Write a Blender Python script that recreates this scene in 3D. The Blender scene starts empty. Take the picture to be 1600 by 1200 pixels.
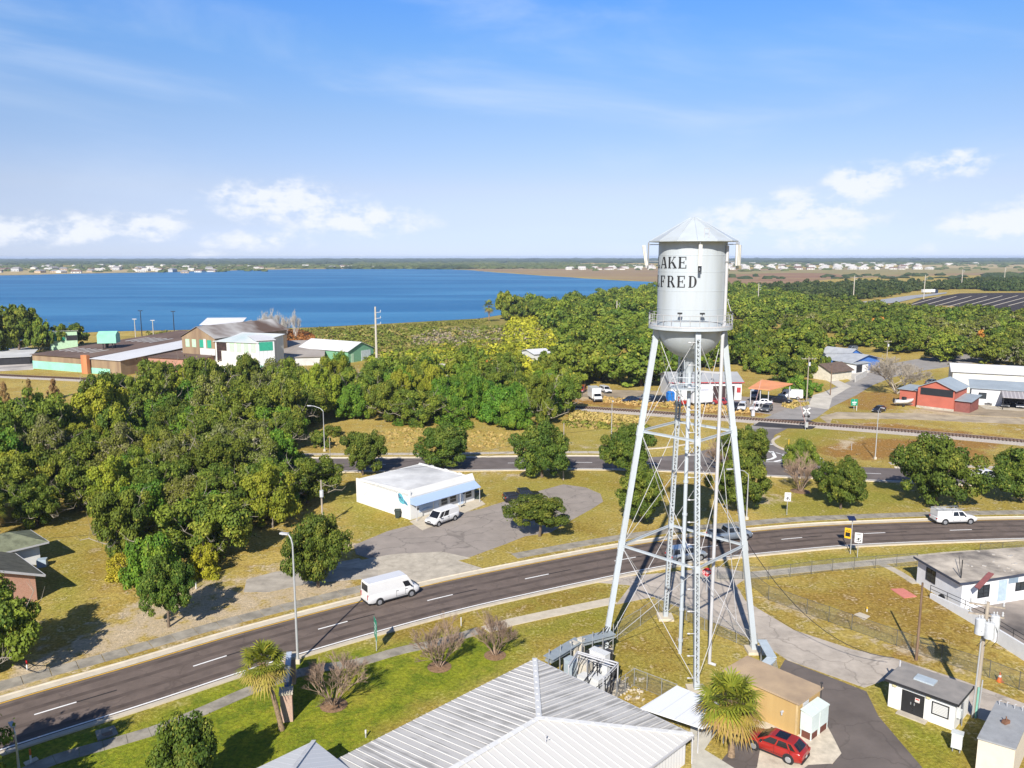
import bpy, bmesh, math, random
import numpy as np
from math import sin, cos, pi, radians as R, sqrt, atan2
from mathutils import Vector, Matrix
random.seed(7); np.random.seed(7)
sc = bpy.context.scene; COL = sc.collection

# ---------------------------------------------------------------- camera
CH, CF = 36.0, 1257.0                       # drone height (m), focal length in photo pixels (1600 wide)
CP = math.atan(199.0/CF)
cd = bpy.data.cameras.new('camera'); cam = bpy.data.objects.new('camera', cd); COL.objects.link(cam)
cam.location = (0, 0, CH); cam.rotation_euler = (pi/2-CP, R(0.05), 0)
cd.sensor_width = 36; cd.lens = 36*CF/1600; cd.clip_start = 0.5; cd.clip_end = 60000
sc.camera = cam
# ---------------------------------------------------------------- light
SUN_EL, SUN_AZ = R(35), R(13.5)             # light travels towards +Y turned 13.5 deg to +X
sl = bpy.data.lights.new('sun', 'SUN'); sun = bpy.data.objects.new('sun', sl); COL.objects.link(sun)
sl.energy = 5.0; sl.angle = R(0.53); sl.color = (1.0, 0.94, 0.85)
sun.rotation_euler = Vector((sin(SUN_AZ)*cos(SUN_EL), cos(SUN_AZ)*cos(SUN_EL), -sin(SUN_EL))).to_track_quat('-Z', 'Y').to_euler()
sc.render.engine = 'CYCLES'
sc.view_settings.view_transform = 'Standard'; sc.view_settings.look = 'None'
sc.view_settings.exposure = 0.68; sc.view_settings.gamma = 1.0
try:
    sc.cycles.max_bounces = 6; sc.cycles.volume_bounces = 0; sc.cycles.transparent_max_bounces = 12
except Exception: pass

def world():
    w = bpy.data.worlds.new('World'); sc.world = w; w.use_nodes = True
    nt = w.node_tree; N = nt.nodes; L = nt.links; N.clear()
    out = N.new('ShaderNodeOutputWorld'); bg = N.new('ShaderNodeBackground')
    sky = N.new('ShaderNodeTexSky'); sky.sky_type = 'NISHITA'; sky.sun_disc = False
    sky.sun_elevation = SUN_EL; sky.sun_rotation = pi+SUN_AZ
    sky.altitude = 0; sky.air_density = 1.0; sky.dust_density = 0.3; sky.ozone_density = 2.5
    bg.inputs['Strength'].default_value = 0.077
    tc = N.new('ShaderNodeTexCoord'); sx = N.new('ShaderNodeSeparateXYZ'); L.new(tc.outputs['Generated'], sx.inputs[0])
    def m(op, a, b=None, c=None):
        n = N.new('ShaderNodeMath'); n.operation = op
        for i, v in enumerate((a, b, c)):
            if v is None: continue
            if isinstance(v, (int, float)): n.inputs[i].default_value = v
            else: L.new(v, n.inputs[i])
        return n.outputs[0]
    az = m('ARCTAN2', sx.outputs['X'], sx.outputs['Y']); el = m('ARCSINE', sx.outputs['Z'])
    # cumulus: bumps standing at these bearings and heights (radians), broken up by noise
    blobs = [(-.60,.038,.10,.020,.75),(-.50,.040,.09,.018,.9),(-.43,.045,.06,.020,.8),(-.31,.030,.07,.014,.75),(-.27,.075,.075,.026,1.),(-.19,.055,.09,.022,.9),(-.335,.083,.025,.012,.8),
             (-.385,.062,.018,.008,.6),(.27,.050,.06,.022,.9),(.345,.062,.09,.026,.9),(.400,.092,.038,.024,1.),(.487,.108,.040,.018,.85),(.36,.028,.05,.014,.8),(.535,.045,.05,.022,.9),(.61,.055,.06,.026,.9),
             (-.36,.012,.03,.010,.6),(-.20,.010,.03,.008,.5),(.47,.018,.02,.010,.5),(0.0,.012,.05,.006,.4),(-.9,.05,.2,.03,.9),(.9,.06,.2,.04,.9)]
    acc = None
    for a0, e0, ra, re_, s in blobs:
        dx = m('MULTIPLY', m('SUBTRACT', az, a0), 1/(ra*1.22)); dy = m('MULTIPLY', m('SUBTRACT', el, e0-.011), 1/(re_*1.1))
        d = m('ADD', m('MULTIPLY', dx, dx), m('MULTIPLY', dy, dy))
        g = m('MULTIPLY', m('EXPONENT', m('MULTIPLY', d, -1.0)), s)
        acc = g if acc is None else m('MAXIMUM', acc, g)
    cv = N.new('ShaderNodeCombineXYZ'); L.new(az, cv.inputs[0]); L.new(m('MULTIPLY', el, 1.7), cv.inputs[1])
    nz = N.new('ShaderNodeTexNoise'); nz.inputs['Scale'].default_value = 26; nz.inputs['Detail'].default_value = 9; nz.inputs['Roughness'].default_value = .62
    L.new(cv.outputs[0], nz.inputs['Vector'])
    mr = N.new('ShaderNodeMapRange'); mr.interpolation_type = 'SMOOTHSTEP'
    mr.inputs['From Min'].default_value = .22; mr.inputs['From Max'].default_value = .66
    L.new(m('MULTIPLY', acc, m('ADD', m('MULTIPLY', nz.outputs[0], 2.6), -.62)), mr.inputs['Value'])
    cum = m('MULTIPLY', mr.outputs[0], .88)
    # thin cirrus veils
    cc = N.new('ShaderNodeCombineXYZ'); L.new(m('ADD', az, m('MULTIPLY', el, 1.2)), cc.inputs[0]); L.new(m('MULTIPLY', el, 4.2), cc.inputs[1]); cc.inputs[2].default_value = 3.7
    n2 = N.new('ShaderNodeTexNoise'); n2.inputs['Scale'].default_value = 2.3; n2.inputs['Detail'].default_value = 6; n2.inputs['Roughness'].default_value = .55; n2.inputs['Distortion'].default_value = .4
    L.new(cc.outputs[0], n2.inputs['Vector'])
    m2 = N.new('ShaderNodeMapRange'); m2.interpolation_type = 'SMOOTHSTEP'
    m2.inputs['From Min'].default_value = .46; m2.inputs['From Max'].default_value = .76; m2.inputs['To Max'].default_value = .5
    L.new(n2.outputs[0], m2.inputs['Value'])
    # clear sky, tinted bluer, and darkened overhead to cut its ambient light
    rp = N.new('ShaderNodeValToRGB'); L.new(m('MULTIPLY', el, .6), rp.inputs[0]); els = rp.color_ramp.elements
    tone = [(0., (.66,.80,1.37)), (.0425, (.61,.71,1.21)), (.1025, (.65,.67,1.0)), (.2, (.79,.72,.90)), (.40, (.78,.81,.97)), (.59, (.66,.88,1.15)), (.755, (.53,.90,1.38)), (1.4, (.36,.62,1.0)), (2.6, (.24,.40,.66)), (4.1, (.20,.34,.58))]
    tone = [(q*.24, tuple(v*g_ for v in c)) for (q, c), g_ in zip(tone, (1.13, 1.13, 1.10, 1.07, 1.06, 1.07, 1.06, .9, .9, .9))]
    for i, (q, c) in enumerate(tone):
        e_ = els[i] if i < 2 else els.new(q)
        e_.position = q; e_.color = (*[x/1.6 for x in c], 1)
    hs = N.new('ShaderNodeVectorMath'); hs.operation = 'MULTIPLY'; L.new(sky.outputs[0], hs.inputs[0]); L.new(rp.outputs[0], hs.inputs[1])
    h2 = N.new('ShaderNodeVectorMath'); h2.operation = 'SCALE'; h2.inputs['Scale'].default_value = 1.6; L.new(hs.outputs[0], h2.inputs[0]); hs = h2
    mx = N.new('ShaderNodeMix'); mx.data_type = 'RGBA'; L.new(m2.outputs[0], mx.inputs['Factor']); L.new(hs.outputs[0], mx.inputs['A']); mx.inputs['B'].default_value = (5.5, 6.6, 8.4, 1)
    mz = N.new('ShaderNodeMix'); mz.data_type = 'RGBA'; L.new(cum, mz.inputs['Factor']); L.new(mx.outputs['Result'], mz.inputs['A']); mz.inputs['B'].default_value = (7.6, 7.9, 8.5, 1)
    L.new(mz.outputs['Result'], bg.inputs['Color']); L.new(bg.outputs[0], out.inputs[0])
world()

# ---------------------------------------------------------------- survey: photo pixel -> point of the place
_c, _s = cos(CP), sin(CP)
def G(px, py, h=0.0):
    u = (px-800)/CF; v = (600-py)/CF
    t = (CH-h)/(_s-v*_c)
    return Vector((u*t, (_c+v*_s)*t, h))
def HT(px, py, Y):                          # height of the point seen at this pixel when it stands at depth Y
    v = (600-py)/CF
    return CH + Y/(_c+v*_s)*(-_s+v*_c)

# ---------------------------------------------------------------- materials
MATS = {}
def mat(name, col, rough=.75, metal=0., var=.12, scale=1.5, col2=None, bump=0., bscale=None, spec=.3, streak=False, detail=5, rnd=0., emit=None, crack=0.):
    """procedural surface: base colour broken up by noise (col -> col2), optional bump, optional per-object variation"""
    if name in MATS: return MATS[name]
    m = bpy.data.materials.new(name); m.use_nodes = True; nt = m.node_tree; N = nt.nodes; L = nt.links
    b = N['Principled BSDF']; b.inputs['Roughness'].default_value = rough; b.inputs['Metallic'].default_value = metal
    b.inputs['Specular IOR Level'].default_value = spec
    if col2 is None: col2 = tuple(c*(1-var*2) for c in col)
    tc = N.new('ShaderNodeTexCoord'); mp = N.new('ShaderNodeMapping'); L.new(tc.outputs['Object'], mp.inputs[0])
    if streak: mp.inputs['Scale'].default_value = (1, 1, .12)
    nz = N.new('ShaderNodeTexNoise'); nz.inputs['Scale'].default_value = scale; nz.inputs['Detail'].default_value = detail; nz.inputs['Roughness'].default_value = .6
    L.new(mp.outputs[0], nz.inputs['Vector'])
    mr = N.new('ShaderNodeMapRange'); mr.inputs['From Min'].default_value = .35; mr.inputs['From Max'].default_value = .7; L.new(nz.outputs[0], mr.inputs[0])
    mx = N.new('ShaderNodeMix'); mx.data_type = 'RGBA'; mx.inputs['A'].default_value = (*col, 1); mx.inputs['B'].default_value = (*col2, 1)
    L.new(mr.outputs[0], mx.inputs['Factor']); o = mx.outputs['Result']
    if crack:                                   # hairline cracks and darker mended patches
        n3 = N.new('ShaderNodeTexNoise'); n3.inputs['Scale'].default_value = .6; n3.inputs['Detail'].default_value = 4; L.new(tc.outputs['Object'], n3.inputs['Vector'])
        a3 = N.new('ShaderNodeVectorMath'); a3.operation = 'MULTIPLY_ADD'; L.new(n3.outputs['Color'], a3.inputs[0]); a3.inputs[1].default_value = (2.4, 2.4, 0); L.new(tc.outputs['Object'], a3.inputs[2])
        vo = N.new('ShaderNodeTexVoronoi'); vo.feature = 'DISTANCE_TO_EDGE'; vo.inputs['Scale'].default_value = .22; L.new(a3.outputs[0], vo.inputs['Vector'])
        m3 = N.new('ShaderNodeMapRange'); m3.inputs['From Max'].default_value = .022; m3.inputs['To Min'].default_value = crack; m3.inputs['To Max'].default_value = 0; L.new(vo.outputs['Distance'], m3.inputs[0])
        x3 = N.new('ShaderNodeMix'); x3.data_type = 'RGBA'; L.new(m3.outputs[0], x3.inputs['Factor']); L.new(o, x3.inputs['A']); x3.inputs['B'].default_value = (*[c*.35 for c in col], 1); o = x3.outputs['Result']
        n4 = N.new('ShaderNodeTexNoise'); n4.inputs['Scale'].default_value = 1.1; n4.inputs['Detail'].default_value = 3; L.new(tc.outputs['Object'], n4.inputs['Vector'])
        m4 = N.new('ShaderNodeMapRange'); m4.interpolation_type = 'SMOOTHSTEP'; m4.inputs['From Min'].default_value = .66; m4.inputs['From Max'].default_value = .74; m4.inputs['To Max'].default_value = crack*.6; L.new(n4.outputs[0], m4.inputs[0])
        x4 = N.new('ShaderNodeMix'); x4.data_type = 'RGBA'; L.new(m4.outputs[0], x4.inputs['Factor']); L.new(o, x4.inputs['A']); x4.inputs['B'].default_value = (*[c*.55 for c in col], 1); o = x4.outputs['Result']
    if rnd:
        oi = N.new('ShaderNodeObjectInfo'); hs = N.new('ShaderNodeHueSaturation'); m1 = N.new('ShaderNodeMapRange')
        m1.inputs['To Min'].default_value = 1-rnd; m1.inputs['To Max'].default_value = 1+rnd; L.new(oi.outputs['Random'], m1.inputs[0]); L.new(m1.outputs[0], hs.inputs['Value'])
        L.new(o, hs.inputs['Color']); o = hs.outputs[0]
    L.new(o, b.inputs['Base Color'])
    if bump:
        n2 = N.new('ShaderNodeTexNoise'); n2.inputs['Scale'].default_value = bscale or scale*6; n2.inputs['Detail'].default_value = 3
        L.new(tc.outputs['Object'], n2.inputs['Vector']); bp = N.new('ShaderNodeBump'); bp.inputs['Strength'].default_value = bump; bp.inputs['Distance'].default_value = .1
        L.new(n2.outputs[0], bp.inputs['Height']); L.new(bp.outputs[0], b.inputs['Normal'])
    if emit: b.inputs['Emission Color'].default_value = (*emit, 1); b.inputs['Emission Strength'].default_value = 1
    MATS[name] = m; return m

# ---------------------------------------------------------------- objects
def thing(name, loc, label, cat, group=None, rz=0., kind=None):
    o = bpy.data.objects.new(name, None); COL.objects.link(o); o.location = loc; o.rotation_euler = (0, 0, rz); o.empty_display_size = .3
    o['label'] = label; o['category'] = cat
    if group: o['group'] = group
    if kind: o['kind'] = kind
    return o
def tag(o, label=None, cat=None, group=None, kind=None):
    if label: o['label'] = label
    if cat: o['category'] = cat
    if group: o['group'] = group
    if kind: o['kind'] = kind
    return o
def dup(src, loc=None, rz=None, scale=None, label=None, group=None):
    r = src.copy(); COL.objects.link(r)
    if loc is not None: r.location = loc
    if rz is not None: r.rotation_euler = (0, 0, rz)
    if scale is not None: r.scale = scale if hasattr(scale, '__len__') else (scale,)*3
    if label: r['label'] = label
    if group: r['group'] = group
    def rec(a, b):
        for ch in KIDS.get(a.name, []):
            c = ch.copy(); COL.objects.link(c); c.parent = b; KIDS.setdefault(b.name, []).append(c); rec(ch, c)
    rec(src, r); return r
KIDS = {}
def adopt(o, p):
    o.parent = p; KIDS.setdefault(p.name, []).append(o)

class MB:
    """collects shapes, links them as ONE mesh object"""
    def __init__(s): s.v = []; s.f = []; s.mi = []; s.cur = 0; s.sm = []
    def add(s, vs, fs, smooth=False):
        n = len(s.v); s.v += [tuple(v) for v in vs]; s.f += [tuple(i+n for i in f) for f in fs]
        s.mi += [s.cur]*len(fs); s.sm += [smooth]*len(fs); return s
    def box(s, c, d, rz=0., tilt=None):
        x, y, z = d[0]/2, d[1]/2, d[2]/2; cr, sr = cos(rz), sin(rz); vs = []
        for k in (-1, 1):
            for j in (-1, 1):
                for i in (-1, 1):
                    a, b = i*x, j*y; vs.append((c[0]+a*cr-b*sr, c[1]+a*sr+b*cr, c[2]+k*z))
        return s.add(vs, [(0,2,3,1),(4,5,7,6),(0,1,5,4),(2,6,7,3),(0,4,6,2),(1,3,7,5)])
    def prism(s, poly, z0, z1):
        n = len(poly); a = sum(poly[i][0]*poly[(i+1) % n][1]-poly[(i+1) % n][0]*poly[i][1] for i in range(n))
        if a < 0: poly = poly[::-1]
        zz0 = z0 if hasattr(z0, '__len__') else [z0]*n; zz1 = z1 if hasattr(z1, '__len__') else [z1]*n
        if a < 0: zz0 = zz0[::-1]; zz1 = zz1[::-1]
        vs = [(p[0], p[1], z) for p, z in zip(poly, zz0)]+[(p[0], p[1], z) for p, z in zip(poly, zz1)]
        return s.add(vs, [tuple(range(n))[::-1], tuple(range(n, 2*n))]+[(i, (i+1) % n, (i+1) % n+n, i+n) for i in range(n)])
    def tube(s, p, q, r, r2=None, n=8, cap=True, smooth=True):
        p, q = Vector(p), Vector(q); r2 = r if r2 is None else r2; d = (q-p)
        if d.length < 1e-6: return s
        d.normalize(); a = d.orthogonal().normalized(); b = d.cross(a); vs = []
        for c, rr in ((p, r), (q, r2)):
            for i in range(n):
                t = 2*pi*i/n+pi/n; vs.append(c+(a*cos(t)+b*sin(t))*rr)
        fs = [(i, (i+1) % n, (i+1) % n+n, i+n) for i in range(n)]
        s.add(vs, fs, smooth)
        if cap: s.add(vs, [tuple(range(n))[::-1], tuple(range(n, 2*n))])
        return s
    def bar(s, p, q, w, h, up=(0, 0, 1)):           # rectangular bar from p to q, w sideways, h along up
        p, q = Vector(p), Vector(q); d = (q-p).normalized(); up = Vector(up)
        a = d.cross(up)
        if a.length < 1e-4: a = d.orthogonal()
        a.normalize(); b = a.cross(d).normalized(); vs = []
        for c in (p, q):
            for i, j in ((-1, -1), (1, -1), (1, 1), (-1, 1)): vs.append(c+a*(i*w/2)+b*(j*h/2))
        return s.add(vs, [(0,1,2,3), (7,6,5,4), (0,4,5,1), (1,5,6,2), (2,6,7,3), (3,7,4,0)])
    def path(s, pts, r, n=6):
        for a, b in zip(pts, pts[1:]): s.tube(a, b, r, n=n, cap=True)
        return s
    def lathe(s, c, prof, n=32, smooth=True, a0=0., a1=2*pi):
        vs = []; full = abs(a1-a0-2*pi) < 1e-6; m = n if full else n+1
        for r, z in prof:
            for i in range(m):
                t = a0+(a1-a0)*i/n; vs.append((c[0]+r*cos(t), c[1]+r*sin(t), c[2]+z))
        fs = []
        for k in range(len(prof)-1):
            for i in range(n):
                j = (i+1) % m; fs.append((k*m+i, k*m+j, (k+1)*m+j, (k+1)*m+i))
        return s.add(vs, fs, smooth)
    def build(s, name, mats, parent=None, label=None, local=False):
        me = bpy.data.meshes.new(name)
        off = Vector((0, 0, 0))
        if parent is not None and not local:
            M = Matrix.Translation(parent.location) @ parent.rotation_euler.to_matrix().to_4x4() if parent.parent is None else \
                Matrix.Translation(parent.parent.location) @ parent.parent.rotation_euler.to_matrix().to_4x4()
            I = M.inverted(); vs = [tuple(I @ Vector(v)) for v in s.v]
        else: vs = s.v
        me.from_pydata(vs, [], s.f)
        if not isinstance(mats, (list, tuple)): mats = [mats]
        for m in mats: me.materials.append(m)
        me.polygons.foreach_set('material_index', s.mi); me.polygons.foreach_set('use_smooth', s.sm); me.update()
        o = bpy.data.objects.new(name, me); COL.objects.link(o)
        if parent is not None: adopt(o, parent)
        if label: o['label'] = label
        return o
def sub(mb, name, m, parent):                        # sub-part of a part (part sits at its thing's origin)
    return mb.build(name, m, parent)

def spline(pts, step=1.5):
    P = [Vector((p[0], p[1], 0)) for p in pts]; P = [P[0]*2-P[1]]+P+[P[-1]*2-P[-2]]; out = []
    for i in range(1, len(P)-2):
        a, b, c, d = P[i-1:i+3]; n = max(1, int((c-b).length/step))
        for k in range(n):
            t = k/n; out.append(.5*((2*b)+(c-a)*t+(2*a-5*b+4*c-d)*t*t+(3*b-a-3*c+d)*t**3))
    out.append(P[-2]); return out
def norms(P):
    o = []
    for i in range(len(P)):
        d = (P[min(i+1, len(P)-1)]-P[max(i-1, 0)]); d.normalize(); o.append(Vector((-d.y, d.x, 0)))
    return o
def sweep(mb, P, prof):                             # profile (offset to the left, z) swept along P
    Nn = norms(P); k = len(prof); vs = []
    for p, n in zip(P, Nn):
        for o, z in prof: vs.append((p.x+n.x*o, p.y+n.y*o, z))
    fs = [(i*k+j+1, i*k+j, (i+1)*k+j, (i+1)*k+j+1) for i in range(len(P)-1) for j in range(k-1)]
    return mb.add(vs, fs)
def arclen(P):
    s = [0.]
    for a, b in zip(P, P[1:]): s.append(s[-1]+(b-a).length)
    return s
def at_len(P, S, t):
    i = int(np.searchsorted(S, t))-1; i = max(0, min(i, len(P)-2)); u = (t-S[i])/(S[i+1]-S[i])
    d = (P[i+1]-P[i]).normalized(); return P[i].lerp(P[i+1], u), Vector((-d.y, d.x, 0))
def dashes(mb, P, off, w, z, on, gap, t0=0., t1=None):
    S = arclen(P); t = t0; t1 = t1 or S[-1]
    while t+on < t1:
        a = []
        for q in np.linspace(t, t+on, 3):
            p, n = at_len(P, S, q); a.append((p, n))
        for (p, n), (q, k) in zip(a, a[1:]):
            A = p+n*(off-w/2); B = p+n*(off+w/2); C = q+k*(off+w/2); D = q+k*(off-w/2)
            mb.add([(v.x, v.y, z) for v in (A, D, C, B)], [(0, 1, 2, 3)])
        t += on+gap
    return mb
def slabs(mb, P, off, w, z, L, gap=.035, t0=0., t1=None):
    S = arclen(P); t = t0; t1 = t1 or S[-1]
    while t+L < t1:
        p, n = at_len(P, S, t); q, k = at_len(P, S, t+L-gap); zj = z+random.uniform(-.006, .006)
        mb.prism([(p+n*(off-w/2)).to_tuple()[:2], (q+k*(off-w/2)).to_tuple()[:2], (q+k*(off+w/2)).to_tuple()[:2], (p+n*(off+w/2)).to_tuple()[:2]], -.02, zj)
        t += L
    return mb
def flat(name, pxs, z, m, label=None, cat=None, kind='structure', h=0, smooth=0):
    P = [G(*p) for p in pxs]
    if smooth: P = spline(P+[P[0]], smooth)[:-1]
    o = MB().prism([(p.x, p.y) for p in P], -.03, z).build(name, m); o['kind'] = kind
    if label: o['label'] = label
    return o
# ================================================================ GROUND
def sdf(P, poly):                                   # signed distance of points P (n,2) to polygon, inside positive
    x, y = P[:, 0], P[:, 1]; d = np.full(len(P), 1e18); ins = np.zeros(len(P), bool); n = len(poly)
    for i in range(n):
        ax, ay = poly[i]; bx, by = poly[(i+1) % n]; ex, ey = bx-ax, by-ay; wx, wy = x-ax, y-ay
        t = np.clip((wx*ex+wy*ey)/(ex*ex+ey*ey+1e-12), 0, 1); dx, dy = wx-ex*t, wy-ey*t; d = np.minimum(d, dx*dx+dy*dy)
        c = (ay > y) != (by > y); xi = ax+(y-ay)*(bx-ax)/((by-ay) if by != ay else 1e-9); ins ^= c & (x < xi)
    d = np.sqrt(d); return np.where(ins, d, -d)
def gpoly(L): return [tuple(G(*p)[:2]) for p in L]
ZONES = [  # channel, strength, softness (m), outline in survey pixels
 (0, 1.0, 1.5, [(-60,1200),(0,1178),(200,1115),(380,1052),(480,1022),(560,1000),(600,1010),(640,1005),(720,985),(760,990),(820,985),(835,1010),(780,1045),(700,1090),(620,1140),(540,1230),(300,1320),(-60,1300)]),
 (0, .55, 1.0, [(640,1005),(830,975),(950,950),(955,975),(840,1000),(700,1040)]),
 (0, .30, 2.0, [(560,985),(800,930),(960,905),(1000,925),(800,965),(600,1015)]),
 (0, .20, 2.5, [(940,1000),(1040,960),(1170,1000),(1180,1030),(1090,1090),(960,1060)]),
 (0, .5, 1.0, [(1200,875),(1600,846),(1600,858),(1200,893)]),
 (0, .15, 3.0, [(1180,905),(1440,880),(1600,1010),(1560,1060),(1300,980)]),
 (0, .75, 1.0, [(1355,1075),(1390,1060),(1400,1110),(1500,1150),(1520,1250),(1440,1250),(1400,1140)]),
 (0, .30, 4.0, [(40,830),(180,840),(200,880),(120,960),(40,1000)]),
 (0, .55, 2.0, [(50,900),(150,880),(130,950),(80,970)]),
 (0, .5, 2.0, [(300,900),(360,890),(360,930),(320,935)]),
 (0, .5, 2.5, [(500,760),(560,770),(640,820),(560,850),(540,830)]),
 (0, .35, 4.0, [(750,745),(960,740),(1000,780),(900,850),(820,830)]),
 (0, .5, 3.0, [(1160,760),(1290,755),(1400,760),(1420,790),(1250,815),(1170,800)]),
 (0, .3, 6.0, [(890,665),(1010,670),(1010,700),(890,705)]),
 (0, .5, 2.5, [(1215,675),(1290,670),(1270,705),(1225,695)]),
 (0, .5, 4.0, [(1440,620),(1560,615),(1560,632),(1450,645)]),
 (1, .75, 2.5, [(-60,1110),(0,1050),(120,980),(220,930),(330,905),(420,905),(545,880),(560,905),(560,935),(300,1000),(100,1060),(0,1090)]),
 (1, .6, 3.0, [(130,1000),(190,940),(300,900),(560,830),(600,850),(500,900),(300,960)]),
 (1, .5, 3.0, [(740,870),(900,835),(960,850),(960,870),(860,890)]),
 (1, .45, 4.0, [(1000,830),(1600,770),(1620,800),(1300,815),(1000,850)]),
 (1, .7, 3.0, [(740,730),(830,735),(830,750),(750,748)]),
 (1, .8, 6.0, [(1400,635),(1600,640),(1620,668),(1400,652)]),
 (2, .8, 3.0, [(1300,660),(1400,663),(1620,684),(1620,690),(1400,672),(1300,668)]),
 (2, .6, 4.0, [(1440,640),(1620,652),(1620,660),(1440,650)]),
 (1, .5, 4.0, [(640,700),(900,690),(1010,690),(1000,703),(640,706)]),
 (2, .5, 5.0, [(940,745),(1300,750),(1560,765),(1560,775),(1200,770),(940,770)]),
 (1, .6, 2.0, [(1150,770),(1180,765),(1250,775),(1230,790),(1160,790)]),
 (2, .6, 3.0, [(640,840),(740,860),(930,830),(960,800),(920,800),(850,830)]),
 (1, .8, 2.0, [(1480,735),(1560,748),(1500,765),(1460,755)]),
 (1, .55, 5.0, [(1290,655),(1620,670),(1620,680),(1290,662)]),
 (1, .8, 2.0, [(1300,688),(1345,684),(1340,702),(1300,704)]),
 (1, .6, 1.2, [(955,1080),(1000,1072),(1030,1095),(1000,1115),(965,1100)]),
 (1, .8, .8, [(1195,1150),(1270,1110),(1310,1170),(1305,1195),(1260,1200),(1190,1180)]),
 (1, .9, 6.0, [(580,560),(760,556),(770,580),(600,590)]),
 (1, .8, 8.0, [(-40,545),(60,540),(60,575),(-40,580)]),
 (1, .8, 4.0, [(840,610),(1240,628),(1200,645),(1000,630),(840,622)]),
 (2, .9, 3.0, [(1300,690),(1400,685),(1560,690),(1540,715),(1400,720),(1300,712),(1255,705)]),
 (2, .9, 3.0, [(890,645),(1010,655),(1010,668),(890,664)]),
 (2, .6, 3.0, [(1310,610),(1420,612),(1420,640),(1340,645),(1310,630)]),
 (2, .7, 2.5, [(880,618),(1240,638),(1240,650),(1150,650),(880,630)]),
 (2, .55, 3.0, [(1200,900),(1290,895),(1300,930),(1220,920)]),
 (2, .55, 3., [(1180,910),(1440,900),(1560,980),(1640,1060),(1500,1040),(1300,975)]),
 (2, .5, 2., [(950,1010),(1040,965),(1090,985),(1060,1060),(1000,1050)]),
 (2, .6, 2., [(1375,1000),(1440,990),(1480,1020),(1440,1035),(1390,1030)]),
 (1, .7, 1.2, [(1180,925),(1200,930),(1330,985),(1440,1020),(1560,1062),(1560,1070),(1430,1032),(1300,985),(1190,940)]),
 (2, .55, 2., [(560,990),(800,935),(940,905),(990,918),(900,950),(760,975),(620,1010)]),
 (2, .45, 3., [(80,830),(190,850),(210,900),(330,900),(440,870),(560,800),(560,830),(440,900),(250,930),(100,960)]),
 (2, .5, 2.0, [(1250,985),(1400,1030),(1420,1050),(1300,1000)]),
 (2, .5, 3.0, [(800,985),(940,960),(930,1000),(850,1010)]),
 (2, .5, 4.0, [(320,880),(420,860),(440,890),(330,905)]),
 (2, .4, 3.0, [(1220,770),(1300,790),(1260,812)]),
 (3, 1., 6.0, [(480,505),(760,497),(900,500),(900,545),(700,560),(480,560),(440,530)]),
]
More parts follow.
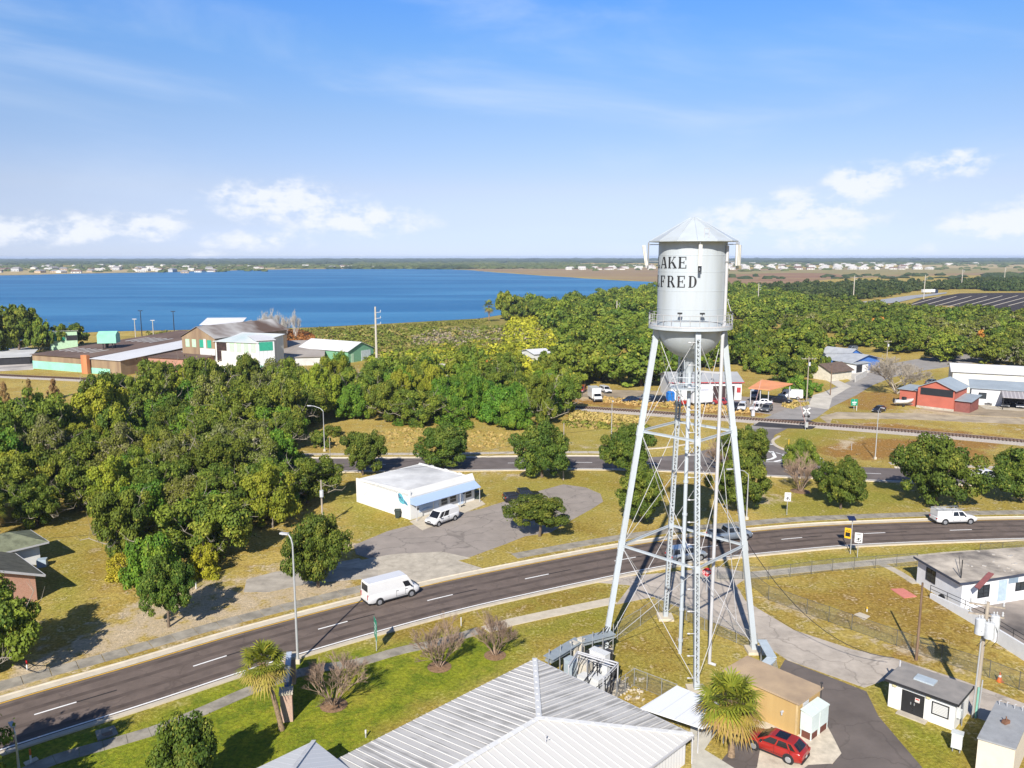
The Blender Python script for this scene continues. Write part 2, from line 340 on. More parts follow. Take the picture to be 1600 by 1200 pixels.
def ground():
    def axis(lo, hi, st, far):
        a = list(np.arange(lo, hi+.01, st)); g = st; x = hi
        while x < far: g *= 1.25; x += g; a.append(x)
        g = st; x = lo; pre = []
        while x > -far*.9 and (far < 9e9): g *= 1.25; x -= g; pre.append(x)
        return np.array(pre[::-1]+a)
    xs = axis(-130, 130, 1.0, 13000); ys = axis(30, 215, .9, 13000)
    ys = ys[ys > -9000]; X, Y = np.meshgrid(xs, ys); P = np.stack([X.ravel(), Y.ravel()], 1); n = len(P)
    Z = np.zeros(n)
    col = np.zeros((n, 4), np.float32); near = (np.abs(P[:, 0]) < 800) & (P[:, 1] < 1200) & (P[:, 1] > 0)
    Q = P[near]; jx = np.sin(Q[:, 0]*.9+1.7*np.sin(Q[:, 1]*.6))*.5+np.sin(Q[:, 0]*.31+Q[:, 1]*.23)*.8+np.random.randn(len(Q))*.35
    for ch, s, soft, poly in ZONES:
        d = sdf(Q, gpoly(poly))+jx*min(soft, 3)*.5; w = np.clip(.5+d/(2*soft), 0, 1)*s
        c = col[near]; c[:, ch] = np.maximum(c[:, ch], w)
        if ch == 0: pass
        col[near] = c
    nx, ny = len(xs), len(ys); idx = np.arange(nx*ny).reshape(ny, nx)
    F = np.stack([idx[:-1, :-1], idx[:-1, 1:], idx[1:, 1:], idx[1:, :-1]], -1).reshape(-1, 4)
    me = bpy.data.meshes.new('ground'); me.vertices.add(n); me.vertices.foreach_set('co', np.stack([P[:, 0], P[:, 1], Z], 1).ravel())
    me.loops.add(F.size); me.loops.foreach_set('vertex_index', F.ravel()); me.polygons.add(len(F)); me.polygons.foreach_set('loop_start', np.arange(0, F.size, 4)); me.update(calc_edges=True)
    at = me.color_attributes.new('zone', 'FLOAT_COLOR', 'POINT'); at.data.foreach_set('color', col.ravel())
    o = bpy.data.objects.new('ground', me); COL.objects.link(o); o['kind'] = 'structure'
    m = bpy.data.materials.new('ground_cover'); m.use_nodes = True; nt = m.node_tree; N = nt.nodes; L = nt.links; b = N['Principled BSDF']; b.inputs['Roughness'].default_value = .95; b.inputs['Specular IOR Level'].default_value = .1
    at = N.new('ShaderNodeAttribute'); at.attribute_name = 'zone'; sp = N.new('ShaderNodeSeparateColor'); L.new(at.outputs['Color'], sp.inputs[0])
    tc = N.new('ShaderNodeTexCoord')
    def noise(s, det=6, ro=.6, dis=0.):
        q = N.new('ShaderNodeTexNoise'); q.inputs['Scale'].default_value = s; q.inputs['Detail'].default_value = det; q.inputs['Roughness'].default_value = ro; q.inputs['Distortion'].default_value = dis
        L.new(tc.outputs['Object'], q.inputs['Vector']); return q.outputs[0]
    def mr(v, a, c, lo=0., hi=1.):
        q = N.new('ShaderNodeMapRange'); q.interpolation_type = 'SMOOTHSTEP'
        for k, x in (('From Min', a), ('From Max', c), ('To Min', lo), ('To Max', hi)): q.inputs[k].default_value = x
        L.new(v, q.inputs[0]); return q.outputs[0]
    def mix(f, a, c):
        q = N.new('ShaderNodeMix'); q.data_type = 'RGBA'
        for k, x in (('Factor', f), ('A', a), ('B', c)):
            if isinstance(x, tuple): q.inputs[k].default_value = (*x, 1)
            elif isinstance(x, float): q.inputs[k].default_value = x
            else: L.new(x, q.inputs[k])
        return q.outputs['Result']
    def math_(op, a, c):
        q = N.new('ShaderNodeMath'); q.operation = op
        for i, x in enumerate((a, c)):
            if isinstance(x, float): q.inputs[i].default_value = x
            else: L.new(x, q.inputs[i])
        return q.outputs[0]
    nA, nB, nC, nD = noise(.09, 7, .62, .3), noise(.55, 6, .65, .4), noise(3.2, 5, .7), noise(.02, 5, .6)
    nE = noise(1.3, 6, .72, .5); base = mix(mr(nA, .40, .62), GC['dry1'], GC['dry2']); base = mix(mr(nB, .46, .66, 0, .75), base, GC['olive']); base = mix(mr(nE, .50, .66, 0, .55), base, GC['straw']); base = mix(mr(nD, .45, .62, 0, .5), base, GC['olive'])
    lawn = mix(mr(nB, .35, .65), GC['lawn1'], GC['lawn2']); lawn = mix(mr(nA, .50, .66, 0, .75), lawn, GC['lawn3']); lawn = mix(mr(nE, .52, .68, 0, .5), lawn, GC['lawn3'])
    sand = mix(mr(nC, .35, .65), GC['sand1'], GC['sand2']); rust = mix(mr(nB, .35, .65), GC['rust1'], GC['rust2'])
    marsh = mix(mr(nA, .40, .6), GC['marsh1'], GC['marsh2'])
    def edge(ch, amt=.8): return mr(math_('ADD', sp.outputs[ch], math_('MULTIPLY', math_('SUBTRACT', nB, .5), amt)), .28, .72)
    o_ = mix(edge(2, 1.1), base, rust); o_ = mix(math_('MULTIPLY', sp.outputs[0], 1.0), o_, lawn)
    sa = mr(math_('ADD', sp.outputs[1], math_('ADD', math_('MULTIPLY', math_('SUBTRACT', nB, .5), 1.5), math_('MULTIPLY', math_('SUBTRACT', nC, .5), .7))), .42, .78)
    o_ = mix(sa, o_, sand)
    # small bare scuffs everywhere
    sc_ = mr(math_('ADD', math_('MULTIPLY', nB, .6), math_('MULTIPLY', nC, .5)), .60, .67, 0, .6); iv = N.new('ShaderNodeMath'); iv.operation = 'MULTIPLY_ADD'; L.new(sp.outputs[0], iv.inputs[0]); iv.inputs[1].default_value = -1.; iv.inputs[2].default_value = 1.; iv.use_clamp = True; o_ = mix(math_('MULTIPLY', sc_, iv.outputs[0]), o_, GC['sand1'])
    at2 = N.new('ShaderNodeMath'); at2.operation = 'MULTIPLY'; L.new(at.outputs['Alpha'], at2.inputs[0]); at2.inputs[1].default_value = 1.
    o_ = mix(at2.outputs[0], o_, marsh)
    f = mr(nC, .28, .72, .58, 1.32); hs = N.new('ShaderNodeHueSaturation'); L.new(f, hs.inputs['Value']); L.new(o_, hs.inputs['Color']); L.new(hs.outputs[0], b.inputs['Base Color'])
    bp = N.new('ShaderNodeBump'); bp.inputs['Strength'].default_value = .55; bp.inputs['Distance'].default_value = .25; L.new(noise(7, 4, .7), bp.inputs['Height']); L.new(bp.outputs[0], b.inputs['Normal'])
    me.materials.append(m)
GC = dict(dry1=(.43,.320,.085), dry2=(.33,.225,.050), olive=(.245,.210,.032), straw=(.52,.41,.19), lawn1=(.125,.170,.014), lawn2=(.240,.262,.020), lawn3=(.34,.28,.04),
          sand1=(.55,.45,.31), sand2=(.40,.31,.19), rust1=(.32,.17,.045), rust2=(.25,.14,.032), marsh1=(.17,.185,.03), marsh2=(.28,.22,.07))
ground()

asphalt = mat('asphalt', (.150,.116,.098), .9, var=.16, scale=.6, bump=.15, bscale=30, detail=9, crack=.35)
asph_old = mat('asphalt_old', (.30,.262,.23), .9, var=.12, scale=.4, bump=.15, bscale=20, detail=9, crack=.55)
asph_dark = mat('asphalt_fresh', (.045,.042,.042), .85, var=.15, scale=.5, bump=.1, bscale=20)
asph_mid = mat('asphalt_grey', (.30,.28,.26), .9, var=.14, scale=.35, bump=.1, bscale=20, detail=9)
conc = mat('concrete', (.47,.42,.34), .85, var=.16, scale=.9, bump=.05, detail=8, crack=.3)
conc_d = mat('concrete_weathered', (.33,.30,.245), .9, var=.25, scale=.8, bump=.08, detail=9)
conc_l = mat('concrete_pale', (.52,.46,.36), .85, var=.10, scale=1.2, detail=8)
wpaint = mat('road_paint_white', (.80,.80,.78), .6, var=.08, scale=4)
ypaint = mat('road_paint_yellow', (.68,.40,.03), .6, var=.1, scale=4)
dpaint = mat('road_paint_black', (.025,.022,.022), .8, var=.1, scale=4)
gravel = mat('ballast', (.50,.44,.38), .95, var=.25, scale=6, bump=.5, bscale=25, detail=8)

# road surface with darker wheel tracks
def road_mat(name, col, P0):
    return mat(name, col, .9, var=.14, scale=.5, bump=.15, bscale=30, detail=9)
# ---- near highway: two lanes, kerbs, walk on both sides
UP = [(-84,14),(-62,39),(-49.5,54),(-41.9,60.9),(-34.2,66.9),(-25.2,74.2),(-11.5,83.5),(0,89.9),(12.8,96.2),(21.5,99.6),(30.4,102.0),(41.5,104.5),(57.2,106.3),(71,107.2),(90,107.6),(130,107)]
P1 = spline(UP, 1.2)
mb = MB(); sweep(mb, P1, [(0, .02), (-3.9, .04), (-7.75, .02)]); o = mb.build('highway', asphalt); o['kind'] = 'structure'
mb = MB()
for off, w in ((-1.0, .55), (-2.75, .55), (-4.95, .55), (-6.7, .55)): sweep(mb, P1, [(off+w/2, .0385 if off < -1.5 and off > -6 else .031), (off-w/2, .0385 if off < -1.5 and off > -6 else .031)])
tracks = mat('wheel_tracks', (.115,.088,.074), .85, var=.25, scale=.4, detail=9); mb.build('wheel_tracks', tracks)['kind'] = 'structure'
mb = MB(); sweep(mb, P1, [(1.02, -.05), (1.02, .13), (.88, .15), (.80, .06), (0, .026)]); mb.build('kerb', conc_l)['kind'] = 'structure'
mb = MB(); sweep(mb, P1, [(-7.72, .026), (-8.2, .05), (-8.27, .14), (-8.42, .14), (-8.42, -.05)]); mb.build('kerb', conc_l)['kind'] = 'structure'
mb = MB(); sweep(mb, P1, [(-.12, .038), (-.27, .038)]); mb.build('yellow_edge_line', ypaint)['kind'] = 'structure'
mb = MB(); sweep(mb, P1, [(-7.42, .040), (-7.60, .040)]); mb.build('white_edge_line', wpaint)['kind'] = 'structure'
DP = 4.0
mb = MB(); dashes(mb, P1, -3.85, .17, .052, 3.1, 9.1, DP); mb.build('lane_dashes', wpaint)['kind'] = 'structure'
mb = MB(); dashes(mb, P1, -3.85, .17, .052, 3.0, 9.2, DP+3.1); mb.build('lane_contrast_dashes', dpaint)['kind'] = 'structure'  # black contrast paint following each white dash
mb = MB(); slabs(mb, P1, 2.95, 1.75, .05, 2.1, .07, 0, 99); slabs(mb, P1, 2.95, 1.75, .05, 2.1, .07, 116, 260); mb.build('sidewalk', conc_d)['kind'] = 'structure'
def walk(name, pxs, w, z, m, L=1.6, gap=.03, world=False):
    P = spline([G(*p) for p in pxs] if not world else pxs, .8); mb = MB(); slabs(mb, P, 0, w, z, L, gap); o = mb.build(name, m); o['kind'] = 'structure'; return o
walk('sidewalk', [(-30,1242),(70,1192),(160,1165),(245,1140),(300,1118),(400,1075),(480,1048),(560,1035),(620,1018),(700,1000),(758,982)], 1.35, .055, conc_d)
walk('sidewalk', [(758,984),(800,972),(880,955),(962,938)], 1.5, .06, conc_l, 3.)
walk('sidewalk', [(1115,905),(1200,896),(1300,886),(1400,876),(1500,866),(1600,862),(1700,858)], 1.6, .055, conc, 1.6)
walk('sidewalk', [(1372,880),(1400,893),(1435,915)], 1.0, .05, conc, 1.6)
# driveway apron from the highway to the tower and the lot behind
flat('driveway', [(905,908),(1000,899),(1125,886),(1175,897),(1150,915),(1165,940),(1240,985),(1330,1015),(1400,1030),(1500,1063),(1600,1100),(1700,1140),(1700,1190),(1600,1150),(1520,1120),(1440,1085),(1392,1060),(1350,1075),(1230,1032),(1200,1012),(1130,980),(1062,950),(1020,933),(962,945),(985,915)], .022, mat('driveway_worn', (.46,.405,.345), .9, var=.18, scale=.5, bump=.15, detail=9, crack=.55))
flat('asphalt_lot', [(1226,1031),(1353,1081),(1372,1120),(1440,1200),(1500,1280),(1440,1400),(1100,1420),(1085,1240),(1150,1160),(1215,1150),(1300,1195),(1312,1180),(1300,1150),(1275,1105),(1215,1050)], .027, mat('asphalt_lot', (.145,.122,.110), .9, var=.16, scale=.35, bump=.1, detail=9, crack=.35))
flat('concrete_pad', [(1110,1255),(1182,1200),(1188,1165),(1125,1135),(1180,1125),(1240,1140),(1282,1117),(1300,1150),(1314,1178),(1300,1194),(1262,1196),(1180,1262)], .030, mat('pad_concrete', (.60,.53,.42), .9, var=.2, scale=1.2, detail=9))
flat('footpath', [(1078,1135),(1125,1135),(1100,1172),(1145,1200),(1210,1240),(1160,1270),(1080,1212)], .034, mat('path_concrete', (.50,.48,.42), .85, var=.12, scale=1.0))
# shop lot and its apron
flat('shop_lot', [(552,852),(605,830),(652,818),(700,806),(752,795),(790,783),(850,765),(880,757),(915,762),(938,772),(942,784),(925,795),(905,806),(880,820),(860,832),(820,838),(790,850),(735,870),(680,876),(600,880),(556,866)], .022, asph_old)
flat('apron', [(520,885),(560,876),(612,866),(690,862),(735,872),(715,876),(760,890),(705,905),(620,926),(590,918),(590,890)], .026, conc)
flat('apron', [(385,905),(430,893),(470,890),(560,872),(595,890),(590,905),(560,905),(480,912),(420,925),(380,925)], .020, mat('apron_old', (.40,.36,.30), .9, var=.2, scale=.6))
flat('forecourt', [(640,815),(660,829),(758,788),(745,777)], .08, conc_l)
# ---- far highway
UP2 = [(-150,225),(-128,190),(-105,164),(-80,148),(-58,141.6),(-38.1,141.2),(-17.3,141.4),(0,142.2),(12,142.6),(24,141.8),(34,140),(45.1,137.9),(65.8,134.2),(81.2,131.7),(110,126),(150,118)]
P2 = spline(UP2, 2.)
mb = MB(); sweep(mb, P2, [(0, .02), (-4.2, .04), (-8.6, .02)]); mb.build('highway', mat('asphalt_far', (.145,.122,.112), .9, var=.14, scale=.5, detail=8))['kind'] = 'structure'
mb = MB(); sweep(mb, P2, [(-8.58, .026), (-9.1, .05), (-9.2, .14), (-9.4, .14), (-9.4, -.05)]); mb.build('kerb', conc_l)['kind'] = 'structure'
def part_path(P, x0, x1): return [p for p in P if x0 <= p.x <= x1]
for a, b in ((-160, 19), (64, 150)):
    Q = part_path(P2, a, b); mb = MB(); sweep(mb, Q, [(.9, -.05), (.9, .14), (.7, .15), (.6, .05), (0, .026)]); mb.build('kerb', conc_l)['kind'] = 'structure'
    mb = MB(); slabs(mb, Q, 3.4, 1.6, .05, 3.0, .06); mb.build('sidewalk', conc)['kind'] = 'structure'
mb = MB(); dashes(mb, P2, -4.2, .2, .052, 3.1, 9.1, 3); mb.build('lane_dashes', wpaint)['kind'] = 'structure'
mb = MB(); sweep(mb, P2, [(-8.2, .032), (-8.4, .032)]); mb.build('white_edge_line', wpaint)['kind'] = 'structure'
# ---- side street over the railway
street = flat('side_street', [(1166,672),(1185,657),(1225,641),(1262,624),(1300,607),(1342,590),(1384,570),(1430,562),(1520,552),(1640,546),(1640,560),(1520,568),(1440,580),(1395,590),(1362,603),(1338,618),(1300,636),(1275,654),(1248,664),(1215,672)], .024, asph_mid)
flat('street_mouth', [(1010,727),(1000,716),(1060,712),(1120,700),(1148,686),(1166,671),(1215,671),(1236,667),(1210,680),(1206,690),(1218,702),(1248,712),(1290,722),(1290,730)], .027, mat('asphalt_mouth', (.175,.155,.145), .9, var=.14, scale=.35, detail=9))
flat('crossing_asphalt', [(1178,666),(1192,656),(1262,657),(1282,664),(1268,671),(1235,670),(1200,668)], .15, asph_dark)
flat('verge_path', [(1296,664),(1300,655),(1400,655),(1600,664),(1700,672),(1700,662),(1600,655),(1420,646),(1340,645),(1308,644),(1280,652)], .018, mat('dirt_track', (.45,.37,.26), .95, var=.25, scale=.3, bump=.3, detail=9))
mb = MB(); Q = spline([G(1217,682), G(1207,689), G(1212,697), G(1228,704), G(1252,711), G(1285,718)], .8); sweep(mb, Q, [(-.3, .03), (-.2, .14), (.3, .16), (.35, -.02)]); mb.build('kerb', conc_l)['kind'] = 'structure'
mb = MB(); Q = spline([G(980,704), G(1040,700), G(1090,692)], .8); sweep(mb, Q, [(-.3, .03), (-.2, .14), (.3, .16), (.35, -.02)]); mb.build('kerb', conc_l)['kind'] = 'structure'
def stripe(mb, a, b, w, z=.060):
    A, B = G(*a), G(*b); d = (B-A).normalized(); n = Vector((-d.y, d.x, 0))*w/2
    mb.add([((A-n).x, (A-n).y, z), ((B-n).x, (B-n).y, z), ((B+n).x, (B+n).y, z), ((A+n).x, (A+n).y, z)], [(0, 1, 2, 3)])
mb = MB()
for a, b, w in (((1184,695),(1211,695),.5),((1184,702),(1180,714),.7),((1186,700),(1208,709),.4),((1184,722),(1205,718),.6),((1206,706),(1211,715),.6),((1205,718),(1211,715),.6),((1210,722),(1229,718),.6),((1222,710),(1230,717),.6),((1212,708),(1234,714),.3),((1180,722),(1240,723),.25),((1228,706),(1240,711),.5),((1232,723),(1246,720),.5)): stripe(mb, a, b, w)
mb.build('gore_markings', wpaint)['kind'] = 'structure'
# lots beyond the railway
flat('yard_lot', [(1085,628),(1130,618),(1280,628),(1262,640),(1230,652),(1190,646),(1120,640)], .02, asph_old)
flat('yard_lot', [(880,608),(1100,612),(1100,628),(1000,628),(880,618)], .02, mat('dirt_lot', (.36,.29,.20), .95, var=.25, scale=.2, detail=9))
flat('white_lot', [(590,566),(760,556),(775,570),(770,590),(700,605),(600,600)], .02, mat('shell_lot', (.62,.58,.52), .95, var=.15, scale=.1))
flat('white_lot', [(-60,545),(40,540),(62,552),(52,577),(-60,582)], .02, mat('rubble_lot', (.50,.46,.42), .95, var=.3, scale=.15, detail=9))
flat('driveway', [(1262,636),(1270,618),(1310,606),(1290,594),(1300,590),(1330,604),(1300,622),(1295,640)], .030, mat('shell_drive', (.55,.51,.44), .95, var=.15, scale=.3))
flat('driveway', [(1318,588),(1352,570),(1372,575),(1352,592),(1335,600)], .02, mat('drive2', (.50,.47,.42), .95, var=.12, scale=.3))
flat('driveway', [(1432,640),(1500,633),(1620,642),(1640,655),(1500,648)], .014, mat('dirt_lot', (0,0,0)))
flat('carport_slab', [(1520,630),(1640,634),(1650,645),(1540,640)], .05, conc)
# left field road
flat('farm_road', [(-80,650),(28,652),(60,662),(40,685),(-80,690)], .022, asph_old)

# ---- railway
RR = spline([(-330,298),(-220,264),(-157,244.3),(-127.5,236.3),(-60,215.5),(13.9,190.6),(35.3,182.6),(54.2,175.3),(67.5,169.4),(85.4,161.3),(100,153.6),(140,131),(200,95)], 2.)
rt = thing('railroad_track', (RR[40].x, RR[40].y, 0), 'single railroad track on pale ballast crossing the side street', 'railroad track', kind='structure')
sweep(MB(), RR, [(3.4, .0), (1.6, .22), (-1.6, .22), (-3.4, .0)]).build('ballast', gravel, rt)
rail = mat('rail_steel', (.20,.12,.08), .5, metal=.5, var=.2, scale=3)
for s in (-.72, .72): sweep(MB(), RR, [(s-.045, .30), (s-.045, .45), (s+.045, .45), (s+.045, .30)][::-1]).build('rail', rail, rt)
mb = MB(); S = arclen(RR); t = 140.
while t < S[-1]-5:
    p, n = at_len(RR, S, t); mb.bar((p-n*1.25)+Vector((0, 0, .25)), (p+n*1.25)+Vector((0, 0, .25)), .24, .16); t += .62*(1 if t < 600 else 2)
tag(mb.build('ties', mat('tie_wood', (.045,.032,.025), .9, var=.2, scale=5), rt), kind='stuff')

# ---- lake and far country
def sheet(name, pts, z, m, kind='structure'):
    n = len(pts); a = sum(pts[i][0]*pts[(i+1) % n][1]-pts[(i+1) % n][0]*pts[i][1] for i in range(n))
    if a < 0: pts = pts[::-1]
    o = MB().add([(p[0], p[1], z) for p in pts], [tuple(range(n))]).build(name, m); o['kind'] = kind; return o
def rough(pts, amp, step):
    P = spline(list(pts)+[pts[0]], step)[:-1]; return [(p.x+random.uniform(-amp, amp), p.y+random.uniform(-amp, amp)) for p in P]
wm = bpy.data.materials.new('lake_water'); wm.use_nodes = True; nt = wm.node_tree; N = nt.nodes; L = nt.links; b = N['Principled BSDF']
b.inputs['Roughness'].default_value = .42; b.inputs['IOR'].default_value = 1.33; b.inputs['Specular IOR Level'].default_value = .22
tc = N.new('ShaderNodeTexCoord'); mp = N.new('ShaderNodeMapping'); mp.inputs['Scale'].default_value = (.25, 1, 1); mp.inputs['Rotation'].default_value = (0, 0, .15); L.new(tc.outputs['Object'], mp.inputs[0])
nz = N.new('ShaderNodeTexNoise'); nz.inputs['Scale'].default_value = .012; nz.inputs['Detail'].default_value = 7; nz.inputs['Distortion'].default_value = .6; L.new(mp.outputs[0], nz.inputs['Vector'])
cr = N.new('ShaderNodeMapRange'); cr.interpolation_type = 'SMOOTHSTEP'; cr.inputs['From Min'].default_value = .38; cr.inputs['From Max'].default_value = .68; L.new(nz.outputs[0], cr.inputs[0])
mx = N.new('ShaderNodeMix'); mx.data_type = 'RGBA'; mx.inputs['A'].default_value = (.014,.115,.265,1); mx.inputs['B'].default_value = (.045,.19,.36,1); L.new(cr.outputs[0], mx.inputs['Factor']); L.new(mx.outputs['Result'], b.inputs['Base Color'])
n2 = N.new('ShaderNodeTexNoise'); n2.inputs['Scale'].default_value = .35; n2.inputs['Detail'].default_value = 6; L.new(mp.outputs[0], n2.inputs['Vector']); bp = N.new('ShaderNodeBump'); bp.inputs['Strength'].default_value = .8; bp.inputs['Distance'].default_value = 1.2; L.new(n2.outputs[0], bp.inputs['Height']); L.new(bp.outputs[0], b.inputs['Normal'])
LK = [(-180,429),(0,429.5),(120,427),(240,425),(330,423),(420,421),(520,420),(640,419.5),(720,421.5),(780,426),(860,431.5),(960,438),(1020,441),(1080,448),(1030,456),(990,462),(930,470),(860,480),(800,490),(760,497),(680,502),(600,506),(500,511),(420,513),(300,516),(200,518),(60,520),(-180,524)]
sheet('lake', rough([tuple(G(*p)[:2]) for p in LK], 4, 30), .08, wm)
def farm(name, pxs, m, z=.05): return sheet(name, rough([tuple(G(*p)[:2]) for p in pxs], 6, 60), z, m)
brown = mat('marsh_brown', (.24,.155,.085), .95, col2=(.30,.215,.085), scale=.004, detail=9)
tan = mat('field_tan', (.42,.315,.16), .95, col2=(.30,.25,.10), scale=.006, detail=9)
olive = mat('field_olive', (.21,.185,.065), .95, col2=(.30,.23,.09), scale=.01, detail=9)
redd = mat('field_reddish', (.21,.105,.06), .95, col2=(.30,.20,.09), scale=.008, detail=9)
farm('brown_marsh', [(690,419),(760,417.5),(1000,419),(1200,420),(1560,417),(1800,417),(1800,432),(1500,431),(1300,437),(1180,452),(1080,447),(1020,440),(860,430.5),(780,425)], brown, .04)
farm('olive_field', [(1120,424),(1400,420),(1640,419),(1640,424),(1400,430),(1240,440),(1150,444)], olive, .12)
farm('reddish_field', [(1130,429),(1260,427),(1330,431),(1260,439),(1180,449),(1120,440)], redd, .2)
farm('tan_field', [(1440,412.5),(1800,412),(1800,418.5),(1440,419)], tan, .25)
farm('far_shore_field', [(-180,417),(0,418),(200,416),(330,415.5),(460,415),(560,415),(570,419),(420,420.5),(240,424.5),(0,429),(-180,428.5)], tan, .2)
green = mat('field_green', (.20,.22,.05), .95, col2=(.14,.17,.04), scale=.01)
farm('green_hill_field', [(500,409),(545,408),(572,413),(540,416),(500,413)], green, .3)
# dark ploughed field with pale plastic rows
fld = sheet('ploughed_field', [tuple(G(*p)[:2]) for p in [(1405,482),(1440,468),(1500,459),(1700,457),(1700,494),(1560,486),(1480,478)]], .06, mat('dark_soil', (.045,.032,.028), .95, var=.3, scale=.05))
# ================================================================ WATER TOWER
white = mat('white_paint', (.45,.45,.46), .5, var=.07, scale=.7, spec=.4, detail=8)
steelw = mat('tower_paint', (.41,.455,.495), .42, col2=(.34,.365,.375), scale=.55, spec=.4, detail=9, streak=True)
blackp = mat('black_letter_paint', (.018,.018,.02), .6, var=.1)
dark = mat('dark_metal', (.03,.03,.033), .5, var=.2)
grey = mat('grey_metal', (.30,.31,.32), .5, metal=.3, var=.1)
galv = mat('galvanised', (.42,.43,.44), .45, metal=.5, var=.12, scale=3)
def tower():
    C = Vector((15.4, 69.45, 0)); t = thing('water_tower', C, 'tall white steel water tower on four lattice legs with black lettering on the tank', 'water tower')
    r0 = 2.87; rl = lambda z: 6.95-.137*z; dirs = [Vector((1, 0, 0)), Vector((0, 1, 0)), Vector((-1, 0, 0)), Vector((0, -1, 0))]
    # tank shell with lap seams
    prof = [(r0, 30.3)]
    for z in (31.63, 33.16, 34.75, 36.1): prof += [(r0, z-.03), (r0+.015, z-.02), (r0+.015, z+.02), (r0, z+.03)]
    prof += [(r0, 37.35)]
    MB().lathe(C, prof, 72, smooth=False).build('tank', steelw, t)
    bow = [(r0*cos(a), 30.3-3.0*sin(a)) for a in np.linspace(0, 1.35, 14)]+[(.5, 27.3), (.42, 26.2), (.30, 25.9), (.30, 24.8)]
    MB().lathe(C, bow[::-1], 64).build('tank_bowl', steelw, t)
    # faceted cone roof
    n = 14; rf = MB(); re_ = 3.75; ring = [(C.x+re_*cos(2*pi*i/n+.1), C.y+re_*sin(2*pi*i/n+.1)) for i in range(n)]
    vs = [(x, y, 37.22) for x, y in ring]+[(x, y, 37.30) for x, y in ring]+[(C.x+.28*cos(2*pi*i/n+.1), C.y+.28*sin(2*pi*i/n+.1), 39.25) for i in range(n)]+[(C.x, C.y, 39.38), (C.x, C.y, 37.22)]
    fs = [(i, (i+1) % n, n+(i+1) % n, n+i) for i in range(n)]+[(n+i, n+(i+1) % n, 2*n+(i+1) % n, 2*n+i) for i in range(n)]+[(2*n+i, 2*n+(i+1) % n, 3*n) for i in range(n)]+[((i+1) % n, i, 3*n+1) for i in range(n)]
    rf.add(vs, fs)
    for i in range(n): rf.tube(vs[n+i], vs[2*n+i], .025, n=4)
    roof = rf.build('roof', steelw, t)
    # hatch rail on the roof front
    h = MB(); a = C+Vector((.35, -3.3, 37.5)); 
    for dx in (-.18, .18): h.tube(a+Vector((dx, 0, 0)), a+Vector((dx, 0, .75)), .03)
    h.tube(a+Vector((-.18, 0, .75)), a+Vector((.18, 0, .75)), .03); h.build('roof_handrail', white, t)
    # lettering wrapped round the shell: words centred 45 degrees to the left of the camera side
    glyph = {
     'L': [('v', .06, 0, 1, .17), ('h', 0, .36, 1, .05), ('h', 0, .36, 0, .05), ('h', 0, .68, 0, .07), ('v', .62, 0, .30, .07)],
     'A': [('l', .02, 0, .36, 1, .07), ('l', .40, 1, .70, 0, .19), ('h', .16, .58, .33, .06), ('h', -.05, .17, 0, .05), ('h', .52, .86, 0, .05)],
     'K': [('v', .06, 0, 1, .18), ('h', 0, .34, 1, .05), ('h', 0, .34, 0, .05), ('l', .26, .42, .66, 1, .07), ('l', .36, .55, .72, 0, .20), ('h', .52, .80, 1, .05), ('h', .52, .86, 0, .05)],
     'E': [('v', .06, 0, 1, .18), ('h', 0, .68, 1, .06), ('h', 0, .70, 0, .06), ('h', .20, .50, .50, .06), ('v', .62, .72, 1, .07), ('v', .64, 0, .30, .07), ('v', .47, .38, .64, .06)],
     'F': [('v', .06, 0, 1, .18), ('h', 0, .66, 1, .06), ('h', 0, .36, 0, .05), ('h', .20, .50, .50, .06), ('v', .60, .72, 1, .07), ('v', .47, .38, .64, .06)],
     'R': [('v', .06, 0, 1, .18), ('h', 0, .40, 1, .06), ('h', 0, .36, 0, .05), ('a', .38, .75, .25, .17), ('l', .36, .50, .66, 0, .19), ('h', .58, .84, 0, .05), ('h', .2, .42, .5, .05)],
     'D': [('v', .06, 0, 1, .18), ('h', 0, .36, 1, .06), ('h', 0, .36, 0, .06), ('a', .30, .50, .50, .19)]}
    va = atan2(-C.y, -C.x)                      # bearing from the tank to the camera side
    def wrap(x, z, r): a = va+x/r0; return (C.x+r*cos(a), C.y+r*sin(a), z)
    def stroke(mb, poly):                       # poly in (x, z) metres, subdivided along x
        n = len(poly)
        vs = [wrap(x, z, r0+.03) for x, z in poly]+[wrap(x, z, r0-.02) for x, z in poly]
        mb.add(vs, [tuple(range(n)), tuple(range(n, 2*n))[::-1]]+[(i+n, (i+1) % n+n, (i+1) % n, i) for i in range(n)])
